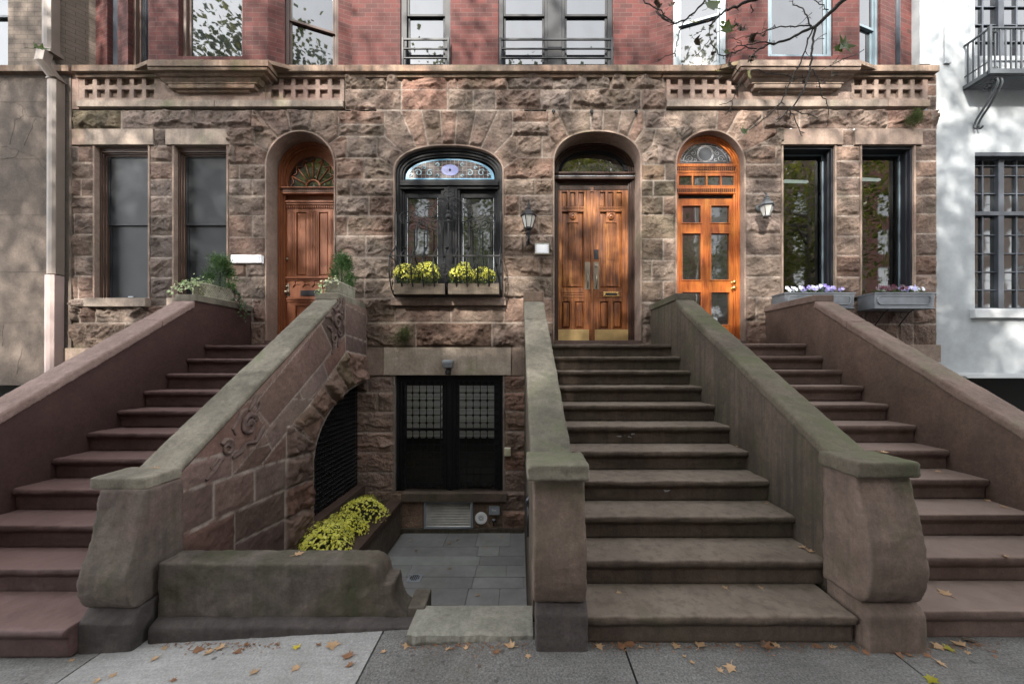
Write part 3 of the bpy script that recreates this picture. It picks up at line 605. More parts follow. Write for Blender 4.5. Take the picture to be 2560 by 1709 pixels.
h1 = [(S1.u(446), S1.u(606), 6.47, 8.6)]; brickwall(HL, S1, ZB, ZT, h1, M['redbrick']); sash(HL, S1, *h1[0], M['brownframe'], M['glassup'], 7.9, .06)
h2 = [hole(S2, 712, 846)]; brickwall(HL, S2, ZB, ZT, h2, M['redbrick']); sash(HL, S2, *h2[0], M['brownframe'], M['glassup'], S2.z(52, .6), .05)
h3 = [hole(S3, 1001, 1126), hole(S3, 1246, 1532)]; brickwall(HM, S3, ZB, ZT, h3, M['redbrick'])
zm = S3.z(29, 1)
sash(HM, S3, *h3[0], M['black'], M['glassup'], zm, .1, -.03, .09)
um0, um1 = S3.u(1369), S3.u(1405)
sash(HM, S3, h3[1][0], um0 + .03, 6.42, 8.55, M['black'], M['glassup'], zm, .08, -.03, .09); sash(HM, S3, um1 - .03, h3[1][1], 6.42, 8.55, M['black'], M['glassup'], zm, .08, -.03, .09)
mb = MB(); S3.box(mb, um0, um1, -.1, -.015, 6.42, 8.55); mb.build('mullion', M['black'], HM, .006)
h4 = [hole(S4, 1683, 1815)]; brickwall(HR, S4, ZB, ZT, h4, M['redbrick']); sash(HR, S4, *h4[0], M['greyframe'], M['glassup'], S4.z(48, .6), .085, -.03)
h5 = [(S5.u(1920), S5.u(2082), 6.47, 8.6)]; brickwall(HR, S5, ZB, ZT, h5, M['redbrick']); sash(HR, S5, *h5[0], M['greyframe'], M['glassup'], None, .06, -.03)
h6 = [hole(S6, 2149, 2201)]; brickwall(HR, S6, ZB, ZT, h6, M['redbrick']); sash(HR, S6, *h6[0], M['greyframe'], M['glassup'], S6.z(58, .3), .05, -.04)
mb = MB(); mb.tube([(fx(2241, 6.3), 6.3, 6.4), (fx(2241, 6.3), 6.3, 9.5)], .05, 12)
o = mb.build('drainpipe', M['slate'], HR)
# juliet rails at the two black upper windows
for p0, p1, lab in ((1007, 1121, 'black three-bar window rail across the narrow single upper window'), (1251, 1530, 'wide black three-bar rail across the double upper window')):
    D = 6.40; t = thing('window_rail', (fx((p0+p1)/2, D), D, fz(160, D)), lab, 'railing', 'rails at the upper windows')
    mb = MB()
    for k, y in enumerate((99, 122.5, 146)): mb.box(fx(p0, D), fx(p1, D), D - .012, D + .012, fz(y, D) - (.016 if k == 0 else .009), fz(y, D) + (.016 if k == 0 else .009))
    mb.build('rail', M['steel'], t, .002)
    for p in (p0, p1): MB().box(fx(p, D) - .017, fx(p, D) + .017, D - .017, D + .03, fz(162, D) - .02, fz(97, D) + .014).build('post', M['steel'], t, .002)
# tall brown windows of the left house
FS = Seg((-20, YF), (20, YF))
def SU(x): return x + 20
for W in (W1, W2):
    mb = MB(); u0, u1 = W.x0, W.x1
    for k, (a, d) in enumerate(((0, 6.285), (.02, 6.31), (.042, 6.335))):
        b = a + .024
        mb.box(u0 + a, u0 + b, d, 6.42, W.z0, W.z1 - a); mb.box(u1 - b, u1 - a, d, 6.42, W.z0, W.z1 - a); mb.box(u0 + b, u1 - b, d, 6.42, W.z1 - .05 - b, W.z1 - .03 - a if k else W.z1)
    mb.box(u0, u1, 6.3, 6.42, W.z0, W.z0 + .03)
    w = mb.build('window', M['brownframe'], HL, .003)
    zm = fz(562, 6.355)
    for b0, b1, d in ((W.z0 + .03, zm + .012, 6.375), (zm - .012, W.z1 - .105, 6.352)):
        mb = MB(); a0, a1 = u0 + .066, u1 - .066; sf = .032
        mb.box(a0, a0 + sf, d, d + .02, b0, b1); mb.box(a1 - sf, a1, d, d + .02, b0, b1); mb.box(a0 + sf, a1 - sf, d, d + .02, b1 - .026, b1); mb.box(a0 + sf, a1 - sf, d, d + .02, b0, b0 + .03)
        attach(mb.build('sash', M['screen'], None, .003), w)
        mb = MB(); mb.quad((a0 + sf, d + .012, b0), (a1 - sf, d + .012, b0), (a1 - sf, d + .012, b1), (a0 + sf, d + .012, b1)); attach(mb.build('insect_screen', M['screen']), w)
    if W is W1: attach(MB().box((u0 + u1) / 2 - .045, (u0 + u1) / 2 + .045, 6.36, 6.374, W.z0 + .05, W.z0 + .068).build('sash_lift', M['aluminium'], None, .004), w)
# dark plate windows of the right house, with a lit room behind
for k, W in enumerate((W3, W4)):
    mb = MB(); e = .028
    mb.box(W.x0, W.x0 + e, 6.245, 6.46, W.z0, W.z1); mb.box(W.x1 - e, W.x1, 6.245, 6.46, W.z0, W.z1); mb.box(W.x0 + e, W.x1 - e, 6.245, 6.46, W.z1 - e * 1.6, W.z1); mb.box(W.x0 + e, W.x1 - e, 6.245, 6.46, W.z0, W.z0 + e)
    for a in (.028, .04): mb.box(W.x1 - e - a * .35, W.x1 - e + .001, 6.27 + a, 6.29 + a, W.z0 + e, W.z1 - e * 1.6)
    w = mb.build('window', M['darkframe'], HR, .003)
    mb = MB(); s = .02; a0, a1, b0, b1 = W.x0 + e, W.x1 - e, W.z0 + e, W.z1 - e * 1.6
    mb.box(a1 - s, a1, 6.41, 6.44, b0, b1); mb.box(a0, a0 + s, 6.41, 6.44, b0, b1); mb.box(a0 + s, a1 - s, 6.41, 6.44, b0, b0 + s); mb.box(a0 + s, a1 - s, 6.41, 6.44, b1 - s, b1)
    attach(mb.build('sash', M['greyframe'], None, .002), w)
    mb = MB(); mb.quad((a0 + s, 6.425, b0 + s), (a1 - s, 6.425, b0 + s), (a1 - s, 6.425, b1 - s), (a0 + s, 6.425, b1 - s)); attach(mb.build('pane', M['clear']), w)
mb = MB(); x0, x1, y0, y1, z0, z1 = 3.95, 6.66, 6.5, 10.2, 2.5, 5.5
mb.quad((x0, y1, z0), (x1, y1, z0), (x1, y1, z1), (x0, y1, z1)); mb.quad((x0, y0, z0), (x0, y1, z0), (x0, y1, z1), (x0, y0, z1)); mb.quad((x1, y0, z0), (x1, y0, z1), (x1, y1, z1), (x1, y1, z0))
mb.quad((x0, y0, z1), (x0, y1, z1), (x1, y1, z1), (x1, y0, z1)); mb.quad((x0, y0, z0), (x1, y0, z0), (x1, y1, z0), (x0, y1, z0))
mb.build('interior', plain('dim_room', (.016, .016, .014), .9, var=.4), HR)
mb = MB()
for px, w in ((2048, .022), (2208, .02), (2232, .05)):
    x = fx(px, 6.7); mb.box(x, x + w, 6.68, 6.72, 2.6, 4.2 if px > 2200 else 4.6)
mb.build('inner_sash', plain('pale_inner_frame', (.42, .5, .5), .5), HR)
# two hanging strip lamps glimpsed through the glass
mlight = NT('strip_lamp'); mlight.done((.5, .56, .54), .4, None, 0, .3, Emission__Color=(.8, .95, .9, 1), Emission__Strength=.05); mlight = mlight.m
for i, (pa, pb, y) in enumerate(((1962, 2022, 455), (2154, 2203, 450))):
    mb = MB(); D = 6.95; xa, xb = fx(pa, D), fx(pb, D); z = fz(y, D)
    mb.loft([[(xa, D, z + .01), (xb, D, z), (xb, D + .06, z), (xa, D + .06, z + .01)], [(xa, D, z + .045), (xb - .02, D, z + .03), (xb - .02, D + .06, z + .03), (xa, D + .06, z + .045)]])
    tag(mb.build('hanging_lamp', mlight), ['white strip lamp inside the dark window right of the lantern', 'white strip lamp inside the dark window nearest the white house'][i], 'lamp', 'strip lamps inside the right house')

# ---------------- stained glass window of the middle house ----------------
w = MB(); D = 6.285
def ring(A, g0, g1, d0, d1, mb, zb=None, n=40):
    i, o2 = A.outline(g0, n, zb), A.outline(g1, n, zb)
    mb.loft([[(p[0], d0, p[1]), (q[0], d0, q[1]), (q[0], d1, q[1]), (p[0], d1, p[1])] for p, q in zip(i, o2)])
for g0, g1, d in ((-.05, -.002, 6.27), (-.095, -.05, 6.295), (-.125, -.095, 6.315)): ring(A2, g0, g1, d, 6.42, w)
X0, X1 = A2.x0 if hasattr(A2, 'x0') else A2.cx - A2.half, A2.cx + A2.half
for a, b, d in ((449, 458, 6.25), (458, 463, 6.235), (463, 472, 6.265)): w.box(X0 + .07, X1 - .07, d, 6.42, fz(b, d), fz(a, d))
w.box(fx(1103, 6.3), fx(1150, 6.3), 6.29, 6.42, fz(742, 6.3), fz(472, 6.3)); w.box(fx(1110, 6.27), fx(1143, 6.27), 6.265, 6.3, fz(742, 6.3), fz(474, 6.3)); w.box(fx(1118, 6.25), fx(1135, 6.25), 6.25, 6.27, fz(742, 6.3), fz(474, 6.3))
w.box(X0 + .1, X1 - .1, 6.31, 6.42, fz(745, 6.3), fz(735, 6.3)); w.box(X0 + .1, X1 - .1, 6.34, 6.42, fz(493, 6.35), fz(470, 6.35))
WM = fixn(w.build('window', M['black'], HM, .004))
for p0, p1 in ((1010, 1103), (1149, 1243)):
    D = 6.33; mb = MB(); a0, a1, b0, b1 = fx(p0, D), fx(p1, D), fz(739, D), fz(486, D); s = .062
    mb.box(a0, a0 + s, D, D + .04, b0, b1); mb.box(a1 - s, a1, D, D + .04, b0, b1); mb.box(a0 + s, a1 - s, D, D + .04, b1 - s, b1); mb.box(a0 + s, a1 - s, D, D + .04, b0, b0 + s)
    attach(mb.build('casement', M['black'], None, .006), WM)
    mb = MB(); s2 = s - .006
    for xx in (a0 + s2, a1 - s2 - .006): mb.box(xx, xx + .006, D - .003, D + .02, b0 + s, b1 - s)
    attach(mb.build('glazing_bead', M['aluminium']), WM)
    mb = MB(); mb.quad((a0 + s, D + .022, b0 + s), (a1 - s, D + .022, b0 + s), (a1 - s, D + .022, b1 - s), (a0 + s, D + .022, b1 - s)); attach(mb.build('pane', M['glasslow']), WM)
# lunette: background, border, grid of cames, scrolls, central oval
D = 6.345; lx0, lx1, lzb, lzt = fx(1014, D), fx(1236, D), fz(449, D), fz(397.5, D); lcx = (lx0 + lx1) / 2; lh = (lx1 - lx0) / 2; lr = lzt - lzb
def lun(t, k=1.): 
    a = math.pi * (1 - t); c, q = math.cos(a), math.sin(a); return (lcx + lh * k * math.copysign(abs(c) ** (2 / 2.35), c), lzb + .0 + (lr * k) * abs(q) ** (2 / 2.35))
mb = MB(); pts = [lun(i / 40) for i in range(41)]; mb.add([(p[0], D, p[1]) for p in pts], [tuple(range(41))]); attach(mb.build('stained_pane', glass('purple_glass', (.035, .018, .022), .2, 1.5, .3)), WM)
sg = lambda n, c: plain(n, c, .3, 0, .2, 60, .35, .35)
mb = MB(); N = 40
for i in range(N):
    p, q, r, s_ = lun(i / N), lun((i + 1) / N), lun((i + 1) / N, .93), lun(i / N, .93); mb.quad((p[0], D - .004, p[1]), (q[0], D - .004, q[1]), (r[0], D - .004, r[1]), (s_[0], D - .004, s_[1]))
mb.box(lx0 + .02, lx1 - .02, D - .005, D - .001, lzb, lzb + .02); attach(mb.build('blue_border', sg('blue_glass', (.13, .33, .5))), WM)
mb = MB()
mb.add([(lcx + .145 * math.cos(2*math.pi*k/28), D - .006, lzb + .155 + .093 * math.sin(2*math.pi*k/28)) for k in range(28)], [tuple(range(28))])
attach(mb.build('oval_medallion', plain('lilac_glass', (.24, .26, .5), .3, 0, .5, 30, .6, .4)), WM)
attach(MB().ball((lcx, D - .008, lzb + .155), .018, 6).build('jewel', M['dark']), WM)
mb = MB(); gx = lx0 + .06
while gx < lx1 - .05:
    zt = lzb + lr * (max(0, 1 - (abs(gx - lcx) / lh) ** 2.35)) ** (1 / 2.35) * .93; mb.box(gx - .0025, gx + .0025, D - .005, D, lzb + .02, zt); gx += .068
for k in range(1, 5):
    zz = lzb + .02 + k * .062; ww = lh * (max(0, 1 - ((zz - lzb) / (lr * .93)) ** 2.35)) ** (1 / 2.35) * .95; mb.box(lcx - ww, lcx + ww, D - .0045, D, zz - .0025, zz + .0025)
attach(mb.build('leading', plain('lead_came', (.3, .27, .25), .5, .3)), WM)
def spiral(cx, cz, r0, r1, a0, turns, n=26, d=None, flip=1):
    return [(cx + flip * (r0 + (r1 - r0) * i / n) * math.cos(a0 + turns * 2 * math.pi * i / n), d, cz + (r0 + (r1 - r0) * i / n) * math.sin(a0 + turns * 2 * math.pi * i / n)) for i in range(n + 1)]
mb = MB()
for fl in (-1, 1):
    for cx, cz, r, a, tn in ((.52, .09, .062, .4, 1.1), (.33, .085, .058, 2.2, -1.1), (.2, .04, .03, 0, .8), (.64, .05, .03, 0, .8), (.2, .22, .035, 0, .9), (.42, .17, .03, 0, .9)):
        mb.tube(spiral(lcx + fl * cx, lzb + cz + .02, r, r * .3, a, tn, 20, D - .006, fl), .009, 5)
attach(mb.build('scroll_pieces', sg('pale_blue_glass', (.4, .55, .62))), WM)

# ---------------- basement window: frame, panes, blind, twin iron grilles ----------------
mb = MB(); x0, x1, z0, z1 = WB.x0, WB.x1, WB.z0, WB.z1
for a, b, d in ((0, .05, 6.27), (.05, .1, 6.295)):
    mb.box(x0 + a, x0 + b, d, 6.42, z0, z1); mb.box(x1 - b, x1 - a, d, 6.42, z0, z1)
mb.box(x0, x1, 6.28, 6.42, z1 - .08, z1); cxm = fx(1125, 6.27)
for a, d in ((.085, 6.3), (.05, 6.275), (.02, 6.26)): mb.box(cxm - a, cxm + a, d, 6.42, z0, z1)
BW = mb.build('window', M['black'], HM, .005)
for a0, a1 in ((x0 + .1, cxm - .085), (cxm + .085, x1 - .1)):
    mb = MB(); s = .05; D = 6.33
    mb.box(a0, a0 + s, D, D + .03, z0, z1); mb.box(a1 - s, a1, D, D + .03, z0, z1); mb.box(a0, a1, D, D + .03, z1 - .16, z1 - .08); mb.box(a0 + s, a1 - s, D, D + .03, fz(1073, D) - .02, fz(1073, D) + .02); attach(mb.build('sash', M['black'], None, .003), BW)
    mb = MB(); mb.quad((a0, D + .02, z0), (a1, D + .02, z0), (a1, D + .02, z1), (a0, D + .02, z1)); attach(mb.build('pane', clear_glass('thin_glass', 1.38)), BW)
    mb = MB(); zb = fz(1092, 6.45); k = 0; zz = zb
    while zz < z1: mb.box(a0 - .02, a1 + .02, 6.355, 6.362, zz, zz + .072); zz += .076
    attach(mb.build('window_shade', plain('pale_shade', (.86, .88, .9), .8), None, .002), BW)
gi = 0
for p0, p1, lab in ((1004, 1112, 'black scroll-edged iron grille over the left half of the basement window'), (1137, 1247, 'black scroll-edged iron grille over the right half of the basement window')):
    D = 6.25; a0, a1, b0, b1 = fx(p0, D), fx(p1, D), fz(1221, D), fz(952, D)
    t = thing('window_grille', ((a0 + a1) / 2, D, b0), lab, 'window grille', 'iron grilles of the basement window')
    mb = MB()
    for xx in (a0, a0 + .07, a1 - .07, a1): mb.box(xx - .006, xx + .006, D - .006, D + .006, b0, b1)
    for zz in (b0, b0 + .105, b1 - .07, b1): mb.box(a0, a1, D - .006, D + .006, zz - .006, zz + .006)
    mb.build('frame', M['iron'], t)
    mb = MB(); n = 5; step = (a1 - a0 - .14) / n
    for k in range(1, n): mb.box(a0 + .07 + k * step - .0055, a0 + .07 + k * step + .0055, D - .012, D - .001, b0 + .105, b1 - .07)
    m = int((b1 - b0 - .175) / .117)
    hs = (b1 - b0 - .175) / m
    for k in range(1, m): mb.box(a0 + .07, a1 - .07, D, D + .012, b0 + .105 + k * hs - .0055, b0 + .105 + k * hs + .0055)
    for k in range(1, n):
        for j in range(1, m):
            c = (a0 + .07 + k * step, D - .012, b0 + .105 + j * hs); mb.box(c[0] - .022, c[0] + .022, c[1] - .01, c[1], c[2] - .009, c[2] + .009); mb.box(c[0] - .010, c[0] + .010, c[1] - .012, c[1], c[2] - .024, c[2] + .024)
    for k in range(n + 2):
        cx = a0 + (k + .5) * (a1 - a0) / (n + 2); mb.tube(spiral(cx, b0 + .055, .045, .012, -1.5, 1.4, 18, D), .006, 4); mb.tube(spiral(cx, b1 - .035, .03, .01, 1.5, 1.3, 12, D), .005, 4)
    for j in range(m + 1):
        zz = b0 + .15 + j * hs
        if zz < b1 - .1:
            mb.tube(spiral(a0 + .035, zz, .036, .01, 0, 1.2, 12, D - .004), .005, 4); mb.tube(spiral(a1 - .035, zz, .036, .01, math.pi, 1.2, 12, D - .004), .005, 4)
    mb.build('lattice', M['iron'], t)
# ---------------- doors ----------------
def panel(mb, x0, x1, z0, z1, d, raised=.018, bev=.03, sunk=.02):
    """sunk panel with a raised, chamfered field"""
    a = [(x0, d + sunk, z0), (x1, d + sunk, z0), (x1, d + sunk, z1), (x0, d + sunk, z1)]; b = [(x0 + bev, d + sunk - raised, z0 + bev), (x1 - bev, d + sunk - raised, z0 + bev), (x1 - bev, d + sunk - raised, z1 - bev), (x0 + bev, d + sunk - raised, z1 - bev)]
    mb.add(a + b, [(0, 1, 5, 4), (1, 2, 6, 5), (2, 3, 7, 6), (3, 0, 4, 7), (4, 5, 6, 7)])
def leafgrid(mb, x0, x1, z0, z1, holes, d, th=.05):
    """door slab with rectangular openings cut (front faces + edges of the openings)"""
    xs = sorted({x0, x1} | {h[i] for h in holes for i in (0, 1)}); zs = sorted({z0, z1} | {h[i] for h in holes for i in (2, 3)})
    for i in range(len(xs) - 1):
        for j in range(len(zs) - 1):
            xm, zm_ = (xs[i] + xs[i+1]) / 2, (zs[j] + zs[j+1]) / 2
            if any(h[0] < xm < h[1] and h[2] < zm_ < h[3] for h in holes): continue
            mb.quad((xs[i], d, zs[j]), (xs[i+1], d, zs[j]), (xs[i+1], d, zs[j+1]), (xs[i], d, zs[j+1]))
    for h in holes:
        a, b, c, e = h
        mb.quad((a, d, c), (a, d, e), (a, d + th, e), (a, d + th, c)); mb.quad((b, d, c), (b, d + th, c), (b, d + th, e), (b, d, e)); mb.quad((a, d, c), (a, d + th, c), (b, d + th, c), (b, d, c)); mb.quad((a, d, e), (b, d, e), (b, d + th, e), (a, d + th, e))
    mb.quad((x0, d, z0), (x0, d, z1), (x0, d + th, z1), (x0, d + th, z0)); mb.quad((x1, d, z0), (x1, d + th, z0), (x1, d + th, z1), (x1, d, z1)); mb.quad((x0, d, z1), (x1, d, z1), (x1, d + th, z1), (x0, d + th, z1))
def PR(D, x0, x1, y0, y1): return (fx(x0, D), fx(x1, D), fz(y1, D), fz(y0, D))
def arcpts(cx, zb, hw, hh, n=24, e=2.): return [(cx - hw * math.copysign(abs(math.cos(math.pi*i/n)) ** (2/e), math.cos(math.pi*i/n)), zb + hh * abs(math.sin(math.pi*i/n)) ** (2/e)) for i in range(n + 1)]
def arcplate(mb, pts, d): mb.add([(p[0], d, p[1]) for p in pts], [tuple(range(len(pts)))])
def arcring(mb, a, b, d0, d1): mb.loft([[(p[0], d0, p[1]), (q[0], d0, q[1]), (q[0], d1, q[1]), (p[0], d1, p[1])] for p, q in zip(a, b)])
# red-brown door
D = 6.50; xa, xb = A1.cx - A1.half, A1.cx + A1.half; mb = MB()
for g0, g1, d in ((-.035, -.001, 6.49), (-.065, -.035, 6.515), (-.095, -.065, 6.54)): ring(A1, g0, g1, d, 6.66, mb)
mb.box(xa + .05, xb - .05, 6.50, 6.66, fz(484, 6.5), fz(468, 6.5)); mb.box(xa + .05, xb - .05, 6.47, 6.5, fz(470, 6.48), fz(467, 6.48)); mb.box(xa + .09, xb - .09, 6.6, 6.66, fz(505, 6.6), fz(482, 6.6))
DF = fixn(mb.build('door_frame', M['doorred'], HL, .004))
mb = MB(); k = xa + .07
while k < xb - .08:
    for j in (0, 1): mb.box(k, k + .02, 6.492, 6.50, fz(475 + j * 5, 6.5), fz(472 + j * 5, 6.5))
    k += .034
attach(mb.build('fret_band', M['brownframe']), DF)
# fan light
D = 6.60; cx, zb = A1.cx, fz(468, D); hw, hh = .42, .52; fp = arcpts(cx, zb, hw, hh, 24); mb = MB(); arcplate(mb, fp, D + .01)
FL = mb.build('fanlight', M['glassdoor'], HL)
mb = MB(); arcring(mb, arcpts(cx, zb, hw, hh), arcpts(cx, zb, hw + .12, hh + .14), 6.575, 6.64)
for i in range(9):
    a = math.pi * i / 8
    if 0 < i < 8: mb.tube([(cx + .13 * math.cos(a), D, zb + .13 * math.sin(a)), (cx + hw * .93 * math.cos(a), D, zb + hh * .93 * math.sin(a))], .010, 4)
mb.tube([(cx + .12 * math.cos(math.pi*k/12), D, zb + .12 * math.sin(math.pi*k/12)) for k in range(13)], .016, 5)
for i in range(8):
    a0, a1 = math.pi * i / 8, math.pi * (i + 1) / 8; pts = []
    for k in range(9):
        u = k / 8; a = a0 + (a1 - a0) * u; r = .97 - .15 * math.sin(math.pi * u); pts.append((cx + hw * r * math.cos(a), D, zb + hh * r * math.sin(a)))
    mb.tube(pts, .008, 4)
attach(mb.build('glazing_bars', M['doorred']), FL); 
D = 6.585; L = fx(704, D); Rr = xb - .09; mb = MB(); z0, z1 = fz(866, 6.22) + .02, fz(504, D)
ps = [PR(D, 741, 766, 530, 688), PR(D, 797, 820, 530, 688), PR(D, 739, 818, 764, 840)]
leafgrid(mb, L, Rr, z0, z1, ps, D)
for p in ps: panel(mb, *p, D, .018, .022, .028)
for y0, y1, d in ((503, 508, 6.545), (508, 513, 6.56), (693, 697, 6.545), (697, 701, 6.565), (746, 749, 6.555), (749, 755, 6.57)): mb.box(fx(712, D), fx(836, D) , d, D, fz(y1, D), fz(y0, D))
for px in [771 + 4 * i for i in range(6)] + [726 + 4 * i for i in range(3)] + [826 + 4 * i for i in range(3)]: mb.box(fx(px, D), fx(px + 2, D), D - .008, D, fz(690, D), fz(526, D))
DR = mb.build('door', M['doorred'], HL, .003)
mb = MB(); k = 716
while k < 845: mb.box(fx(k, D), fx(k + 2.4, D), 6.56, 6.585, fz(521, D), fz(515, D)); k += 4.6
attach(mb.build('dentil_row', M['doorred'], None, .002), DR); mb = MB()
for k in range(5):
    c = 733 + 24 * k; mb.prism([(fx(c - 6, D), fz(703, D)), (fx(c + 6, D), fz(703, D)), (fx(c + 6, D), fz(711, D)), (fx(c, D), fz(718, D)), (fx(c - 6, D), fz(711, D))], D - .02, D)
    mb.box(fx(c + 6, D), fx(c + 18, D), D - .012, D, fz(711, D), fz(708.5, D))
attach(mb.build('pendant_row', M['doorred'], None, .002), DR)
mb = MB(); mb.box(*PR(D, 752, 800, 726, 739)[:2], D - .012, D, *PR(D, 752, 800, 726, 739)[2:]); s_ = PR(D, 758, 794, 729, 736); mb.box(s_[0], s_[1], D - .016, D - .012, s_[2], s_[3]); attach(mb.build('mail_slot', M['darkframe'], None, .002), DR)
mb = MB(); p = PR(D, 714, 724, 709, 740); mb.box(p[0], p[1], D - .01, D, p[2], p[3]); mb.ball((fx(719, D), D - .045, fz(731, D)), .03, 8); mb.ball((fx(719, D), D - .03, fz(717, D)), .017, 6); mb.ball((fx(719, D), D - .01, fz(648, D)), .022, 6); attach(mb.build('door_knob', M['bronze']), DR)

# weathered oak double door
D = 6.56; xa, xb = A3.cx - A3.half, A3.cx + A3.half; mb = MB()
for g0, g1, d in ((-.03, -.001, 6.53), (-.065, -.03, 6.555), (-.095, -.065, 6.575)): ring(A3, g0, g1, d, 6.7, mb)
for y0, y1, d in ((429, 433, 6.47), (433, 436.5, 6.485), (441, 447, 6.5), (436.5, 441, 6.51)): mb.box(xa - .0, xb + .0, d, 6.7, fz(y1, d), fz(y0, d))
mb.box(xa + .09, xb - .09, 6.6, 6.7, fz(476, 6.6), fz(446, 6.6))
DF3 = fixn(mb.build('door_frame', wood('dark_oak', [(.012, .006, .004), (.03, .012, .007), (.06, .022, .01)], .35), HM, .004))
mb = MB(); k = xa
while k < xb: mb.box(k, k + .016, 6.50, 6.515, fz(440.5, 6.5), fz(437, 6.5)); k += .024
attach(mb.build('dentils', M['aluminium']), DF3)
D = 6.62; cx, zb = A3.cx, fz(430, D); hw, hh = .535, .32; mb = MB(); arcplate(mb, arcpts(cx, zb, hw, hh, 28, 2.1), D); T3 = mb.build('transom_light', M['glassdoor'], HM)
mb = MB(); arcring(mb, arcpts(cx, zb, hw, hh, 28, 2.1), arcpts(cx, zb, hw + .15, hh + .16, 28, 2.1), 6.585, 6.64); attach(fixn(mb.build('transom_frame', M['black'], None, .004)), T3)
D = 6.60; zt, z0 = fz(474, D), fz(851, D) + .004
for side in (0, 1):
    o = 95.4 * side
    if side == 0: xl, xr = fx(1391, D), fx(1478, D)
    else: xl, xr = fx(1481.5, D), fx(1577, D)
    small = [PR(D, a + o, b + o, 480, 515.6) for a, b in ((1404.7, 1418), (1424.8, 1438.4), (1446, 1459.4))]
    big = PR(D, 1404.7 + o, 1459 + o, 530, 719); low = [PR(D, a + o, b + o, 753, 820) for a, b in ((1404.7, 1425), (1438, 1459))]
    mb = MB(); leafgrid(mb, xl, xr, z0, zt, small + [big] + low, D)
    for p in small: panel(mb, *p, D, .016, .012, .035)
    for p in low: panel(mb, *p, D, .03, .032, .035)
    panel(mb, *big, D, .012, .03, .035)
    c0, c1 = fx(1421 + o, D), fx(1443.4 + o, D); mb.box(c0, c1, D + .002, D + .03, fz(712, D), fz(531, D)); mb.box(c0 - .012, c1 + .012, D - .012, D + .01, fz(557.5, D), fz(554, D)); mb.box(c0 - .006, c1 + .006, D - .008, D + .01, fz(716, D), fz(711.5, D))
    for k in range(7): mb.box(c0 + .012 + k * .0185, c0 + .022 + k * .0185, D - .006, D + .004, fz(649, D), fz(560, D))
    for y in (518, 526): mb.box(fx(1404 + o, D), fx(1459.6 + o, D), D - .008, D, fz(y + 3, D), fz(y, D))
    for y in (728, 734, 740): mb.box(fx(1404 + o, D), fx(1459.6 + o, D), D - .01, D, fz(y + 3.2, D), fz(y, D))
    dr = mb.build('door', M['dooroak'], HM, .003); dr['label'] = ['left oak door leaf with a plain bronze pull', 'right oak door leaf with mail slot and lock plate'][side]
    mb = MB(); c = (fx(1432 + o, D), D, fz(541, D)); mb.lathe([(.055, 0), (.055, .016), (.042, .022), (.036, .012), (.022, .012), (.018, .026), (.004, .03)], c, 20, 'y'); attach(mb.build('rosette', M['dooroak']), dr)
    mb = MB(); p = PR(D, *((1390, 1472.5) if side == 0 else (1487, 1570)), 823.5, 850.5); mb.box(p[0], p[1], D - .006, D, p[2], p[3]); attach(mb.build('kick_plate', M['kick'], None, .001), dr)
    pl = (1462, 1475) if side == 0 else (1483.5, 1497); p = PR(D, *pl, 655, 723); mb = MB(); mb.box(p[0], p[1], D - .01, D, p[2], p[3])
    xm = (p[0] + p[1]) / 2; zz = [fz(y, D) for y in (686, 692, 700, 708, 716, 719)]
    mb.tube([(xm, D - .01, zz[0]), (xm, D - .05, zz[1]), (xm, D - .062, zz[2]), (xm, D - .056, zz[3]), (xm, D - .04, zz[4]), (xm, D - .012, zz[5])], [.008, .011, .014, .013, .009, .013], 8)
    if side: mb.lathe([(.024, 0), (.024, .012), (.018, .014), (.003, .014)], (xm, D - .01, fz(665, D)), 14, 'y')
    attach(mb.build('pull_handle', M['bronze'], None), dr)
    if side:
        p = PR(D, 1484.6, 1496, 624, 648); mb = MB(); mb.box(p[0], p[1], D - .008, D, p[2], p[3]); attach(mb.build('lock_plate', M['darkframe'], None, .002), dr)
        p = PR(D, 1508, 1547, 730, 741.5); mb = MB(); mb.box(p[0], p[1], D - .018, D - .01, p[2], p[3]); attach(mb.build('mail_slot', M['brass'], None, .003), dr)
        p = PR(D, 1513, 1542, 733, 738.5); mb = MB(); mb.box(p[0], p[1], D - .021, D - .0185, p[2], p[3]); attach(mb.build('mail_flap', M['darkframe'], None, .002), dr)
mb = MB(); D2 = 6.58; mb.box(fx(1477, D2), fx(1482.5, D2), D2, 6.62, z0, zt - .01)
for k in range(9): mb.ball((fx(1479.7, D2), D2, fz(727 + k * 3.4, D2)), .013, 5)
mb.box(fx(1476, D2), fx(1483.5, D2), D2 - .012, 6.6, fz(480, D2), fz(468, D2)); mb.build('astragal', M['dooroak'], HM, .003)

# glossy orange door
D = 6.37; xa, xb = A4.cx - A4.half, A4.cx + A4.half; mb = MB()
for g0, g1, d in ((-.03, -.001, 6.33), (-.058, -.03, 6.35), (-.085, -.058, 6.365)): ring(A4, g0, g1, d, 6.5, mb)
for y0, y1, d in ((409, 416, 6.345), (414, 431, 6.355), (469, 484, 6.355)): mb.box(xa + .03, xb - .03, d, 6.5, fz(y1, d), fz(y0, d))
DF4 = fixn(mb.build('door_frame', M['doororange'], HR, .004))
mb = MB()
for y0 in (418.5, 472):
    for r in (0, 1):
        k = xa + .06
        while k < xb - .07: mb.box(k, k + .019, 6.349, 6.356, fz(y0 + r * 4.6 + 3.2, 6.355), fz(y0 + r * 4.6, 6.355)); k += .0335
attach(mb.build('fret_band', M['dark']), DF4)
D = 6.40; cx, zb = A4.cx, fz(409, D); hw, hh = .43, .335; mb = MB(); arcplate(mb, arcpts(cx, zb, hw, hh), D); FL4 = mb.build('fanlight', glass('leaded_glass', (.045, .05, .06), .1, 1.9, .35), HR)
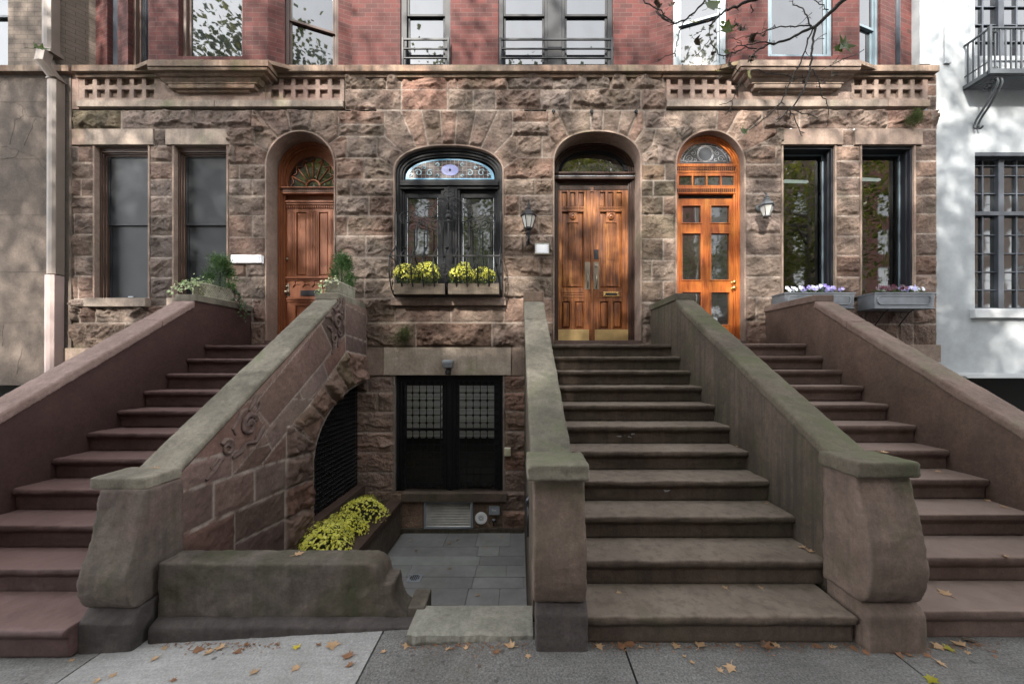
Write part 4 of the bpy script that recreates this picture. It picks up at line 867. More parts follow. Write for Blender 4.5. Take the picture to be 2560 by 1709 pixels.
mb = MB(); arcring(mb, arcpts(cx, zb, hw, hh), arcpts(cx, zb, hw + .09, hh + .1), 6.375, 6.45); attach(fixn(mb.build('fanlight_frame', M['doororange'], None, .004)), FL4)
mb = MB()
for f in (.97, .86): mb.tube([(p[0], D - .004, p[1]) for p in arcpts(cx, zb + .01, hw * f, hh * f)], .004, 4)
for r in (.135, .118): mb.tube([(cx + r * math.cos(a), D - .004, zb + .155 + r * math.sin(a)) for a in [2*math.pi*k/24 for k in range(25)]], .004, 4)
for k in range(13):
    a = math.pi * k / 12; mb.tube([(cx + hw * .86 * math.cos(a), D - .004, zb + .01 + hh * .86 * math.sin(a)), (cx + hw * .97 * math.cos(a), D - .004, zb + .01 + hh * .97 * math.sin(a))], .003, 4)
for fl in (-1, 1):
    for c, q, r, a, tn in ((.26, .075, .06, 0, 1.4), (.2, .17, .045, 2, 1.2), (.31, .03, .025, 0, 1), (.17, .05, .03, 1, 1.)): mb.tube(spiral(cx + fl * c, zb + q, r, r * .2, a, tn, 22, D - .004, fl), .0035, 4)
mb.tube([(cx - hw * .96, D - .004, zb + .03), (cx + hw * .96, D - .004, zb + .03)], .004, 4)
attach(mb.build('leading', plain('bright_lead', (.5, .5, .52), .4, .4)), FL4)
attach(MB().box(cx - .04, cx + .04, 6.38, 6.381, zb + .1, zb + .101).build('lead_bead', M['aluminium']), FL4) if False else None
mb = MB(); D = 6.36; hl = [PR(D, 1697.5 + 35.6 * k, 1730 + 35.6 * k, 439.5, 463) for k in range(4)]; leafgrid(mb, fx(1689, D), fx(1846, D), fz(470, D), fz(432, D), hl, D, .04)
for k in (1712, 1826): mb.box(fx(k - 7, D), fx(k + 7, D), D - .01, D, fz(432.5, D), fz(429.5, D))
TR = mb.build('transom_sash', M['doororange'], HR, .002)
mb = MB()
for p in hl: mb.quad((p[0], D + .025, p[2]), (p[1], D + .025, p[2]), (p[1], D + .025, p[3]), (p[0], D + .025, p[3]))
attach(mb.build('transom_panes', M['glassdoor']), TR)
D = 6.40; mb = MB(); mb.box(xa + .04, xb - .04, 6.42, 6.5, fz(500, D), fz(482, D)); mb.build('shadow_gap_strip', M['dark'], HR)  # dark strip that paints the shadow gap above the door
pn = [PR(D, a, b, c, d) for a, b in ((1705.5, 1751.5), (1777.5, 1823)) for c, d in ((515, 557), (584, 699), (731, 811))]
mb = MB(); x0, x1, z0, z1 = xa + .07, xb - .07, fz(851, D) + .01, fz(497, D); leafgrid(mb, x0, x1, z0, z1, pn, D)
for p in pn:
    e = .016
    for q in ((p[0] - e, p[0], p[2] - e, p[3] + e), (p[1], p[1] + e, p[2] - e, p[3] + e), (p[0], p[1], p[3], p[3] + e), (p[0], p[1], p[2] - e, p[2])): mb.box(q[0], q[1], D - .012, D, q[2], q[3])
DO = mb.build('door', M['doororange'], HR, .004)
for p in pn:
    mb = MB(); mb.quad((p[0], D + .03, p[2]), (p[1], D + .03, p[2]), (p[1], D + .03, p[3]), (p[0], D + .03, p[3])); attach(mb.build('pane', M['glassdoor']), DO)
for y, r in ((706, .03), (721, .036)):
    c = (fx(1832, D), D, fz(y, D)); mb = MB(); mb.lathe([(.034, 0), (.034, .008), (.014, .014), (.013, .03), (r, .042), (r, .058), (r * .6, .07), (.003, .072)], c, 16, 'y'); attach(mb.build('knob', M['brass'], None, 0, 2, True), DO)
# ---------------- ground ----------------
def gz(x): return -.16 if x < -2.8 else (.057 * x if x < 0 else 0.)
def concrete(name, c1, c2, spk=.5, sc=3.):
    m = NT(name); co = m.co(); a = m.noise(co, sc, 6, .65); b = m.noise(co, 85, 3, .75); c = m.noise(m.co((2.5, 26, 1)), 1.5, 4, .6)
    vo = m.n('TexVoronoi', Scale=140.); m.t.links.new(co, vo.inputs['Vector']); 
    col = m.ramp(a, [(.3, c1), (.7, c2)]); col = m.mix(spk, col, m.ramp(b, [(.34, .45), (.62, 1.45)]), 'MULTIPLY'); col = m.mix(.22, col, m.ramp(c, [(.35, .6), (.65, 1.3)]), 'MULTIPLY')
    col = m.mix(.45 * spk, col, m.ramp(vo.outputs['Color'], [(.2, .5), (.8, 1.4)]), 'MULTIPLY')
    col = m.mix(m.ramp(m.noise(co, .9, 7, .7, .5), [(.5, 0), (.68, .55)]), col, (.06, .052, .044)); gs = m.n('TexVoronoi', Scale=5.5, Randomness=1.); m.t.links.new(co, gs.inputs['Vector']); col = m.mix(m.ramp(gs.outputs['Distance'], [(.07, .75), (.1, 0)]), col, (.045, .042, .04))
    return m.done(col, .9, m.bump(m.math('ADD', a, b), .35, .006), spec=.25)
cbright = concrete('pale_brushed_concrete', (.175, .172, .167), (.265, .262, .257), .35, 2.2); cgrey = concrete('grey_aggregate_concrete', (.072, .07, .067), (.13, .127, .123), .75, 1.6); cdark = concrete('dark_concrete', (.11, .108, .105), (.175, .17, .165), .55)
xs = [-12, -9.4, -7.2, -4.6, -2.68, -.905, .6, 2.155, 3.9, 5.6, 7.4, 9.2, 12]
for i, (a, b) in enumerate(zip(xs, xs[1:])):
    for y0, y1 in ((-4, -2.0), (-1.99, .2), (.21, 3.)):
        mb = MB(); pts = sorted({a + .006, b - .006} | {x for x in (-2.8, 0.) if a + .01 < x < b - .01})
        ye = y1
        if y1 == 3. and b > -2.6 and a < 0: ye = 2.62 if b < .5 else 2.62
        for p, q in zip(pts, pts[1:]):
            mb.add([(p, y0, gz(p)), (q, y0, gz(q)), (q, ye, gz(q)), (p, ye, gz(p)), (p, y0, gz(p) - .1), (q, y0, gz(q) - .1), (q, ye, gz(q) - .1), (p, ye, gz(p) - .1)], [(0,1,2,3),(0,4,5,1),(1,5,6,2),(2,6,7,3),(3,7,4,0)])
        tag(mb.build('sidewalk', cbright if i == 4 else (cdark if i < 4 else cgrey)), kind='structure')
mb = MB(); mb.box(-60, 60, -4.2, 2.6, -.3, -.285); mb.mat(0); tag(mb.build('ground', M['soil']), kind='structure')
mb = MB(); mb.quad((-60, -14, -.3), (60, -14, -.3), (60, -4.2, -.3), (-60, -4.2, -.3)); tag(mb.build('road', plain('asphalt', (.055, .055, .057), .9, 0, .5, 80, .3)), kind='structure')
mb = MB(); mb.box(-60, 60, -4.2, -4.0, -.3, -.165); tag(mb.build('kerb', cgrey), kind='structure'); mb = MB(); mb.box(-60, 60, -18, -14, -.3, -.15); tag(mb.build('pavement', cgrey), kind='structure')
for a, b in ((-16, -4.68), (4.18, 16)): tag(MB().box(a, b, 3.005, 7.6, gz(a) - .14, gz(a) - .03).build('front_yard', cdark), kind='structure')
# areaway: bluestone paving, entry slab, steps down
m = NT('bluestone'); co = m.co(); at = m.n('Attribute', _attribute_name='Col'); a = m.noise(co, 2.4, 6, .65); col = m.mix(1., m.ramp(a, [(.3, (.14, .142, .138)), (.7, (.225, .228, .222))]), at.outputs['Color'], 'MULTIPLY')
col = m.mix(m.ramp(m.noise(co, 1.3, 5, .65), [(.55, 0), (.75, .5)]), col, (.085, .09, .06)); bluestone = m.done(col, .8, m.bump(m.noise(co, 30, 5, .7), .3, .006), spec=.3)
mb = MB(); rng = random.Random(4); cols = []
Y = [6.25, 5.72, 5.44, 5.19, 4.91, 4.66, 4.33, 3.98]
sp = [[-1.2, -.72, -.2], [-.66, -.35], [-.6, .0], [-1.5, -.62, -.22], [-.63, .0], [-1.15, -.66, -.28], [-1.05, -.66]]
for r in range(7):
    xs_ = [-1.93] + sp[r] + [.06]
    for p, q in zip(xs_, xs_[1:]):
        if q - p < .05: continue
        dz = rng.uniform(-.003, .003); n0 = len(mb.v); mb.box(p + .003, q - .003, Y[r + 1] + .003, Y[r] - .003, -1.1, -1.05 + dz); t = rng.uniform(.86, 1.14); cols += [(t, t * rng.uniform(.97, 1.03), t, 1)] * 8
o = mb.build('areaway_paving', bluestone); at = o.data.color_attributes.new('Col', 'FLOAT_COLOR', 'POINT'); at.data.foreach_set('color', [c for k in cols for c in k]); tag(o, kind='structure')
mb = MB(); mb.box(-2.6, .1, 2.55, 6.3, -1.16, -1.07); tag(mb.build('areaway_bed', plain('grout', (.12, .115, .1), .95, 0, .4, 60)), kind='structure')
slab = stone('bluestone_slab', (.14, .135, .115), (.21, .205, .175), None, 2.5, .3, 80, streak=.15)
mb = MB(); n = 26; rr = random.Random(2)
top = [(-.712 + .772 * i / n, 2.335 + .012 * rr.random(), .033) for i in range(n + 1)]
mb.loft([[(p[0], p[1] + .012 * rr.random(), -.06), (p[0], p[1] - .008 * rr.random(), -.02 + .01 * rr.random()), (p[0], p[1], .022), (p[0], p[1] + .016, .033), (p[0], 2.615, .033), (p[0], 2.615, -.06)] for p in top])
o = fixn(mb.build('entry_slab', slab)); tag(o, 'worn stone slab at the sidewalk entry to the sunken areaway', 'slab')
t = thing('areaway_steps', (-.3, 3.2, -1.05), 'steep stone steps dropping behind the entry slab into the areaway', 'steps')
for k in range(5):
    mb = MB(); mb.box(-.70, .03, 2.617 + .25 * k, 2.617 + .25 * (k + 1) + .02, -1.06, .02 - .185 * (k + 1)); mb.build('step', slab, t, .008)

# ---------------- stoops ----------------
CL = bpy.data.textures.new('chips', 'CLOUDS'); CL.noise_scale = .09; CL.noise_depth = 4
def weather(o, vox=.013, st=.016):
    """worn, slightly uneven stone: remesh finely and push the surface about"""
    r = o.modifiers.new('remesh', 'REMESH'); r.mode = 'VOXEL'; r.voxel_size = vox; r.use_smooth_shade = True
    d = o.modifiers.new('wear_toplight', 'DISPLACE'); d.texture = CL; d.texture_coords = 'LOCAL'; d.strength = st; d.mid_level = .5; return o
def step(parent, X0, X1, y, z, r, yb, mt, rnd=True, last=False):
    if rnd: pr = [(y + .034, z - r - .002), (y + .034, z - .058), (y + .012, z - .056), (y + .002, z - .042), (y, z - .026), (y + .005, z - .01), (y + .016, z - .001), (y + .03, z)]
    else: pr = [(y + .03, z - r - .002), (y + .03, z - .068), (y + .012, z - .066), (y + .012, z - .05), (y, z - .046), (y, z - .006), (y + .006, z)]
    mb = MB(); n = 14; rings = []; rr = random.Random(int(y * 1000))
    for i in range(n + 1):
        x = X0 + (X1 - X0) * i / n; j = (.004 if rnd else .0006); rings.append([(x, p[0] + rr.uniform(-j, j) * (1 if 2 <= k <= 6 else 0), p[1] + (rr.uniform(-j, j) if k > 4 else 0)) for k, p in enumerate(pr)] + [(x, yb, z), (x, yb, z - r - .002)])
    o2, mb.smooth = mb.smooth, False; mb.loft(rings); return weather(fixn(mb.build('step', mt, parent)), .0125, .012 if rnd else .006)
def parapet(parent, c0, c1, Dk, zk, ztop, Dn, zn, wall, cap, zbot, inset=.018, th=.088, xn=None, core=None, yend=YF - .002):
    """c0..c1 cap x range at the knee (xn: at the near end); sloping coping from (Dn, zn) to (Dk, zk), level coping to the house"""
    n0, n1 = xn if xn else (c0, c1); sl = (zk - zn) / (Dk - Dn)
    w0, w1 = (c0 + inset, c1 - inset) if core is None else core; v0, v1 = (n0 + inset, n1 - inset) if core is None else core
    mb = MB(); P = [(Dn, zbot), (Dn, zn - th + .01), (Dk, zk - th + .01), (Dk + .004, zk), (yend, zk), (yend, zbot)]
    f = lambda y, a, b: a + (b - a) * min(1, (y - Dn) / (Dk - Dn))
    mb.loft([[(f(y, v0, w0), y, z) for y, z in P], [(f(y, v1, w1), y, z) for y, z in P]]); fixn(mb.build('parapet_wall', STONES[wall], parent))
    segs_ = 3; pts = [(Dn + (Dk - Dn) * k / segs_) for k in range(segs_ + 1)]; 
    for k, (a, b) in enumerate(((Dn, Dn + (Dk - Dn) * .80), (Dn + (Dk - Dn) * .803, Dk))):
        mb = MB(); m_ = 16; rings = []
        rr = random.Random(k + int(c0 * 100))
        for i in range(m_ + 1):
            y = a + (b - a) * i / m_; z = zn + (y - Dn) * sl; x0, x1 = f(y, n0, c0), f(y, n1, c1); e = .012; j = lambda: rr.uniform(-.002, .002)
            rings.append([(x0 + j(), y, z - th), (x1 + j(), y, z - th), (x1 + j(), y, z - e), (x1 - e, y, z + j() * .5), (x0 + e, y, z + j() * .5), (x0 + j(), y, z - e)])
        mb.loft(rings); weather(fixn(mb.build('coping', STONES[cap[0]], parent)), .012, .013)
    mb = MB(); mb.box(c0 - .004, c1 + .004, Dk - .002, yend, ztop - (ztop - zk) - .004, ztop); mb.build('coping', STONES[cap[1]], parent, .008)
def crs(p, n=6):
    out = []
    for i in range(len(p) - 1):
        a, b, c, d = p[max(i - 1, 0)], p[i], p[i + 1], p[min(i + 2, len(p) - 1)]
        for k in range(n):
            t = k / n; out.append(tuple(.5 * (2 * b[q] + (c[q] - a[q]) * t + (2 * a[q] - 5 * b[q] + 4 * c[q] - d[q]) * t * t + (3 * b[q] - a[q] - 3 * c[q] + d[q]) * t ** 3) for q in (0, 1)))
    return out + [p[-1]]
def newel(parent, x0, x1, bx0, bx1, base, scroll, cap, zbot, mt, mcap, yb, mb_=None):
    """base block (front depth, top z), scroll profile (depth, z) from the curl up, cap (x0,x1,d0,d1,z0,z1)"""
    mb = MB(); c = crs(scroll); mb.prism(c + [(yb, c[-1][1]), (yb, c[0][1])], x0, x1, 'x'); weather(fixn(mb.build('newel_shaft', STONES[mt], parent, .007)))
    mb = MB(); mb.prism([(base[0], zbot), (base[0], base[1]), (scroll[0][0] + .004, scroll[0][1] + .001), (yb - .01, scroll[0][1] + .001), (yb - .01, zbot)], bx0, bx1, 'x'); weather(fixn(mb.build('newel_base', STONES[mb_ or mt], parent, .007)))
    mb = MB(); mb.box(*cap); weather(mb.build('newel_cap', STONES[mcap], parent, .012, 3), .011)
STONES['brownmoss'] = stone('brown_mossy_coping', (.13, .088, .072), (.185, .132, .112), (.15, .11, .088), 2.0, .3, 80, moss=.42, moss_up=True, moss_col=(.11, .12, .06))
TL = thing('stoop', (-3.6, 2.4, -.16), 'oxblood painted stoop with eleven steps climbing to the red-brown door at left', 'stoop', 'stoops of the row houses')
TM = thing('stoop', (1.15, 2.25, 0), 'middle brown stoop with mossy coping climbing to the weathered oak double door', 'stoop', 'stoops of the row houses')
TR_ = thing('stoop', (3.2, 2.3, 0), 'smooth pinkish brown stoop at right climbing to the orange door', 'stoop', 'stoops of the row houses')
def flight(T, D_, z_, X0, X1, X1s, r, mt, rnd):
    for k in range(1, 12):
        a, b = X1s if k == 1 else (X0, X1)
        step(T, a, b, D_(k), z_(k), r, D_(k + 1) + .09 if k < 11 else 6.225, mt, rnd)
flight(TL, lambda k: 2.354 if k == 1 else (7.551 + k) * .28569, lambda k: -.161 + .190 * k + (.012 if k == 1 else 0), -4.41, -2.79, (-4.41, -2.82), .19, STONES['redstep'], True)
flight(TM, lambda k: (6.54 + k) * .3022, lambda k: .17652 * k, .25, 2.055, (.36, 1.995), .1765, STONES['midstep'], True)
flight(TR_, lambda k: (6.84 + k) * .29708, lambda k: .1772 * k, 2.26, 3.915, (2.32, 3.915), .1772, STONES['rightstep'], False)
parapet(TL, -4.665, -4.39, 5.14, 2.518, 2.602, 2.80, .975, 'redpaint', ('pinkcap', 'greycap'), -.4)
parapet(TL, -2.843, -2.53, 5.24, 2.551, 2.638, 2.816, .909, 'redpaint', ('greycap', 'greycap'), -1.1, core=(-2.825, -2.76))
parapet(TM, .005, .262, 4.9, 2.469, 2.59, 2.50, 1.084, 'midwall', ('greycap', 'ledge'), -1.1, xn=(.047, .323), inset=.015)
parapet(TM, 2.03, 2.285, 5.13, 2.526, 2.613, 2.545, 1.0984, 'midwall', ('greencap', 'greencap'), -.4)
parapet(TR_, 3.90, 4.163, 5.15, 2.509, 2.595, 2.55, .885, 'rightwall', ('brownmoss', 'brownmoss'), -.4)
SCL = [(2.483, .103), (2.445, .135), (2.418, .2), (2.413, .27), (2.423, .353), (2.463, .459), (2.497, .58), (2.516, .68), (2.53, .77), (2.538, .845)]
newel(TL, -2.81, -2.49, -2.825, -2.478, (2.43, .0276), SCL, (-2.885, -2.505, 2.548, 2.825, .84, .922), -.4, 'newel', 'greycap', 2.82, 'newelbase')
newel(TL, -4.72, -4.40, -4.735, -4.39, (2.43, .0276), SCL, (-4.79, -4.34, 2.548, 2.81, .84, .98), -.4, 'redpaint', 'pinkcap', 2.81)
SCM = [(2.285, .262), (2.24, .3), (2.205, .38), (2.193, .48), (2.196, .55), (2.213, .66), (2.247, .79), (2.275, .89), (2.293, .96), (2.303, 1.01)]
newel(TM, 1.99, 2.325, 2.012, 2.35, (2.2285, .214), SCM, (1.962, 2.335, 2.25, 2.56, 1.006, 1.102), -.3, 'newelb', 'greencap', 2.56)
newel(TM, .06, .365, .074, .38, (2.24, .21), SCM, (.022, .378, 2.177, 2.515, 1.01, 1.107), -.3, 'newelb', 'greycap', 2.51, 'newelbase')
newel(TR_, 3.87, 4.2, 3.855, 4.22, (2.2285, .214), SCM, (3.83, 4.24, 2.25, 2.56, .82, .91), -.3, 'newelb', 'brownmoss', 2.56)
# pale scuffs where the stone has spalled on two middle risers
rr = random.Random(6); mb = MB()
for k, px, w, h, n_ in ((5, 1562, .07, .02, 5), (3, 1675, .035, .025, 4)):
    y = (6.54 + k + 1) * .3022 + .034 - .0015; z = .17652 * (k + .55)
    for j in range(n_):
        c = (fx(px, y) + rr.gauss(0, w), y, z + rr.gauss(0, h * .7)); s = rr.uniform(.012, .03); mb.add([(c[0] + s * rr.uniform(.5, 1.3) * math.cos(a) * 1.5, y, c[2] + s * rr.uniform(.4, 1) * .5 * math.sin(a)) for a in [6.283 * q / 9 for q in range(9)]], [tuple(range(9))])
o = mb.build('spalled_patch', plain('bare_pale_stone', (.3, .31, .32), .8), TM); o['kind'] = 'stuff'
# carved and rock-faced areaway side of the left stoop
XS = -2.52
def S(px, py): D = F * XS / (px - CX); return (D, HC + (CY - py) * D / F)
B1 = lambda L: [S(700 + x * .2041, 740 + y * .2041) for x, y in L]; B2 = lambda L: [S(500 + x * .2041, 1000 + y * .2041) for x, y in L]
sm = dict(amp=.006)
class SideArch:
    def sd(s, u, v):
        dx = np.maximum(6.3 - u, 0) / 1.68; up = np.maximum(v - .45, 0) / .93; r = np.sqrt(dx ** 2 + up ** 2)
        return np.where(v > .45, (r - 1) * 1.05, 4.62 - u)
sb = []
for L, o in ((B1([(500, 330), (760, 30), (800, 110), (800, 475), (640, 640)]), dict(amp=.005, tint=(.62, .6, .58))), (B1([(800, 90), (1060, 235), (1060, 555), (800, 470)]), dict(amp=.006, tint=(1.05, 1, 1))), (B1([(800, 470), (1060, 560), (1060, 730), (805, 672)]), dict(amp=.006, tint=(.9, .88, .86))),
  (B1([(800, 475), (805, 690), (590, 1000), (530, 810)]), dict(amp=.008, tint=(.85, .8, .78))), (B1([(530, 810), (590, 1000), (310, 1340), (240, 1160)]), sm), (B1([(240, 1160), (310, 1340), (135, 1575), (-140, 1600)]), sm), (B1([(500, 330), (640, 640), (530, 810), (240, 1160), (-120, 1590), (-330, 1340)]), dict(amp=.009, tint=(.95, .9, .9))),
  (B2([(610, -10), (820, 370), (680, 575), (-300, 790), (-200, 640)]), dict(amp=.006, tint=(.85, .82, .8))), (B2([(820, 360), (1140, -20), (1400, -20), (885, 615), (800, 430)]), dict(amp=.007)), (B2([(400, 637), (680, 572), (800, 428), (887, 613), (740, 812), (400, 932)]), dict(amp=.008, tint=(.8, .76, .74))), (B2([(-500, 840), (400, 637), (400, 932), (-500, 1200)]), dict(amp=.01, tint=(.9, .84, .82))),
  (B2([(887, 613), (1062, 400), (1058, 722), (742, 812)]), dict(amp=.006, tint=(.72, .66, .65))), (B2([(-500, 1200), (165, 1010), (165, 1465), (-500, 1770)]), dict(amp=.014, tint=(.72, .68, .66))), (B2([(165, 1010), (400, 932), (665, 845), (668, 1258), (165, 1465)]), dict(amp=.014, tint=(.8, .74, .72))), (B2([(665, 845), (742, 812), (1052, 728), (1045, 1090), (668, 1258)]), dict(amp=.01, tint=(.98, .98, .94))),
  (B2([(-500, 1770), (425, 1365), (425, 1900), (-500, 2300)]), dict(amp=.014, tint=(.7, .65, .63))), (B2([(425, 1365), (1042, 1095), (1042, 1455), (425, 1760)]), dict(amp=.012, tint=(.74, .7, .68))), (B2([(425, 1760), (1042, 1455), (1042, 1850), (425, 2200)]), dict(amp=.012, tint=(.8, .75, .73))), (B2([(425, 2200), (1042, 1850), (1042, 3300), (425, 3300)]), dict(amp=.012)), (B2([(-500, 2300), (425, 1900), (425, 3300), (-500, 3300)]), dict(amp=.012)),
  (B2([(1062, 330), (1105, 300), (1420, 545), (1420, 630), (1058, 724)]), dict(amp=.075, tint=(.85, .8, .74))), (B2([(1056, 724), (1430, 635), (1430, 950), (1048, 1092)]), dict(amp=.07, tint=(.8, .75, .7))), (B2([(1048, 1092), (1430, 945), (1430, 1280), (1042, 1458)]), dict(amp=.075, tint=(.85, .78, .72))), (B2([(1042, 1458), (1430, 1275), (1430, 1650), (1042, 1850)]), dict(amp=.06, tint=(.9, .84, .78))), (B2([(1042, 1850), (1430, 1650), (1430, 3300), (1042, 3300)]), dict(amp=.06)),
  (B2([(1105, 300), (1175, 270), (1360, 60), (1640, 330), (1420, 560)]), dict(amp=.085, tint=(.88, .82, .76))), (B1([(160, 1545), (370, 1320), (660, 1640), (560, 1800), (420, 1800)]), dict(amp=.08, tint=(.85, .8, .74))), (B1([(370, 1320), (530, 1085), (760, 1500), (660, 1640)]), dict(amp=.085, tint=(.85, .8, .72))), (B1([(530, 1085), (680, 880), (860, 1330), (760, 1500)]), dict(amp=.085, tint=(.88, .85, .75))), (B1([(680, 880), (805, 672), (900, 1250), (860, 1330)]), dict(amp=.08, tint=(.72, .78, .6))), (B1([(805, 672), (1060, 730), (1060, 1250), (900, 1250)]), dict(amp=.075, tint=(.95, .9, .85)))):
    sb.append((L, o))
sb.insert(0, ([(2.7, -1.2), (6.25, -1.2), (6.25, 2.6), (2.7, 2.6)], dict(amp=.006)))
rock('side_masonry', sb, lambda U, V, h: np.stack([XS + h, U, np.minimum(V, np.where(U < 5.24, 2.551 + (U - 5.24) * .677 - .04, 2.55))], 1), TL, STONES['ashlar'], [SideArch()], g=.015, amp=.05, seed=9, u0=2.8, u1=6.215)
mb = MB(); pr = [(4.62, -.7)] + [(6.3 - 1.68 * math.cos(a), .45 + .93 * math.sin(a)) for a in [R(90) * k / 20 for k in range(21)]]
mb.loft([[(XS + .004, y, z), (-2.755, y, z), (-2.755, y + (-.03 if k < 3 else -.01), z + .02), (XS + .004, y - .016, z + (.016 if k > 3 else 0))] for k, (y, z) in enumerate(pr)]); fixn(mb.build('arch_lining', STONES['roughd'], TL))
mb = MB(); mb.quad((-2.757, 4.4, -1.05), (-2.757, 6.22, -1.05), (-2.757, 6.22, 1.5), (-2.757, 4.4, 1.5)); mb.build('arch_void', M['dark'], TL)
mb = MB(); mb.box(-2.75, -2.555, 4.63, 6.21, -.62, -.285); mb.build('arch_sill', STONES['rightwall'], TL, .006)
# carved foliage panels
def relief(mb, c, sc, items):
    for (u, v, r, a, tn, th) in items:
        n = 22; mb.tube([(XS + .007 + .004 * math.sin(math.pi * i / n), c[0] + sc * (u + (r * (1 - .8 * i / n)) * math.cos(a + tn * 6.283 * i / n)), c[1] + sc * (v + (r * (1 - .8 * i / n)) * math.sin(a + tn * 6.283 * i / n))) for i in range(n + 1)], [1.3 * sc * th * (1 - .4 * i / n) for i in range(n + 1)], 6)
def leafr(mb, pts, th, c, sc): mb.tube([(XS + .006, c[0] + sc * u, c[1] + sc * v) for u, v in pts], [1.35 * sc * th * (.35 + .65 * math.sin(math.pi * (i + .4) / (len(pts)))) for i in range(len(pts))], 6)
mb = MB(); c = S(621, 1062)
relief(mb, c, 1, [(0, 0, .105, .3, 1.5, .022), (-.26, -.15, .075, 2.6, -1.4, .018), (-.02, .0, .03, 0, .9, .014)])
for pts, th in (([(-.05, -.16), (.08, -.17), (.16, -.08), (.21, -.03)], .022), ([(-.48, -.36), (-.4, -.3), (-.34, -.24)], .02), ([(-.44, -.28), (-.36, -.22), (-.3, -.24)], .015), ([(.0, .13), (.06, .2), (.1, .27)], .02), ([(.08, .1), (.14, .14), (.15, .2)], .016), ([(-.14, .06), (-.1, .13), (-.03, .15)], .018), ([(-.2, -.25), (-.1, -.22), (-.05, -.16)], .02), ([(-.16, -.06), (-.2, .0), (-.14, .06)], .015)): leafr(mb, pts, th, c, 1)
weather(mb.build('carving', STONES['carved'], TL), .007, .014); c = S(840, 808); mb = MB()
relief(mb, c, 1, [(0.03, 0.02, .11, .5, 1.3, .022), (-.06, -.2, .08, 2.4, 1.2, .02), (.12, .22, .07, -1, -1.2, .018), (.1, -.12, .06, 2, 1.1, .015)])
for pts, th in (([(-.28, .05), (-.18, .08), (-.1, .02)], .024), ([(-.25, -.06), (-.17, -.08), (-.12, -.14)], .022), ([(-.1, .2), (-.02, .16), (.05, .2)], .02), ([(.22, .38), (.2, .28), (.16, .22)], .022), ([(.1, .36), (.12, .28), (.1, .2)], .018), ([(-.12, -.42), (-.08, -.32), (-.1, -.24)], .022), ([(.04, -.32), (.05, -.25), (.1, -.2)], .02), ([(.24, .08), (.2, .0), (.22, -.1)], .02), ([(.02, .14), (.1, .1), (.16, .1)], .018)): leafr(mb, pts, th, c, 1)
weather(mb.build('carving', STONES['carved'], TL), .007, .014)
# grille in the arch under the stoop
t = thing('arch_grille', (-2.70, 5.4, -.28), 'black iron lattice grille closing the arch under the left stoop', 'window grille')
mb = MB(); X = -2.69
y = 4.66
def top(y): return .45 + .93 * math.sqrt(max(0, 1 - ((6.3 - y) / 1.68) ** 2)) - .02
while y < 6.2: mb.box(X - .006, X + .006, y - .007, y + .007, -.284, top(y)); y += .064
z = -.25
while z < 1.36:
    ya = 4.64 if z < .45 else 6.3 - 1.68 * math.sqrt(max(0, 1 - ((z - .45) / .93) ** 2)) + .02
    mb.box(X + .006, X + .016, ya, 6.2, z - .007, z + .007); z += .064
z = -.218
while z < 1.3:
    y = 4.69 + .0
    while y < 6.18:
        if z + .05 < top(y):
            mb.loft([[(X + .012, y + .03 * math.cos(a), z + .022 * math.sin(a)), (X + .028, y + .024 * math.cos(a), z + .016 * math.sin(a))] for a in [math.pi * k / 4 for k in range(5)]], False, False)
        y += .064
    z += .064
mb.build('lattice', M['iron'], t)

# ---------------- low wall, planter bed ----------------
t = thing('low_wall', (-1.6, 2.66, -.1), 'low mossy stone wall with a scrolled end along the sidewalk', 'garden wall')
D0, D1 = 2.57, 2.765; E = [(-2.45, -.3), (-2.45, .342), (-1.04, .342)] + crs([(-1.04, .342), (-.98, .315), (-.945, .26), (-.935, .215)], 4)[1:] + [(-.935, .212), (-.868, .212)] + crs([(-.868, .212), (-.862, .1), (-.82, .02), (-.775, -.01)], 5)[1:] + [(-.775, -.3)]
def wallx(z): return 0
mb = MB(); mb.prism(E, D0, D1); weather(fixn(mb.build('wall', STONES['lowwall'], t, .022, 3)), .012, .02)
mb = MB(); mb.prism([(2.49, -.35), (2.49, -.03), (2.53, -.012), (2.575, -.008), (2.575, -.35)], -2.44, -.72, 'x'); weather(fixn(mb.build('plinth', STONES['newelbase'], t, .012)), .012, .016)
mb = MB(); mb.prism([(2.575, -.3), (2.575, .045), (2.77, .06), (2.77, -.3)], -.775, -.66, 'x'); fixn(mb.build('wall_stop', STONES['lowwall'], t, .01))
mb = MB(); mb.box(-2.5, -1.93, 2.6, 2.77, -1.06, -.1); mb.box(-1.93, -.71, 2.64, 2.77, -1.06, -.1); mb.build('retaining_face', STONES['roughd'], t)
t = thing('planter_wall', (-2.02, 4.4, -1.05), 'brownstone planter kerb beside the yellow flower bed in the areaway', 'planter')
mb = MB(); mb.box(-2.10, -1.955, 2.78, 6.12, -1.05, -.585); mb.build('wall', stone('dark_rough_planter', (.075, .06, .048), (.14, .11, .088), None, 3., .8, 50, moss=.25), t); mb = MB(); mb.box(-2.125, -1.93, 2.78, 6.13, -.585, -.50); mb.build('coping', STONES['rightwall'], t, .008)
mb = MB(); n = 24; rr = random.Random(5); mb.v = []; 
for i in range(n + 1):
    for j in range(6): mb.v.append((-2.56 + .45 * j / 5, 2.78 + 3.43 * i / n, -.62 + rr.uniform(-.02, .02)))
mb.f = [(i * 6 + j, i * 6 + j + 1, i * 6 + j + 7, i * 6 + j + 6) for i in range(n) for j in range(5)]; mb.m = [0] * len(mb.f); mb.sm = [True] * len(mb.f); mb.build('soil', M['soil'], t)
for H, a, b in ((HL, -7.33, -4.67), (HR, 4.15, 6.70)): MB().box(a, b, 6.24, 6.6, -.3, fz(868)).build('base_wall', STONES['dress'], H, .004)
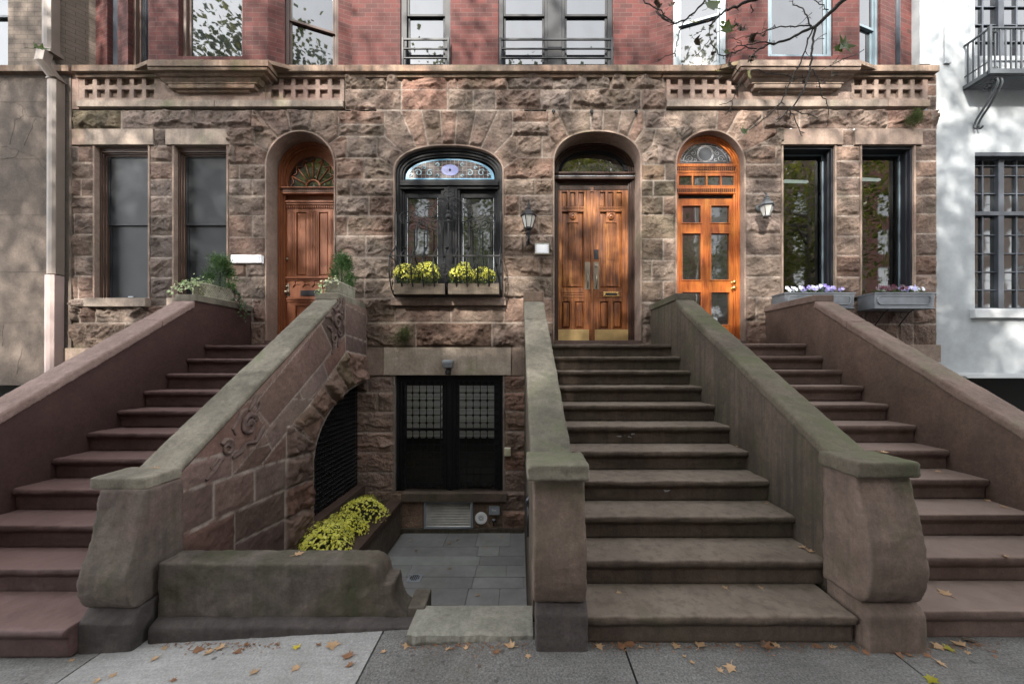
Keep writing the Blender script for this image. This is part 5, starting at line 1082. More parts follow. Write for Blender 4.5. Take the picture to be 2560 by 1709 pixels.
mb = MB(); mb.box(-2.12, .0, 6.17, 6.3, -1.07, -.98); mb.build('base_course', STONES['midwall'], HM, .006)
# ---------------- neighbouring houses ----------------
HB = thing('neighbour_house', (-9, 6.3, 0), 'brown painted stucco house at the left edge with a downpipe', 'house')
SB = [Seg((-16, 6.15), (-7.50, 6.15)), Seg((-7.50, 6.15), (-7.20, 6.50))]
hb = [(SB[0].u(-150), SB[0].u(20), 6.42, 9)]
brickwall(HB, SB[0], 6.34, 9.6, hb, M['paintbrick']); brickwall(HB, SB[1], 6.34, 9.6, [], M['paintbrick']); sash(HB, SB[0], *hb[0], M['slate'], M['glassup'], SB[0].z(28, 1), .04, -.05)
# stucco front with scored joints and a crack
def scored(H, x0, x1, z0, z1, D, mt, ys, name='wall', xsplit=()):
    mb = MB(); zz = sorted([z0, z1] + list(ys))
    for a, b in zip(zz, zz[1:]):
        xx = [x0] + list(xsplit) + [x1]
        for p, q in zip(xx, xx[1:]): mb.box(p, q, D, D + .3, a + .0015, b - .0015)
    return mb.build(name, mt, H, .002)
scored(HB, -16, fx(178, 6.19), fz(963, 6.19), 6.34, 6.19, M['stucco'], [fz(y, 6.19) for y in (255, 398, 538, 680, 806)])
mb = MB(); rr = random.Random(3)
def crack(pts):
    n = []; 
    for (a, b) in zip(pts, pts[1:]):
        for k in range(6): n.append((a[0] + (b[0] - a[0]) * k / 6 + rr.uniform(-2, 2), a[1] + (b[1] - a[1]) * k / 6 + rr.uniform(-2, 2)))
    n.append(pts[-1]); mb.tube([(fx(x, 6.19), 6.19, fz(y, 6.19)) for x, y in n], .0028, 4)
for L in ([(58, 265), (56, 292), (38, 300), (24, 362)], [(88, 298), (60, 365)], [(0, 398), (40, 392), (48, 378), (20, 368), (0, 366)], [(48, 378), (90, 392), (112, 425)], [(0, 255), (40, 258), (58, 268)], [(58, 268), (66, 290), (115, 295)], [(0, 500), (55, 502), (110, 512)], [(8, 808), (6, 865)], [(54, 870), (42, 935)], [(0, 205), (22, 190)]): crack(L)
mb.build('cracks', plain('crack_shadow', (.06, .048, .04), .9), HB)
mb = MB(); mb.box(-16, fx(170, 6.11) , 6.11, 6.75, fz(178, 6.11), fz(162, 6.11)); mb.build('cornice', STONES['ledge'], HB, .008)
mb = MB(); mb.quad((-16, 6.6, -.3), (-7.4, 6.6, -.3), (-7.4, 6.6, 3), (-16, 6.6, 3)); mb.build('basement_recess', M['dark'], HB)
def pipe(mb, pts, w=.075, d=.06):
    rings = []
    for p in pts: rings.append([(p[0] - w, p[1] - d, p[2]), (p[0] - w * .35, p[1] - d * 1.25, p[2]), (p[0] + w * .35, p[1] - d * 1.25, p[2]), (p[0] + w, p[1] - d, p[2]), (p[0] + w, p[1] + d, p[2]), (p[0] - w, p[1] + d, p[2])])
    mb.loft(rings)
D = 6.07; xp = fx(128, D); mb = MB()
pipe(mb, [(xp - .005, 6.07, 9.5), (xp, 6.07, fz(138, D))]); pipe(mb, [(xp - .01, 6.0, fz(138, D)), (xp - .01, 5.97, fz(168, D)), (xp + .06, 6.08, fz(197, D)), (xp + .06, 6.11, fz(200, D))], .07, .055)
pipe(mb, [(xp + .03, 6.11, fz(197, 6.11)), (xp + .02, 6.11, fz(687, 6.11))]); pipe(mb, [(xp - .005, 6.07, fz(140, D)), (xp - .005, 6.07, fz(131, D))], .105, .09); pipe(mb, [(xp + .03, 6.11, fz(204, 6.11)), (xp + .03, 6.11, fz(200, 6.11))], .085, .07)
P0 = mb.build('drainpipe', M['pipe'], HB, .004); mb = MB(); pipe(mb, [(xp + .005, 6.11, fz(689, 6.11)), (xp - .01, 6.11, -.2)], .08, .066); attach(mb.build('lower_pipe', M['pinkpipe'], None, .004), P0)
P0['label'] = 'brown rainwater downpipe with a pink lower length'
# white house
HW = thing('neighbour_house', (8.5, 6.4, 0), 'white stucco house at right with grid windows and an iron balcony', 'house')
D = 6.27; wx0 = fx(2343, 6.22); wy = fx(2437, D)
def whitewall(mb, x0, x1, z0, z1): mb.box(x0, x1, D, D + .22, z0, z1)
zs0, zs1, zw0, zw1 = fz(945, D), fz(772, D), fz(771, D), fz(381, D)
mb = MB()
whitewall(mb, wx0 - .06, wy, zs0, 9.6); whitewall(mb, wy, 16, zs0, zw0); whitewall(mb, wy, 16, zw1, fz(140, D)); whitewall(mb, fx(2840, D), 16, zw0, 9.6); whitewall(mb, fx(2300, D) , wx0 - .06, fz(160, D), 9.6)
mb.box(wy, 16, D, D + .22, 9.1, 9.6); mb.build('wall', M['whitewall'], HW)
mb = MB(); mb.box(fx(2358, D), fx(2374, D), D - .03, D, fz(161, D), 9.6); mb.build('pilaster_strip', M['whitewall'], HW, .004)
mb = MB(); mb.box(fx(2438, 6.2), 10.4, 6.2, D + .1, fz(794, 6.2), fz(772, 6.2)); mb.build('window_sill', M['whitetrim'], HW, .006)
mb = MB(); mb.box(fx(2462, 6.2) - .3, 16, 6.19, D + .1, fz(945, 6.2), fz(940, 6.2)); mb.box(fx(2400, 6.2) - .3, 16, 6.21, D + .1, fz(940, 6.2), fz(933, 6.2)); mb.build('drip_moulding', M['whitetrim'], HW, .004)
mb = MB(); mb.quad((6.72, 7.4, -.3), (16, 7.4, -.3), (16, 7.4, 9), (6.72, 7.4, 9)); mb.quad((6.72, 6.5, -.3), (6.72, 6.5, 9), (6.72, 7.4, 9), (6.72, 7.4, -.3)); mb.build('interior', M['dark'], HW)
for wz0, wz1, rows, vs, mid, hd in ((zw0, zw1, [408, 440, 480, 530, 585, 638, 680, 726], None, 535, 1), (fz(140, D), 9.1, [18, 63], None, None, 0)):
    D2 = 6.40; x1 = fx(2835, D2); mb = MB()
    mb.box(wy, wy + .03, D2 - .03, D2 + .04, wz0, wz1); mb.box(wy, x1, D2 - .03, D2 + .04, wz1 - .07, wz1); mb.box(wy, x1, D2 - .03, D2 + .04, wz0, wz0 + .03)
    if mid: mb.box(wy, x1, D2 - .045, D2 + .04, fz(541, D2), fz(531, D2))
    mb.box(fx(2489, D2), fx(2503, D2), D2 - .04, D2 + .04, wz0, wz1); mb.box(fx(2620, D2), fx(2634, D2), D2 - .04, D2 + .04, wz0, wz1)
    if hd: mb.box(wy, x1, D2 - .13, D2 - .03, wz1 - .06, wz1)
    w = mb.build('window', M['slate'], HW, .004); mb = MB()
    for px in (2455, 2540, 2577, 2660, 2700): mb.box(fx(px - 2, D2), fx(px + 2, D2), D2 - .01, D2 + .03, wz0, wz1)
    for y in ((415, 440, 485, 588, 634, 680, 725) if hd else (18, 63, 105)): mb.box(wy, x1, D2 - .008, D2 + .028, fz(y + 1.2, D2), fz(y - 1.2, D2))
    attach(mb.build('glazing_bars', M['slate']), w)
    mb = MB(); mb.quad((wy, D2 + .02, wz0), (x1, D2 + .02, wz0), (x1, D2 + .02, wz1), (wy, D2 + .02, wz1)); attach(mb.build('pane', M['glasslow'] if hd else M['glassup']), w)
# balcony
t = thing('balcony', (8.4, 6.1, 6.15), 'dark iron balcony with vertical bars on scroll brackets on the white house', 'balcony')
bx0, bx1, by0, by1, bz0, bz1 = 7.2, 9.7, 5.925, 6.265, 6.16, 6.845
iron2 = plain('grey_black_iron', (.055, .062, .068), .45, .2, .15, 80, .25)
mb = MB(); mb.box(bx0 - .02, bx1, by0 - .015, by0 + .02, bz1 - .012, bz1 + .012); mb.box(bx0 - .02, bx0 + .015, by0, by1, bz1 - .012, bz1 + .012); mb.box(bx0 - .01, bx1, by0, by0 + .012, bz0 + .17, bz0 + .19); mb.box(bx0 - .006, bx0 + .006, by0, by1, bz0 + .17, bz0 + .19); mb.build('rail', iron2, t, .003)
mb = MB(); x = bx0 + .0; k = 0
while x < bx1:
    mb.box(x - .011, x + .011, by0 - .004, by0 + .008, bz0, bz1); x += .082
for k in range(1, 5): mb.box(bx0 - .006, bx0 + .006, by0 + .073 * k - .011, by0 + .073 * k + .011, bz0, bz1)
mb.build('bars', iron2, t); MB().box(bx0 - .018, bx0 + .018, by0 - .018, by0 + .018, bz0, bz1 + .03).build('post', iron2, t, .003)
mb = MB()
for c in (bx0 + .07, bx0 + .55):
    for zz in (bz1 - .06, bz0 + .06): 
        for fl in (-1, 1): mb.tube(spiral(c + fl * .02, zz, .022, .006, 0, 1.2, 10, by0 - .012, fl), .006, 4)
mb.build('rosette', iron2, t)
mb = MB(); mb.box(bx0 - .03, bx1, by0 - .03, by0 + .01, bz0 - .03, bz0 + .04); mb.box(bx0 - .03, bx0 + .01, by0, by1, bz0 - .03, bz0 + .03); y = by0 + .03
k = 0
while y < by1: mb.box(bx0, bx1, y, y + .012, bz0 - .012, bz0 + .006); y += .028
x = bx0
while x < bx1: mb.box(x, x + .012, by0, by1, bz0 - .006, bz0 + .01); x += .075
mb.build('grid_floor', iron2, t)
for x, lab in ((7.345, 0), (9.3, 1)):
    mb = MB()
    for dx in (0, .065):
        p = [(x + dx, by0 + .16 + .055 * math.cos(a) * (1 - .75 * k / 16), bz0 - .10 + .06 * math.sin(a) * (1 - .75 * k / 16)) for k, a in enumerate([-math.pi / 2 + 6.283 * 1.25 * q / 16 for q in range(17)])][::-1]
        p2 = [(x + dx, y_, z_) for y_, z_ in crs([(by0 + .10, bz0 - .04), (by0 + .03, bz0 - .07), (by0 + .03, bz0 - .17), (by0 + .15, bz0 - .36), (by0 + .285, bz0 - .52), (by0 + .325, bz0 - .62), (by0 + .30, bz0 - .68), (by0 + .26, bz0 - .655)], 6)]
        mb.tube(p, .014, 6); mb.tube(p2, .016, 6)
    mb.build('scroll_bracket', iron2, t)

# ---------------- lanterns ----------------
t = thing('wall_lantern', (fx(1321, 6.0), 6.2, fz(590, 6.05)), 'tapered six-sided black lantern on a post bracket beside the white tile plaque', 'lantern', 'lanterns on the house front')
D = 5.99; X = fx(1321.5, D); Z = lambda y: fz(y, D)
mb = MB(); H6 = lambda r, z: [(X + r * math.cos(R(60 * k)), D + r * math.sin(R(60 * k)), z) for k in range(6)]
mb.loft([H6(.132, Z(541)), H6(.128, Z(539)), H6(.075, Z(529)), H6(.06, Z(528)), H6(.045, Z(525))]); mb.lathe([(.04, Z(525)), (.042, Z(521)), (.022, Z(519)), (.018, Z(510)), (.014, Z(504)), (.004, Z(503))], (X, D, 0), 10); mb.build('roof', M['iron'], t, .002)
mb = MB(); mb.loft([H6(.054, Z(570)), H6(.105, Z(541))], True, False); mb.build('glass', M['lamp'], t)
mb = MB()
for k in range(6):
    a = H6(.057, Z(571))[k]; b = H6(.109, Z(541))[k]; mb.tube([a, b], .006, 4)
mb.loft([H6(.062, Z(573)), H6(.062, Z(569))]); mb.lathe([(.05, Z(574)), (.03, Z(577)), (.028, Z(580)), (.036, Z(583)), (.02, Z(586)), (.02, Z(596))], (X, D, 0), 10); mb.build('cage', M['iron'], t)
mb = MB(); mb.box(X - .04, X + .04, 6.14, 6.2, Z(606), Z(574)); mb.tube([(X, 6.16, Z(602)), (X, 6.06, Z(603)), (X, D, Z(598)), (X, D, Z(590))], .02, 8); mb.build('bracket', M['iron'], t, .006)
t = thing('wall_lantern', (fx(1903, 6.1), 6.2, fz(515, 6.1)), 'grey carriage lantern hung from a hooked arm between orange door and dark windows', 'lantern', 'lanterns on the house front')
D = 5.98; X = fx(1916.5, D); pew = plain('pewter_paint', (.085, .092, .1), .4, .3, .1, 60, .25)
H4 = lambda r, z: [(X + r * math.cos(R(45 + 60 * k)), D + r * math.sin(R(45 + 60 * k)), z) for k in range(6)]
mb = MB(); mb.loft([H4(.112, Z(516)), H4(.118, Z(513.5)), H4(.112, Z(511)), H4(.075, Z(506)), H4(.05, Z(502)), H4(.056, Z(499)), H4(.04, Z(496)), H4(.048, Z(494)), H4(.02, Z(491))]); mb.lathe([(.012, Z(492)), (.016, Z(488)), (.004, Z(484))], (X, D, 0), 10); mb.build('roof', pew, t, .003)
mb = MB(); mb.loft([H4(.052, Z(539)), H4(.096, Z(516))], True, False); mb.build('glass', M['lamp'], t); mb = MB()
for k in range(6): mb.tube([H4(.054, Z(540))[k], H4(.1, Z(515))[k]], .005, 4)
mb.loft([H4(.06, Z(541.5)), H4(.056, Z(538.5))]); mb.build('cage', pew, t)
mb = MB(); bxx = fx(1902, 6.15); mb.lathe([(.075, 0), (.07, .012), (.04, .02), (.003, .022)], (bxx, 6.19, fz(514, 6.15)), 14, 'y'); mb.tube([(bxx, 6.17, fz(514, 6.15)), (bxx - .0, 6.1, fz(516, 6.1)), (bxx + .005, 6.04, fz(505, 6.05)), (bxx + .02, 6.0, Z(490)), (X - .03, D, Z(482.5)), (X, D, Z(484)), (X + .004, D, Z(489))], .011, 6); mb.build('bracket', pew, t)

# ---------------- plaques, small fixtures ----------------
D = 6.15; t = thing('address_plaque', (fx(614, D), D, fz(647, D)), 'long blank white plaque with blue corner scrolls left of the red-brown door', 'plaque', 'plaques on the house front')
mb = MB(); mb.box(fx(577, D), fx(652.5, D), D, 6.25, fz(656.5, D), fz(637, D)); mb.build('plate', M['white'], t, .003)
mb = MB(); bl_ = plain('faded_blue_glaze', (.35, .42, .6), .4)
for sx, px in ((1, 581), (-1, 648.5)):
    for zz, s_ in ((650, 1), (642, -1)): mb.tube(spiral(fx(px, D), fz(zz, D), .022, .006, .5, s_ * 1.2, 12, D - .001, sx), .003, 4)
mb.build('scroll_ornament', bl_, t)
D = 6.08; t = thing('address_plaque', (fx(1354.5, D), D, fz(620, D)), 'small white glazed tile plaque in a bronze frame below the black lantern', 'plaque', 'plaques on the house front')
x0, x1, z0, z1 = fx(1336, D), fx(1374, D), fz(635, D), fz(606, D); mb = MB(); s = .014
mb.box(x0, x1, D, D + .09, z0 - .006, z0 + s); mb.box(x0, x1, D, D + .09, z1 - s, z1 + .004); mb.box(x0, x0 + s, D, D + .09, z0 + s, z1 - s); mb.box(x1 - s, x1, D, D + .09, z0 + s, z1 - s); mb.build('frame', M['bronze'], t, .002)
MB().box(x0 + s, x1 - s, D + .008, D + .09, z0 + s, z1 - s).build('tile', M['white'], t)
mb = MB(); rr = random.Random(1)
for k in range(9):
    for zz in (z0 + s + .012, z1 - s - .012): mb.box(x0 + .03 + k * .022, x0 + .04 + k * .022, D + .006, D + .0085, zz - .005, zz + .005)
for k in range(4):
    for xx in (x0 + s + .012, x1 - s - .012): mb.box(xx - .005, xx + .005, D + .006, D + .0085, z0 + .05 + k * .032, z0 + .06 + k * .032)
mb.build('border_motif', plain('teal_glaze', (.2, .3, .34), .4, 0, 0, 20, .5), t)
D = 6.10; t = thing('floodlight', (fx(1119, D), D, fz(905, D)), 'small grey floodlight box fixed on the pale lintel over the basement window', 'light fitting')
mb = MB(); mb.loft([[(fx(a, D), y, fz(b, D)) for a, y, b in q] for q in ([(1107, 6.05, 901), (1132, 6.05, 901), (1132, 6.17, 899), (1107, 6.17, 899)], [(1107, 6.05, 906), (1132, 6.05, 906), (1132, 6.17, 906), (1107, 6.17, 906)], [(1110, 6.07, 919), (1129, 6.07, 919), (1129, 6.17, 919), (1110, 6.17, 919)])]); mb.build('housing', M['aluminium'], t, .004)
mb = MB(); mb.lathe([(.05, -.03), (.04, .0), (.03, .03), (.025, .06)], (fx(1119, D), 6.12, fz(928, D)), 12); mb.box(fx(1119, D) - .035, fx(1119, D) + .035, 6.13, 6.19, fz(936, D), fz(925, D)); mb.build('swivel', M['iron'], t)
D = 6.17; mb = MB(); t = thing('entry_keypad', (fx(1268.5, D), D, fz(1128, D)), 'cream keypad on the stone beside the basement grilles', 'keypad')
mb.box(fx(1261, D), fx(1277, D), 6.13, 6.2, fz(1138, D), fz(1118.5, D)); mb.build('housing', plain('cream_plastic', (.55, .53, .42), .5), t, .004); mb = MB()
for a in range(4):
    for b in range(5): mb.box(fx(1262.5 + a * 3.4, D), fx(1265 + a * 3.4, D), 6.126, 6.131, fz(1123.4 + b * 3.0, D), fz(1121 + b * 3.0, D))
mb.build('buttons', plain('yellow_buttons', (.62, .58, .4), .5), t)
D = 6.16; t = thing('vent_grille', (fx(1120, D), D, fz(1322, D)), 'metal louvre vent low on the wall under the basement window', 'vent')
x0, x1, z0, z1 = fx(1059.5, D), fx(1181.5, D), fz(1321.5, D), fz(1252, D); mb = MB(); s = .035
mb.box(x0, x1, D, D + .06, z0, z0 + s); mb.box(x0, x1, D, D + .06, z1 - s, z1); mb.box(x0, x0 + s, D, D + .06, z0 + s, z1 - s); mb.box(x1 - s, x1, D, D + .06, z0 + s, z1 - s); mb.build('frame', M['aluminium'], t, .004); mb = MB()
for k in range(9):
    z = z0 + s + (z1 - z0 - 2 * s) * k / 9; h = (z1 - z0 - 2 * s) / 9; mb.loft([[(x, D + .008, z + .004), (x, D + .012, z + .001), (x, D + .055, z + h * .75), (x, D + .05, z + h * .8)] for x in (x0 + s, x1 - s)])
fixn(mb.build('louvres', plain('galvanised_louvres', (.46, .44, .4), .4, .7, .1, 60, .3), t)); MB().box(x0 + s, x1 - s, D + .058, D + .065, z0, z1).build('backing', M['dark'], t)
D = 6.15; t = thing('round_vent', (fx(1202, D), D, fz(1297, D)), 'round white vent cap on the wall right of the louvre', 'vent')
mb = MB(); mb.lathe([(.098, 0), (.098, .014), (.088, .022), (.052, .024), (.05, .012), (.003, .012)], (fx(1202, D), 6.2, fz(1297, D)), 28, 'y'); mb.build('cap', M['white'], t); mb = MB()
for k in range(10):
    for r in (.02, .034, .046): a = 6.283 * (k + .5 * (r == .034)) / 10; mb.lathe([(.0048, 0), (.0048, .002)], (fx(1202, D) + r * math.cos(a), 6.187, fz(1297, D) + r * math.sin(a)), 6, 'y')
mb.build('vent_holes', M['dark'], t)
D = 6.14; t = thing('junction_box', (fx(1235, D), D, fz(1277, D)), 'small grey utility box with faint white lettering in the areaway', 'utility box')
MB().box(fx(1222, D), fx(1249, D), D, 6.22, fz(1286.5, D), fz(1267, D)).build('cover', M['aluminium'], t, .003); MB().box(fx(1220.5, D), fx(1250.5, D), D + .03, 6.22, fz(1281, D), fz(1272, D)).build('mounting_ears', M['slate'], t, .003)
tx = bpy.data.curves.new('lettering', 'FONT'); tx.body = 'fios'; tx.size = .052; tx.align_x = 'CENTER'; tx.extrude = .0005; to = bpy.data.objects.new('lettering', tx); COL.objects.link(to); tx.materials.append(M['white']); bpy.context.view_layer.update(); tm = bpy.data.meshes.new_from_object(to); bpy.data.objects.remove(to); to = bpy.data.objects.new('lettering', tm); COL.objects.link(to); to.rotation_euler = (R(90), 0, 0); attach(to, t); to.location = Vector((fx(1235, D), D - .001, fz(1277, D))) - t.location
t = thing('hose_spigot', (fx(1234.5, D), D, fz(1304, D)), 'dark hose spigot below the small grey utility box', 'spigot')
mb = MB(); c = (fx(1234.5, D), 6.19, fz(1304, D)); mb.lathe([(.03, 0), (.03, .008), (.012, .012), (.012, .06), (.003, .062)], c, 10, 'y'); mb.tube([(c[0], 6.14, c[2]), (c[0], 6.12, c[2] - .005), (c[0], 6.11, c[2] - .05)], .011, 8); mb.build('spout', M['iron'], t); mb = MB(); mb.lathe([(.026, -.006), (.026, .006)], (c[0], 6.14, c[2] + .035), 10); mb.tube([(c[0], 6.14, c[2]), (c[0], 6.14, c[2] + .035)], .006, 6); mb.build('handle', M['aluminium'], t)
t = thing('floor_drain', (-1.42, 5.0, -1.05), 'small square metal drain set in the bluestone paving', 'drain')
zt_ = -1.042; cx_, cy_ = fx(1037, 4.88), 4.88; mb = MB(); mb.box(cx_ - .085, cx_ + .085, cy_ - .085, cy_ + .085, -1.06, zt_); mb.build('plate', M['aluminium'], t, .004); mb = MB()
for a in range(-2, 3):
    for b in range(-2, 3):
        if abs(a) + abs(b) < 4: mb.box(cx_ + a * .024 - .008, cx_ + a * .024 + .008, cy_ + b * .024 - .008, cy_ + b * .024 + .008, zt_, zt_ + .002)
mb.build('drain_holes', M['dark'], t)
t = thing('gate_post', (.03, 2.75, 0), 'short black iron gate post with a ball top against the middle stoop', 'post')
D = 3.3; X = fx(1322.5, D); mb = MB(); mb.tube([(X, D, fz(1338, D)), (X, D, fz(1258, D))], .022, 8); mb.lathe([(.027, 0), (.027, .02)], (X, D, fz(1264, D)), 10); mb.build('post', M['iron'], t); MB().ball((X, D, fz(1250, D)), .033, 8, (1, 1, 1.1)).build('finial', plain('gloss_black', (.012, .013, .018), .12), t)
t = thing('wall_anchor', (fx(1480, 6.2), 6.17, fz(278, 6.2)), 'three rusty iron hooks set along the stones above the oak door', 'hook')
mb = MB()
for px in (1384, 1480, 1592): mb.lathe([(.03, 0), (.026, .02), (.012, .03), (.003, .034)], (fx(px, 6.15), 6.19, fz(276, 6.15)), 8, 'y'); mb.tube([(fx(px, 6.15), 6.16, fz(277, 6.15)), (fx(px, 6.15), 6.13, fz(281, 6.15)), (fx(px, 6.15) - .005, 6.12, fz(288, 6.15))], .011, 5)
mb.build('hooks', M['iron'], t)

# ---------------- juliet window guard ----------------
t = thing('window_guard', (fx(1121, 6.1), 6.1, 2.73), 'bowed wrought iron guard with scrollwork in front of the stained glass window', 'window guard')
DW, DBl = 6.13, 5.81
prof = lambda zt: [(DW, zt), (DW, 3.60), (DW - .03, 3.53), (DW - .13, 3.44), (DW - .25, 3.36), (DBl + .02, 3.25), (DBl, 3.12), (DBl + .03, 2.98), (DBl + .10, 2.85), (DBl + .19, 2.77), (DBl + .25, 2.735)]
gx0, gx1 = fx(990, DW), fx(1252, DW); n = 10; mb = MB(); bars = []
for k in range(n + 1):
    x = gx0 + (gx1 - gx0) * k / n; h = [4.05, 3.97, 3.9, 3.93, 3.97, 4.02, 3.97, 3.93, 3.9, 3.97, 4.05][k]; c = crs(prof(h), 4); mb.tube([(x, y, z) for y, z in c], .011, 5)
mb.build('bars', M['iron'], t); mb = MB()
mb.box(gx0, gx1, DBl + .006, DBl + .024, 3.298, 3.317); mb.box(gx0, gx1, DBl + .24, DBl + .28, 2.725, 2.745); mb.box(gx0, gx1, DW - .012, DW + .004, 3.62, 3.63) if False else None
for x in (gx0, gx1): mb.box(x - .006, x + .006, DBl + .01, DW + .05, 3.30, 3.312); mb.box(x - .014, x + .014, DW - .01, DW + .05, 2.73, 4.1); mb.box(x - .006, x + .006, DBl + .25, DW + .1, 2.725, 2.74)
mb.build('rails', M['iron'], t); mb = MB(); gc = (gx0 + gx1) / 2; V3 = lambda pts: [(gc + u, DW, v) for u, v in pts]
def sp2(c, r, a, tn, th=.007, fl=1): mb.tube([(gc + fl * (c[0] + (r * (1 - .82 * i / 24)) * math.cos(a + tn * 6.283 * i / 24)), DW - .004, c[1] + (r * (1 - .82 * i / 24)) * math.sin(a + tn * 6.283 * i / 24)) for i in range(25)], th, 5)
for fl in (-1, 1):
    for c, r, a, tn in (((.68, 3.985), .105, 1.2, -1.5), ((.30, 4.06), .11, 3.3, -1.5), ((.53, 4.06), .075, -1.2, 1.4), ((.14, 4.0), .07, .4, 1.3), ((.12, 4.2), .05, 0, 1.2), ((.46, 3.93), .05, 3, 1.2), ((.06, 4.28), .035, 0, 1.2), ((.28, 4.21), .04, 0, -1.2)): sp2(c, r, a, tn, .007, fl)
    for pts in ([(.80, 3.99), (.72, 4.09), (.6, 4.08), (.45, 4.0), (.32, 3.95), (.2, 3.94), (.08, 4.02)], [(.37, 4.17), (.28, 4.18), (.2, 4.27), (.1, 4.31), (.02, 4.27), (-.04, 4.18)], [(.0, 3.96), (.06, 3.94), (.1, 3.98)], [(.36, 4.17), (.30, 4.19), (.27, 4.23)], [(.56, 3.98), (.46, 3.97), (.38, 3.93)], [(.05, 4.33), (.09, 4.37), (.04, 4.42), (0, 4.40)]): mb.tube([(gc + fl * u, DW - .004, v) for u, v in crs(pts, 5)], .0075, 5)
for u, v, r in ((0, 4.02, .045), (0, 4.09, .03), (0, 3.95, .025), (0, 4.33, .022), (0, 4.46, .016)): mb.ball((gc + u, DW - .01, v), r, 6, (1, .5, 1))
mb.tube([(gc, DW, 4.1), (gc, DW, 4.5)], .008, 5); mb.build('scrollwork', M['iron'], t); mb = MB()
for k in (1, 5, 9) if False else (2, 5, 8):
    x = gx0 + (gx1 - gx0) * (k - .0) / n; c = [x, DBl - .01, 3.10]; mb.tube([(c[0] + .085 * math.cos(a), c[1], c[2] + .085 * math.sin(a)) for a in [6.283 * q / 20 for q in range(21)]], .006, 5)
    for fl in (-1, 1): mb.tube(spiral(c[0] + fl * .04, c[2] + .03, .036, .01, 2, 1.3, 14, c[1], fl), .005, 4); mb.tube(spiral(c[0] + fl * .035, c[2] - .04, .03, .01, 0, 1.3, 14, c[1], fl), .005, 4)
for k in (1, 3, 5, 7, 9): x = gx0 + (gx1 - gx0) * k / n; mb.lathe([(.004, .0), (.03, .005), (.034, .012), (.012, .02)], (x, DW - .10, 3.475), 8)
mb.build('rosettes', M['iron'], t); mb = MB()
for x in (gx0, gx1):
    mb = MB()
    for j, (y, z, r) in enumerate(((5.95, 3.2, .06), (5.96, 3.06, .07), (6.0, 2.92, .06), (6.05, 2.82, .045))): mb.tube([(x, y + (r * (1 - .75 * i / 18)) * math.cos(j + 1.4 * 6.283 * i / 18), z + (r * (1 - .75 * i / 18)) * math.sin(j + 1.4 * 6.283 * i / 18)) for i in range(19)], .006, 4)
    mb.build('side_scrolls', M['iron'], t)
# ---------------- plants in boxes and bed ----------------
def leafmat(name, c1, c2, rough=.55, tr=.25, sc=6.):
    m = NT(name); inf = m.n('ObjectInfo'); g = m.n('NewGeometry'); n = m.noise(m.co(), sc, 3, .6)
    f = m.math('ADD', m.math('MULTIPLY', n, .6), m.math('MULTIPLY', g.outputs['Random Per Island'], .55))
    c = m.ramp(f, [(.3, c1), (.8, c2)]); mm = m.done(c, rough, None, 0, .35)
    t = m.t; tl = t.nodes.new('ShaderNodeBsdfTranslucent'); t.links.new(c, tl.inputs[0]); mx = t.nodes.new('ShaderNodeMixShader'); mx.inputs[0].default_value = tr
    t.links.new(m.b.outputs[0], mx.inputs[1]); t.links.new(tl.outputs[0], mx.inputs[2]); t.links.new(mx.outputs[0], t.nodes['Material Output'].inputs[0]); return mm
ML = dict(mum=leafmat('mum_leaf', (.014, .03, .01), (.06, .1, .028)), yellow=leafmat('mum_flower', (.8, .78, .08), (.92, .9, .28), .6, .3), con=leafmat('conifer_needle', (.015, .042, .012), (.075, .15, .04)), ivy=leafmat('ivy_leaf', (.02, .05, .018), (.09, .15, .06)), vivy=leafmat('variegated_ivy', (.14, .24, .08), (.62, .64, .42)),
 tree=leafmat('street_tree_leaf', (.05, .08, .015), (.2, .2, .035), .5, .4), green=leafmat('fresh_leaf', (.025, .055, .006), (.08, .12, .012), .45, .45, 9), olive=leafmat('yellow_green_leaf', (.2, .21, .015), (.3, .26, .03), .5, .4), brown=leafmat('dry_brown_leaf', (.09, .04, .02), (.2, .1, .05), .7, .1, 20), tan=leafmat('dry_tan_leaf', (.2, .125, .07), (.38, .25, .14), .7, .1, 20), dead=leafmat('shrivelled_leaf', (.03, .022, .018), (.1, .07, .05), .8, .1, 20), ylw=leafmat('yellow_fallen_leaf', (.34, .27, .03), (.5, .4, .06), .55, .2, 20),
 moss=leafmat('moss_frond', (.04, .055, .016), (.1, .125, .04), .8, .2), bark=plain('twig_bark', (.028, .024, .022), .85, 0, .5, 80, .3), trunk=plain('tree_bark', (.11, .095, .075), .9, 0, .8, 14, .4),
 violet=leafmat('violet_petal', (.2, .14, .5), (.5, .46, .8), .5, .3), wht=leafmat('pale_petal', (.5, .52, .7), (.8, .8, .85), .5, .3), maroon=leafmat('maroon_petal', (.04, .006, .02), (.11, .02, .04), .5, .2), pan=leafmat('pansy_leaf', (.05, .1, .025), (.16, .26, .08)))
def frame_of(n):
    n = Vector(n).normalized(); a = n.cross(Vector((0, 0, 1)))
    if a.length < .01: a = Vector((1, 0, 0))
    a.normalize(); return a, n.cross(a), n
def leaf_quad(mb, c, d, up, L, W, bend=.15):
    d = Vector(d).normalized(); s = d.cross(Vector(up)); s = s.normalized() if s.length > 1e-4 else Vector((1, 0, 0)); n = s.cross(d); c = Vector(c)
    mb.add([c, c + d * L * .5 + s * W * .5, c + d * L + n * (-bend * L), c + d * L * .5 - s * W * .5], [(0, 1, 2, 3)])
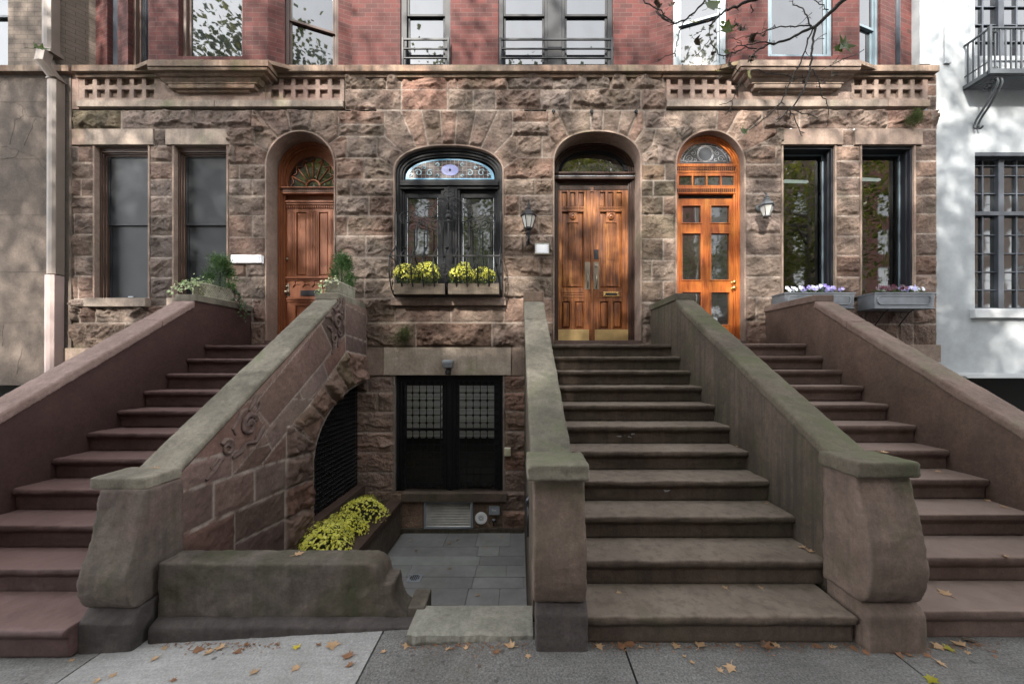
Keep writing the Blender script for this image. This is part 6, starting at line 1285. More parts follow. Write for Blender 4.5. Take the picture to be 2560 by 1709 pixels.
def flower(mb, c, n, r, petals=8):
    a, b, n = frame_of(n); c = Vector(c); pts = [c + n * r * .15]
    for k in range(petals * 2): t = 6.283 * k / (petals * 2); q = r if k % 2 else r * .55; pts.append(c + (a * math.cos(t) + b * math.sin(t)) * q + n * (.18 * r if k % 2 else 0))
    mb.add(pts, [(0, 1 + k, 1 + (k + 1) % (petals * 2)) for k in range(petals * 2)])
def mum_meshes(seed, rx, rz, nf, nl):
    rr = random.Random(seed); f, y = MB(), MB()
    for k in range(nl):
        d = Vector((rr.gauss(0, 1), rr.gauss(0, 1), rr.gauss(.1, 1))).normalized(); r = rr.uniform(.55, .98); p = Vector((d.x * rx * r, d.y * rx * r, rz * .42 + d.z * rz * .6 * r))
        leaf_quad(f, p, d + Vector((rr.uniform(-.8, .8), rr.uniform(-.8, .8), rr.uniform(-.6, .6))), (rr.random(), rr.random(), 1), rr.uniform(.022, .042), rr.uniform(.012, .022))
    lob = [(Vector((rr.gauss(0, 1), rr.gauss(0, 1), rr.gauss(.2, .6))).normalized(), rr.uniform(-.34, .22)) for _ in range(18)]
    def lump(d): return 1 + sum(w * max(0, d.dot(q)) ** 6 for q, w in lob)
    for k in range(nf):
        while True:
            d = Vector((rr.gauss(0, 1), rr.gauss(0, 1), rr.gauss(.35, 1))).normalized()
            if d.z > -.15 + .5 * rr.random() - .2: break
        r = rr.uniform(.9, 1.1) * lump(d); p = Vector((d.x * rx * r, d.y * rx * r, rz * .42 + d.z * rz * .6 * r)); flower(y, p, d + Vector((rr.uniform(-.4, .4), rr.uniform(-.4, .4), rr.uniform(0, .5))), rr.uniform(.011, .02), 8)
    return f, y
def copy_thing(root, loc, rz, sc=1., label=None):
    r = root.copy(); COL.objects.link(r); r.location = loc; r.rotation_euler = (0, 0, rz); r.scale = (sc, sc, sc)
    if label: r['label'] = label
    for ch in root.children: c = ch.copy(); COL.objects.link(c); c.parent = r
    return r
def mum(loc, lab, seed, rx, rz, nf, nl, grp):
    t = thing('chrysanthemum', loc, lab, 'flowering plant', grp); f, y = mum_meshes(seed, rx, rz, nf, nl)
    for mb, n, m in ((f, 'foliage', 'mum'), (y, 'blossoms', 'yellow')): o = mb.build(n, ML[m]); o.parent = t
    return t
gw = 'yellow mums in the window boxes'
D = 6.0
for px, pyb, rx, rz, s, lab in ((1018, 712, .20, .30, 1, 'smaller yellow chrysanthemum at the left end of the left wooden window box'), (1070, 712, .225, .37, 2, 'tallest yellow chrysanthemum at the right end of the left wooden window box'), (1149, 712, .20, .31, 3, 'broad yellow chrysanthemum at the left end of the right wooden window box'), (1210, 712, .19, .28, 4, 'low yellow chrysanthemum at the right end of the right wooden window box')):
    mum((fx(px, D), D, fz(pyb, D)), lab, s, rx * .93, rz, 430, 700, gw)
for i, (x, y, rx, rz, lab) in enumerate(((-2.29, 4.38, .33, .44, 'nearest and largest yellow chrysanthemum in the areaway flower bed'), (-2.31, 4.93, .30, .37, 'middle yellow chrysanthemum in the areaway flower bed'), (-2.29, 5.5, .33, .40, 'farthest yellow chrysanthemum in the flower bed, next to the house'))):
    mum((x, y, -.63), lab, 11 + i, rx, rz, 950, 1000, 'yellow mums in the areaway bed')
for p0, p1, lab in ((984, 1112, 'grey weathered wooden flower box at the left inside the iron guard'), (1120, 1247.5, 'darker wooden flower box at the right inside the iron guard')):
    D = 5.90; t = thing('flower_box', (fx((p0 + p1) / 2, D), 6.0, fz(735, D)), lab, 'flower box', 'wooden boxes in the iron guard'); x0, x1, z0, z1 = fx(p0, D), fx(p1, D), fz(735, D), fz(708, D); mb = MB()
    mb.box(x0, x1, D, D + .02, z0, z1); mb.box(x0, x1, D + .2, D + .22, z0, z1); mb.box(x0, x0 + .02, D + .02, D + .2, z0, z1); mb.box(x1 - .02, x1, D + .02, D + .2, z0, z1); mb.box(x0 + .02, x1 - .02, D + .02, D + .2, z0, z0 + .02); mb.build('box', M['boxwood'], t, .003); MB().box(x0 + .02, x1 - .02, D + .02, D + .2, z0 + .02, z1 - .03).build('soil', M['soil'], t)
# zinc window boxes with pansies
for k, (p0, p1, lab) in enumerate(((1962, 2137, 'grey zinc window box with violet pansies, partly hidden by the stoop coping'), (2187, 2338, 'grey zinc window box with maroon pansies nearest the white house'))):
    D = 5.86; x0, x1, z0, z1 = fx(p0, D), fx(p1, D), fz(768.5, D), fz(732, D); t = thing('planter_box', ((x0 + x1) / 2, 6.0, z0), lab, 'window box', 'zinc boxes under the dark windows'); mb = MB(); yb = 6.17
    mb.loft([[(x0 + .012, D + .012, z0), (x1 - .012, D + .012, z0), (x1 - .012, yb, z0), (x0 + .012, yb, z0)], [(x0, D, z1), (x1, D, z1), (x1, yb, z1), (x0, yb, z1)]]); mb.box(x0 - .01, x1 + .01, D - .01, yb, z1 - .012, z1 + .006); mb.box(x0 - .004, x1 + .004, D - .002, yb, z0 - .016, z0)
    mb.build('box', M['zinc'], t, .005)
    mb = MB(); a0, a1, b0, b1, c = x0 + .05, x1 - .06, z0 + .05, z1 - .045, .035; L = [(a0 + c, b0), (a1 - c, b0), (a1, b0 + c), (a1, b1 - c), (a1 - c, b1), (a0 + c, b1), (a0, b1 - c), (a0, b0 + c), (a0 + c, b0)]
    mb.tube([(u, D + .002, v) for u, v in L], .008, 6); mb.build('moulding', M['zinc'], t); mb = MB(); mb.box(x0 + .02, x1 - .02, D + .02, yb - .02, z1 + .006, z1 + .014); mb.build('soil', M['soil'], t)
    for q in (.3, .72): 
        mb = MB(); xx = x0 + (x1 - x0) * q; mb.tube([(xx, D + .06, z0 - .012), (xx, 6.0, z0 - .06), (xx, 6.14, z0 - .22), (xx, 6.17, z0 - .26)], .009, 6); mb.build('bracket', M['iron'], t)
    rr = random.Random(20 + k); npl = 5
    for j in range(npl):
        u = (j + .5) / npl; px_ = x0 + (x1 - x0) * (.12 + .76 * u); pt = thing('pansy', (px_, 5.98, z1), '', 'flowering plant', 'pansies in the zinc boxes')
        col = ['wht', 'violet', 'wht', 'violet', 'violet'][j] if k == 0 else ['maroon', 'maroon', 'maroon', 'violet', 'wht'][j]
        pt['label'] = [['palest pansy clump at the left end of the hidden-cornered zinc box', 'violet pansy clump second from the left in the left zinc box', 'whitish pansy clump in the centre of the left zinc box', 'violet pansy clump second from the right in the left zinc box', 'bright violet pansy clump at the right end of the left zinc box'], ['dark maroon pansy clump at the left end of the right zinc box', 'maroon pansy clump second from the left in the right zinc box', 'maroon pansy clump in the centre of the right zinc box', 'bright violet pansy clump beside the maroon ones in the right zinc box', 'pale pansy clump at the right end of the right zinc box']][k][j]
        f, w_ = MB(), MB()
        for q in range(55): leaf_quad(f, (rr.gauss(0, .05), rr.gauss(0, .05), rr.uniform(.0, .06)), (rr.gauss(0, 1), rr.gauss(0, 1), rr.uniform(0, .8)), (0, 0, 1), rr.uniform(.03, .055), rr.uniform(.015, .028), .3)
        for q in range(9):
            c = Vector((rr.gauss(0, .05), rr.gauss(-.03, .045), rr.uniform(.055, .12)))
            n = Vector((rr.uniform(-.5, .5), -1, rr.uniform(0, .7))); a, b, n = frame_of(n)
            for m_ in range(5): an = 6.283 * m_ / 5 + .3; d = a * math.cos(an) + b * math.sin(an); leaf_quad(w_, c, d + n * .15, n, .034, .03, .1)
        for mb_, nm, mt in ((f, 'foliage', 'pan'), (w_, 'blossoms', col)): o = mb_.build(nm, ML[mt]); o.parent = pt
# stone troughs with conifers and ivy on the left stoop
def trough(x0, x1, y0, y1, z0, z1, lab):
    t = thing('stone_trough', ((x0 + x1) / 2, (y0 + y1) / 2, z0), lab, 'planter', 'stone troughs on the left stoop'); mb = MB(); e = .012
    mb.loft([[(x0 + e, y0 + e, z0), (x1 - e, y0 + e, z0), (x1 - e, y1 - e, z0), (x0 + e, y1 - e, z0)], [(x0 + .004, y0 + .004, z1), (x1 - .004, y0 + .004, z1), (x1 - .004, y1 - .004, z1), (x0 + .004, y1 - .004, z1)]]); mb.box(x0 - .008, x1 + .008, y0 - .008, y1 + .008, z1 - .016, z1 + .008); mb.box(x0 + .002, x1 - .002, y0 + .002, y1 - .002, z0, z0 + .018); mb.build('trough', M['trough'], t, .006)
    mb = MB(); h = z1 - .02 - z0 - .02; zb = z0 + .019
    for sgn in (1, -1):
        s = y0 - h
        while s < y1:
            pts = []
            for k in range(7):
                u = k / 6; y = s + (h * u if sgn > 0 else h * (1 - u)); 
                if y0 + .012 <= y <= y1 - .012: pts.append((x1 - .007 + .007 * u, y, zb + h * u))
            if len(pts) > 1: mb.tube(pts, .0055, 4)
            s += .042
        s = x0 - h
        while s < x1:
            pts = []
            for k in range(7):
                u = k / 6; x = s + (h * u if sgn > 0 else h * (1 - u))
                if x0 + .012 <= x <= x1 - .012: pts.append((x, y0 + .007 - .007 * u, zb + h * u))
            if len(pts) > 1: mb.tube(pts, .0055, 4)
            s += .042
    mb.build('lattice_relief', M['trough'], t); MB().box(x0 + .01, x1 - .01, y0 + .01, y1 - .01, z1, z1 + .004).build('soil', M['soil'], t); return t
trough(-4.625, -4.40, 5.34, 5.90, 2.604, 2.785, 'lattice stone trough on the pink-coped left wall of the left stoop'); trough(-2.765, -2.56, 5.33, 5.88, 2.64, 2.815, 'lattice stone trough on the carved right wall of the left stoop')
def conifer(loc, r, h, seed, lab):
    t = thing('dwarf_conifer', loc, lab, 'shrub', 'dwarf conifers in the stone troughs'); rr = random.Random(seed); mb = MB(); cl = [(rr.uniform(0, 6.28), rr.uniform(.05, .95) * h, rr.uniform(.6, 1.08)) for _ in range(46)]
    for a, z, q in cl:
        R_ = r * (1 - (z / h) ** 1.35) * q + .02; c = Vector((R_ * math.cos(a) * .8, R_ * math.sin(a) * .8, z)); s = .05 + .03 * rr.random()
        for k in range(120):
            p = c + Vector((rr.gauss(0, s * .62), rr.gauss(0, s * .62), rr.gauss(0, s * .5))); d = Vector((p.x, p.y, .06 + rr.uniform(-.02, .08))).normalized() + Vector((rr.gauss(0, .35), rr.gauss(0, .35), rr.gauss(.15, .35))); leaf_quad(mb, p, d, (rr.random(), rr.random(), rr.random()), rr.uniform(.025, .042), .0095, .0)
    o = mb.build('foliage', ML['con']); o.parent = t; mb = MB(); mb.tube([(0, 0, -.02), (0, 0, h * .8)], [.014, .005], 6); o = mb.build('stem', ML['bark']); o.parent = t
conifer((-4.44, 5.62, 2.78), .215, .46, 1, 'rounded dwarf conifer in the left trough, in front of the brown window'); conifer((-2.665, 5.64, 2.81), .155, .45, 2, 'narrow cone-shaped dwarf conifer in the right trough beside the red-brown door')
def ivy(paths, lab, mt, seed, dens=26, size=.034):
    t = thing('trailing_ivy', paths[0][0], lab, 'ivy', 'ivy in the stone troughs'); rr = random.Random(seed); lf, st = MB(), MB()
    for P in paths:
        c = [Vector(p) for p in P]; pts = []
        for a, b in zip(c, c[1:]):
            for k in range(6): pts.append(a + (b - a) * k / 6 + Vector((rr.gauss(0, .006),) * 3))
        st.tube(pts, .003, 4); L = len(pts)
        for k in range(int(dens * (L / 12))):
            p = pts[rr.randrange(L)] + Vector((rr.gauss(0, .028), rr.gauss(0, .028), rr.gauss(0, .025))); d = Vector((rr.gauss(.15, .7), rr.gauss(-.5, .6), rr.gauss(-.35, .6))).normalized(); s = rr.uniform(.7, 1.25) * size
            u = Vector((rr.gauss(0, .4), -1, rr.gauss(.5, .4))); sd = d.cross(u).normalized()
            lf.add([p, p + d * s * .35 + sd * s * .55, p + d * s * .6 + sd * s * .25, p + d * s * 1.1, p + d * s * .6 - sd * s * .25, p + d * s * .35 - sd * s * .55], [(0, 1, 2, 3, 4, 5)])
    attach(lf.build('leaves', ML[mt]), t); attach(st.build('stems', ML['bark']), t)
ivy([[(-4.55, 5.36, 2.80), (-4.64, 5.30, 2.80), (-4.72, 5.24, 2.72), (-4.80, 5.2, 2.64)], [(-4.50, 5.4, 2.81), (-4.56, 5.30, 2.83), (-4.63, 5.26, 2.77), (-4.66, 5.2, 2.66)], [(-4.46, 5.5, 2.81), (-4.55, 5.38, 2.86), (-4.60, 5.28, 2.78)], [(-4.5, 5.35, 2.8), (-4.53, 5.27, 2.74), (-4.56, 5.22, 2.66)]], 'pale variegated ivy spilling over the left end of the left trough', 'vivy', 5, 34, .036)
ivy([[(-4.42, 5.8, 2.80), (-4.38, 5.86, 2.82), (-4.345, 5.88, 2.68), (-4.33, 5.9, 2.5), (-4.32, 5.92, 2.36)], [(-4.45, 5.75, 2.8), (-4.39, 5.84, 2.8), (-4.355, 5.86, 2.62)], [(-4.40, 5.88, 2.78), (-4.35, 5.95, 2.64), (-4.33, 6.0, 2.46), (-4.32, 6.02, 2.36)]], 'dark green ivy trailing down from the back of the left trough', 'ivy', 6, 30, .033)
ivy([[(-2.74, 5.4, 2.82), (-2.76, 5.33, 2.82), (-2.79, 5.3, 2.72), (-2.80, 5.3, 2.66)], [(-2.7, 5.36, 2.83), (-2.62, 5.34, 2.84), (-2.58, 5.31, 2.80)], [(-2.72, 5.4, 2.84), (-2.64, 5.35, 2.85)], [(-2.80, 5.28, 2.66), (-2.86, 5.27, 2.65)]], 'variegated ivy creeping over the front of the right trough', 'vivy', 7, 22, .032)
# moss tuft growing out of the joint
for mx_, my_, ms_, lab in ((1003, 838, 1., 'green moss tuft growing on the rock course above the basement lintel'), (2286, 293, .75, 'small green moss patch high on the rock by the white house')):
  t = thing('moss_tuft', (fx(mx_, 6.13), 6.15, fz(my_, 6.13)), lab, 'moss', 'moss patches on the stone'); rr = random.Random(8); mb = MB()
  for k in range(1900):
      u, v = rr.gauss(0, .085) * ms_, rr.gauss(.0, .08) * ms_
      if v > .02: u = u * .6 + .06 * ms_
      p = (t.location.x + u, 6.155 - rr.uniform(0, .075) * math.exp(-(u * u + v * v) / .02), t.location.z + v); leaf_quad(mb, p, (rr.gauss(0, .7), -.8, rr.gauss(.1, .7)), (rr.random(), rr.random(), rr.random()), rr.uniform(.014, .03), .008, .2)
  attach(mb.build('fronds', ML['moss']), t)

# ---------------- fallen leaves ----------------
def maple(mb, s, rr, curl=.3):
    pts = []; prof = [(0, .05), (.18, .42), (.3, .2), (.6, .62), (.5, .25), (1.05, 0)]
    L = [(y, x) for x, y in prof]; out = [(a * s, (b - .45) * s) for a, b in [(0, 0), (.45, .08), (.3, .28), (.62, .55), (.28, .52), (.16, .7), (0, 1.05)]]; full = out + [(-a, b) for a, b in out[-2:0:-1]]
    k1, k2 = rr.uniform(-curl, curl) * 4 / s, rr.uniform(.2, 1) * curl * 4 / s; ph = rr.uniform(0, 3)
    def Z(x, y): return abs(k1 * x * y * .5) + k2 * (x * x * .8 + y * y * .4) * .5 + .12 * s * curl * math.sin(ph + 9 * x / s + 5 * y / s) * .5
    c = [(0, -.0, Z(0, 0))]; ring = [(x * rr.uniform(.85, 1.1), y * rr.uniform(.9, 1.08)) for x, y in full]; inner = [(x * .5, y * .5) for x, y in ring]
    v = c + [(x, y, Z(x, y)) for x, y in inner] + [(x, y, Z(x, y)) for x, y in ring]; n = len(ring); zmin = min(q[2] for q in v); v = [(a, b, q - zmin + .003) for a, b, q in v]
    f = [(0, 1 + k, 1 + (k + 1) % n) for k in range(n)] + [(1 + k, 1 + n + k, 1 + n + (k + 1) % n, 1 + (k + 1) % n) for k in range(n)]; mb.smooth = True; mb.add(v, f); mb.smooth = False
    mb.tube([(0, -.45 * s, v[1][2]), (.06 * s, -.7 * s, .004), (.02 * s, -.95 * s, .006)], .0016, 4)
LV = []
rr = random.Random(31)
for k in range(9):
    mb = MB(); maple(mb, .062 * rr.uniform(.8, 1.1), rr, .45 if k % 3 else .2); me = mb.build('fallen_leaf', [ML['brown'], ML['tan'], ML['brown']][k % 3]); LV.append(me.data); bpy.data.objects.remove(me)
def put(px, py, z, size, lab, grp, mat=None, tilt=0):
    """a leaf lying on the level z under the survey pixel"""
    D = F * (HC - z) / (py - CY); o = bpy.data.objects.new('fallen_leaf', LV[rr.randrange(9)]); COL.objects.link(o); o.location = (fx(px, D), D, z + .002); o.rotation_euler = (rr.uniform(-.2, .2) + tilt, rr.uniform(-.2, .2), rr.uniform(0, 6.28)); o.scale = (size,) * 3; tag(o, lab, 'leaf', grp)
    if mat: o.data = o.data.copy(); o.data.materials[0] = ML[mat]
    return o
G1 = 'fallen leaves on the sidewalk'
def walk(px, py): 
    D = F * HC / (py - CY); 
    for _ in range(3): D = F * (HC - gz(fx(px, D))) / (py - CY)
    return gz(fx(px, D))
put(741, 1620, walk(741, 1620), 1.0, 'large yellow-green fallen leaf on the pale concrete by the low wall', G1, 'ylw')
for i, (px, py, s) in enumerate(((830, 1617, 1.15), (868, 1640, 1.2), (498, 1625, 1.), (520, 1632, .9), (548, 1620, .9), (597, 1630, .7), (385, 1648, .7), (638, 1680, .7), (738, 1672, .75), (873, 1664, .7), (410, 1620, .6), (435, 1700, .6), (240, 1703, .6), (283, 1688, .6), (178, 1650, .5), (618, 1612, .6), (795, 1612, .6), (690, 1610, .5))):
    put(px, py, walk(px, py), s, 'dry brown leaf fallen on the pale concrete in front of the low wall', G1)
for i, (px, py, s, m) in enumerate(((1016, 1615, 1., 'tan'), (1238, 1630, .9, None), (1274, 1615, 1., 'tan'), (957, 1630, .5, None), (1120, 1622, .5, 'tan'), (1165, 1618, .5, None), (1088, 1612, .5, None), (1320, 1642, .5, None), (1198, 1664, .4, 'dead'))):
    put(px, py, walk(px, py), s, 'dry leaf fallen on the grey sidewalk in front of the areaway slab', G1, m)
for i, (px, py, s, m) in enumerate(((1552, 1616, 1., None), (1572, 1612, 1.1, 'brown'), (1753, 1613, 1.1, None), (1690, 1617, .9, None), (1920, 1618, 1.2, None), (1938, 1612, .9, 'tan'), (1905, 1612, .9, 'dead'), (2005, 1616, .8, 'dead'), (2044, 1617, .9, None), (2083, 1617, .6, 'tan'), (2135, 1622, .9, None), (2165, 1632, .9, 'brown'), (1846, 1613, .5, None), (1500, 1618, .8, None), (1730, 1655, .7, 'tan'), (1798, 1674, .6, 'tan'), (1826, 1672, 1.1, 'tan'), (1602, 1618, .5, None), (1795, 1612, .5, None), (1710, 1640, .4, 'tan'))):
    put(px, py, 0, s, 'dry leaf fallen on the sidewalk at the foot of the middle stoop', G1, m)
for i, (px, py, s, m) in enumerate(((2250, 1640, .9, None), (2268, 1636, .9, 'brown'), (2345, 1618, 1., 'tan'), (2370, 1622, .9, 'olive'), (2395, 1610, 1., None), (2428, 1603, 1.3, 'dead'), (2316, 1637, .8, 'brown'), (2355, 1660, .8, 'tan'), (2328, 1702, .9, 'olive'), (2420, 1632, .5, None), (2488, 1640, .5, None))):
    put(px, py, 0, s, 'dry leaf fallen on the sidewalk beside the scrolled right newel', G1, m)
G2 = 'fallen leaves on the stoops'
for k, px, py, s, lab in ((1, 1548, 1482, .7, 'small tan leaf at the left of the lowest middle step'), (1, 1811, 1468, .75, 'left one of two tan leaves near the centre of the lowest middle step'), (1, 1900, 1468, .8, 'right one of two tan leaves near the centre of the lowest middle step'), (2, 2003, 1368, 1., 'curled brown leaf at the right end of the second middle step'), (2, 2026, 1378, .9, 'brown leaf nearest the newel on the second middle step'), (3, 1914, 1258, .7, 'dry leaf at the right end of the third middle step'), (5, 1845, 1117, .8, 'dry leaf at the right end of the fifth middle step'), (6, 1496, 1058, .7, 'dry leaf at the left of the sixth middle step')):
    put(px, py, .17652 * k, s, lab, G2, 'tan')
for k, px, py, s, lab in ((1, 2360, 1482, 1.4, 'long brown leaf with a stem on the lowest right step'), (2, 2515, 1392, .7, 'dry leaf near the wall on the second right step'), (3, 2470, 1251, .9, 'dry leaf on the third right step, left of another'), (3, 2512, 1268, .8, 'dry leaf on the third right step, close to the wall'), (4, 2346, 1179, .9, 'dry leaf in the middle of the fourth right step'), (5, 2235, 1102, .8, 'dry leaf on the fifth right step of the right stoop'), (7, 2085, 1002, .7, 'dry leaf on the seventh right step of the right stoop')):
    put(px, py, .1772 * k, s, lab, G2, 'tan')
put(393, 1170, .925, .8, 'small dry leaf on the left newel cap', G2, 'tan'); put(749, 1384, .345, 1.1, 'tan curled leaf lying on top of the low mossy wall', G2, 'tan'); put(2212, 1131, 1.105, .8, 'dry leaf caught on the mossy newel cap', G2, 'tan')
G3 = 'fallen leaves in the areaway'
for px, py, m in ((1142, 1350, 'brown'), (1254, 1341, 'tan'), (1024, 1351, 'tan'), (1041, 1376, 'brown'), (1125, 1420, 'tan'), (1000, 1428, 'tan'), (1195, 1487, 'tan'), (1215, 1368, 'tan'), (1122, 1357, 'tan')): put(px, py, -1.045, .9, 'tiny dry leaf scattered on the dark bluestone paving', G3, m)
mb = MB()
for k in range(600):
    px = rr.choice([rr.uniform(380, 700), rr.uniform(1480, 2150), rr.uniform(1480, 2150), rr.uniform(2230, 2500), rr.uniform(1000, 1330)]); py = 1606 + abs(rr.gauss(0, 12)); z = walk(px, py); D = F * (HC - z) / (py - CY); s = rr.uniform(.003, .009); a = rr.uniform(0, 6.28); c = Vector((fx(px, D), D, z + .003))
    mb.add([c + Vector((s * math.cos(a + q) * (1 if i % 2 else .6), s * math.sin(a + q), rr.uniform(0, .003))) for i, q in enumerate((0, 1.57, 3.14, 4.7))], [(0, 1, 2, 3)])
o = mb.build('leaf_litter', ML['brown']); tag(o, 'crumbled brown leaf litter gathered along the foot of the stoops', 'leaf litter', None, 'stuff')
# ---------------- street trees (behind the camera they shade the front; one branch hangs into view) ----------------
def crown_mesh(seed, n, cl, R_, H_, sz):
    rr = random.Random(seed); v = np.zeros((n * 4, 3)); rs = np.random.RandomState(seed); ctr = []
    for k in range(cl):
        while True:
            p = rs.uniform(-1, 1, 3)
            if .15 < (p ** 2).sum() < 1: break
        ctr.append(p * (R_, R_, H_))
    ctr = np.array(ctr); c = ctr[rs.randint(0, cl, n)] + rs.normal(0, 1, (n, 3)) * (R_ * .17, R_ * .17, R_ * .13); d = rs.normal(0, 1, (n, 3)); d[:, 2] *= .5; d /= np.linalg.norm(d, axis=1)[:, None]; u = rs.normal(0, 1, (n, 3)); u[:, 2] += 1.5; s = np.cross(d, u); s /= np.linalg.norm(s, axis=1)[:, None] + 1e-9; L = (sz * rs.uniform(.6, 1.3, n))[:, None]
    v[0::4] = c; v[1::4] = c + d * L * .5 + s * L * .45; v[2::4] = c + d * L; v[3::4] = c + d * L * .5 - s * L * .45
    me = bpy.data.meshes.new('crown'); me.vertices.add(n * 4); me.vertices.foreach_set('co', v.astype(np.float32).ravel()); me.loops.add(n * 4); me.loops.foreach_set('vertex_index', np.arange(n * 4, dtype=np.int32)); me.polygons.add(n); me.polygons.foreach_set('loop_start', np.arange(n, dtype=np.int32) * 4); me.polygons.foreach_set('loop_total', np.full(n, 4, np.int32)); me.update(calc_edges=True); me.materials.append(ML['tree']); return me
def street_tree(x, y, zc, R_, H_, n, seed, lab, cl=38, sz=.15):
    t = thing('street_tree', (x, y, -.15), lab, 'tree', 'street trees along the kerb'); o = bpy.data.objects.new('crown', crown_mesh(seed, n, cl, R_, H_, sz)); COL.objects.link(o); o.parent = t; o.location = (0, 0, zc + .15)
    rr = random.Random(seed); mb = MB(); p = [(0, 0, 0), (.05, .03, 1.5), (.1, -.05, 3.2), (.0, .05, zc - H_ * .4), (.1, 0, zc + H_ * .4)]; mb.tube(p, [.22, .17, .15, .11, .03], 10)
    for k in range(9):
        a = 6.283 * k / 9 + rr.uniform(-.3, .3); z0 = zc - H_ * .75 + H_ * 1. * k / 9; q = R_ * rr.uniform(.5, .85); mb.tube([(0.03, 0, z0), (q * .45 * math.cos(a), q * .45 * math.sin(a), z0 + .5), (q * math.cos(a), q * math.sin(a), z0 + 1.3)], [.07, .05, .015], 6)
    o = mb.build('trunk', ML['trunk']); o.parent = t; return t
street_tree(-8.6, -3.0, 10.3, 4.0, 3.8, 16000, 1, 'leafy street tree behind the camera, reflected in the left upper windows', 70)
street_tree(-2.2, -3.0, 10.6, 3.6, 3.0, 9000, 2, 'leafy street tree behind the camera, reflected above the oak door', 60)
TB = street_tree(4.4, -3.0, 10.4, 3.8, 3.1, 9000, 3, 'sycamore whose thin bare branch with a few green leaves hangs at the top right', 55)
street_tree(-9.5, -15.2, 7.5, 3.6, 3.6, 3600, 4, 'autumn street tree across the road, seen only in window reflections at left', 36, .17)
street_tree(1.5, -15.4, 7.0, 3.6, 3.6, 3600, 5, 'autumn street tree across the road, seen in the oak door transom', 36, .17)
street_tree(12., -15.2, 7.3, 3.8, 3.8, 4200, 6, 'yellowing street tree across the road, seen in the dark right windows', 36, .17)
street_tree(11.8, -3.1, 7.8, 3.4, 3.6, 7000, 7, 'low leafy street tree behind the camera, reflected in the dark right windows', 45)
street_tree(19., -15., 8., 4.2, 5., 6000, 8, 'broad yellowing tree across the road, reflected at the right edge of the dark windows', 45, .19)
street_tree(-4.6, -15.3, 8.6, 3.8, 4.6, 6000, 9, 'tall tree across the road, reflected in the stained glass window', 45, .18)
# the branch in view, drawn out at its own distance (about 3.2 m), rising back to its tree out of frame
br, dead = MB(), MB()
def bp(L, D0, D1): return [(fx(1640 + x * .2232, D0 + (D1 - D0) * i / max(1, len(L) - 1)), D0 + (D1 - D0) * i / max(1, len(L) - 1), fz(y * .2232, D0 + (D1 - D0) * i / max(1, len(L) - 1))) for i, (x, y) in enumerate(L)]
rr = random.Random(12)
def twig(L, D0, D1, r0, r1, spurs=True):
    p = [Vector(q) for q in bp(L, D0, D1)]; pts = []
    for a, b in zip(p, p[1:]):
        for k in range(3): pts.append(a + (b - a) * k / 3 + Vector((rr.gauss(0, .0035), rr.gauss(0, .006), rr.gauss(0, .0035))))
    pts.append(p[-1]); n = len(pts); br.tube(pts, [r0 + (r1 - r0) * i / (n - 1) for i in range(n)], 6)
    if spurs:
        for q in range(1, n - 1):
            if rr.random() < .55:
                d = Vector((rr.gauss(0, 1), rr.gauss(0, .5), rr.gauss(-.2, 1))).normalized(); e = pts[q] + d * rr.uniform(.012, .035); br.tube([pts[q], e], [.0032, .0022], 4)
                if rr.random() < .4: br.tube([e, e + Vector((rr.gauss(0, .012), 0, rr.gauss(0, .012)))], [.0024, .0015], 4)
twig([(2700, -420), (2400, -200), (2090, 0), (1960, 130), (1790, 295)], 3.0, 3.2, .019, .0135)
twig([(1790, 295), (1640, 370), (1500, 435), (1370, 475), (1230, 520), (1120, 580), (1060, 650), (1030, 700)], 3.2, 3.25, .0115, .0045)
twig([(1790, 305), (1770, 420), (1750, 560), (1735, 720), (1700, 860), (1660, 1000), (1560, 1160), (1495, 1225)], 3.2, 3.1, .0095, .005); twig([(1495, 1225), (1560, 1330), (1610, 1470), (1640, 1530)], 3.1, 3.08, .0045, .0025); twig([(1495, 1225), (1420, 1300), (1360, 1365)], 3.1, 3.12, .0045, .0025); twig([(1510, 1230), (1640, 1270), (1760, 1290), (1810, 1330)], 3.1, 3.08, .0035, .002)
twig([(1760, 320), (1690, 500), (1610, 720), (1520, 880), (1450, 1050), (1360, 1200), (1240, 1310), (1120, 1410), (1040, 1460)], 3.2, 3.15, .0065, .003); twig([(1360, 1200), (1375, 1300), (1370, 1340)], 3.15, 3.15, .003, .002)
twig([(1745, 790), (1810, 850), (1840, 960), (1885, 1080), (1920, 1200), (1925, 1410)], 3.13, 3.1, .005, .0025); twig([(1740, 300), (1560, 295), (1400, 305), (1250, 340), (1080, 390), (1000, 420)], 3.2, 3.24, .0055, .003); twig([(1745, 300), (1690, 170), (1640, 95), (1540, 40), (1540, -20)], 3.2, 3.22, .006, .003); twig([(1940, 120), (1830, 50), (1740, -10)], 3.12, 3.1, .004, .0025)
twig([(1350, 480), (1180, 470), (1040, 500), (920, 510), (850, 560)], 3.23, 3.28, .005, .0025); twig([(1130, 550), (1000, 530), (880, 580), (780, 630), (700, 610), (620, 480), (600, 400), (610, 280), (700, 200)], 3.24, 3.3, .005, .003)
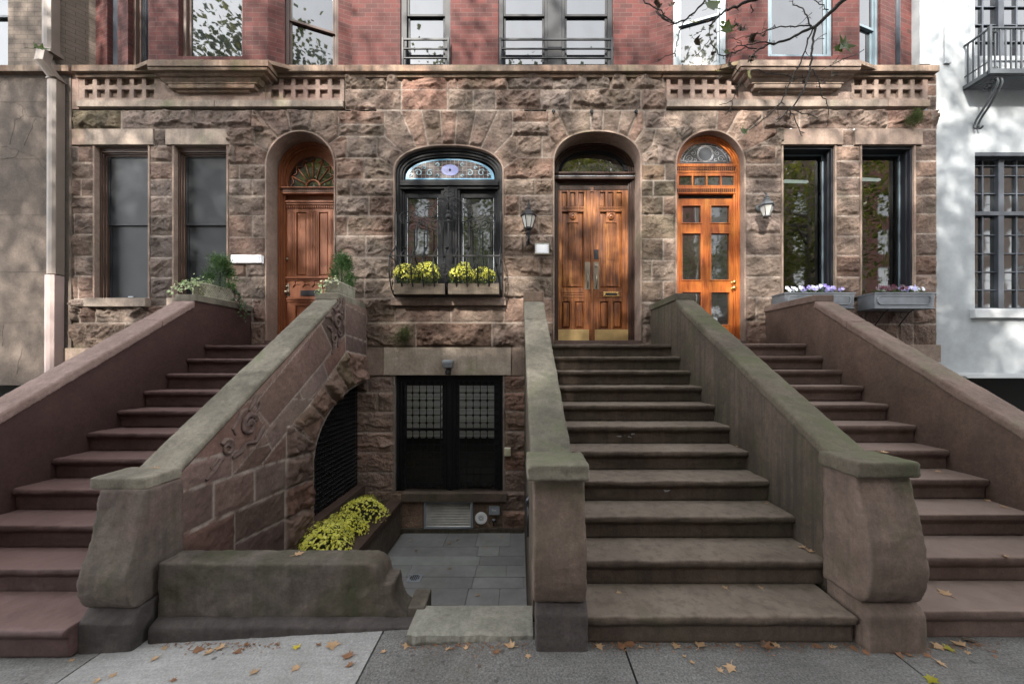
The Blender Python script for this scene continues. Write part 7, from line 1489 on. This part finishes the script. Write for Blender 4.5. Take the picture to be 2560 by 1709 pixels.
twig([(850, 580), (820, 700), (800, 780)], 3.28, 3.28, .004, .002); twig([(1180, -30), (1000, 30), (880, 80), (780, 120), (700, 190), (600, 290)], 3.1, 3.25, .013, .007); twig([(600, -60), (520, 50), (400, 170), (320, 220), (200, 255), (80, 190), (0, 130)], 3.0, 3.05, .008, .004); twig([(320, 225), (270, 350), (240, 480), (215, 600), (220, 640)], 3.04, 3.06, .005, .003); twig([(200, 260), (120, 250), (40, 130), (-60, 60)], 3.05, 3.06, .004, .0025); twig([(220, 590), (100, 640), (-20, 700)], 3.06, 3.06, .003, .002); twig([(560, 320), (480, 370), (420, 400)], 3.2, 3.2, .003, .002); twig([(600, 430), (520, 560), (430, 640)], 3.28, 3.3, .003, .002); twig([(2330, 560), (2180, 640), (1990, 710), (1840, 800)], 3.3, 3.2, .0035, .0025); twig([(2050, 620), (1980, 710)], 3.22, 3.25, .0025, .0025); twig([(1080, 780), (1240, 830), (1400, 830), (1560, 880), (1700, 860)], 3.3, 3.2, .0035, .0025); twig([(860, 760), (960, 800), (1080, 790)], 3.28, 3.3, .003, .0025); twig([(980, 860), (920, 980), (860, 1130), (830, 1240), (780, 1290)], 3.2, 3.2, .004, .002); twig([(855, 1130), (780, 1160), (710, 1170)], 3.2, 3.2, .003, .002); twig([(-180, -40), (-80, 60), (60, 130), (170, 230)], 3.05, 3.05, .005, .004); twig([(1060, 60), (1080, 120), (1060, 150)], 3.1, 3.12, .005, .003)
for L in ([(1330, 300), (1230, 320), (1190, 350)], [(1220, 240), (1190, 340)], [(900, 470), (960, 490)], [(840, 420), (920, 440), (1040, 400)], [(740, 720), (690, 830)], [(1900, 375), (1800, 440)], [(1900, 420), (1790, 450)], [(1740, 150), (1580, 290)]): twig(L, 3.22, 3.22, .0028, .0016, False)
BR = br.build('branch', ML['bark']); attach(BR, TB)
def view_leaf(x, y, size, mat, D=3.2, curl=.25, n=(0, -1, .1), rot=0.):
    mb = MB(); r2 = random.Random(int(x * 7 + y)); maple(mb, size, r2, curl); c = Vector((fx(1640 + x * .2232, D), D, fz(y * .2232, D))); a, b, nn = frame_of(n); M4 = Matrix((a, b, nn)).transposed() @ Matrix.Rotation(rot, 3, 'Z')
    mb.v = [tuple(c + M4 @ Vector(v)) for v in mb.v]; attach(mb.build('leaf', ML[mat]), BR)
for a in ((640, 60, .15, 'green', 3.1, .2, (.1, -1, .3), 2.2), (800, 310, .13, 'green', 3.24, .25, (-.2, -1, .1), 3.0), (2100, 520, .15, 'green', 3.25, .55, (.3, -1, .2), -.9), (2050, 550, .09, 'green', 3.25, .3, (-.3, -1, .2), .4), (795, 590, .06, 'green', 3.28, .2, (0, -1, .2), 1.0), (410, 255, .075, 'olive', 3.05, .3, (.1, -1, .9), -1.2), (695, 805, .07, 'olive', 3.25, .3, (0, -1, 1.0), 1.3), (1035, 830, .085, 'olive', 3.25, .3, (.7, -1, .1), 2.6), (985, 1470, .08, 'green', 3.15, .3, (.2, -1, .2), 2.0), (745, 265, .05, 'green', 3.24, .3, (0, -1, .2), 0)): view_leaf(*a)
for a in ((890, 285, .07, 2.), (965, 350, .085, 1.), (1060, 440, .09, 2.5), (70, 210, .07, .4), (185, 60, .06, 2.), (10, 40, .06, 1.), (1190, 420, .05, 0.), (650, 370, .06, 3.), (460, 480, .07, .8), (1100, 650, .06, 2.), (820, 750, .07, 1.3), (1990, 850, .08, 2.2), (1860, 930, .07, .3), (1640, 935, .05, 1.5), (560, 250, .05, 3.), (640, 600, .045, 2.), (715, 880, .05, 2.9), (1040, 690, .06, .2), (40, 80, .05, 2.)): view_leaf(a[0], a[1], a[2], 'dead', 3.15 if a[0] < 300 else 3.22, 1.1, (rr.uniform(-.8, .8), -1, rr.uniform(-.5, .8)), a[3])
view_leaf(-6870, 3650 * 0 + 560, .10, 'green', 3.0, .5, (.3, -1, .9), 1.9)
# ---------------- houses across the road (seen in the glass; row raised to shade the lower stoops) ----------------
fa = [plain('far_brownstone', (.1, .07, .055), .9, 0, .3, 12, .3), plain('far_red_brick', (.12, .055, .045), .9, 0, .3, 12, .3), plain('far_grey_front', (.17, .155, .14), .9, 0, .3, 12, .3)]
for i, x in enumerate((-20, -13.2, -6.4, .4, 7.2, 14., 20.8, 27.6, -26.8, 34.4, 41.2, -33.6)):
    hgt = 18.3 + (i * 7 % 3) * .5; t = thing('far_house', (x + 3.3, -19, -.15), ['brownstone', 'red brick', 'grey stone', 'taller brownstone', 'second red brick', 'second grey stone', 'right-hand brownstone', 'rightmost red brick', 'leftmost grey stone', 'distant brown', 'farthest right brick', 'far left grey'][i] + ' house across the road, seen only in reflections', 'house', 'houses across the road')
    mb = MB(); cols = [x + .9, x + 2.7, x + 4.5]; rows = [1.2, 4.4, 7.4, 10.4, 13.4]; hs = [(c, c + 1.1, r, r + 2.0) for c in cols for r in rows]
    leafgrid(mb, -x - 6.7, -x, -.15, hgt, [(-b, -a, c, d) for a, b, c, d in hs], 18, .2); mb.v = [(-a, -b, c) for a, b, c in mb.v]; mb.build('wall', fa[i % 3], t); MB().box(x - .05, x + 6.75, -18.3, -17.7, hgt, hgt + .5).build('cornice', fa[(i + 1) % 3], t, .03)
    for a, b, c, d in hs:
        w = MB(); w.box(a, b, -18.14, -18.1, c + .95, c + 1.03); w.box(a, b, -18.14, -18.1, c, c + .08); w.box(a, b, -18.14, -18.1, d - .08, d); w.box(a, a + .07, -18.14, -18.1, c, d); w.box(b - .07, b, -18.14, -18.1, c, d); wo = w.build('window', M['whitetrim'], t); w = MB(); w.quad((a, -18.16, c), (a, -18.16, d), (b, -18.16, d), (b, -18.16, c)); attach(w.build('pane', M['glasslow']), wo)
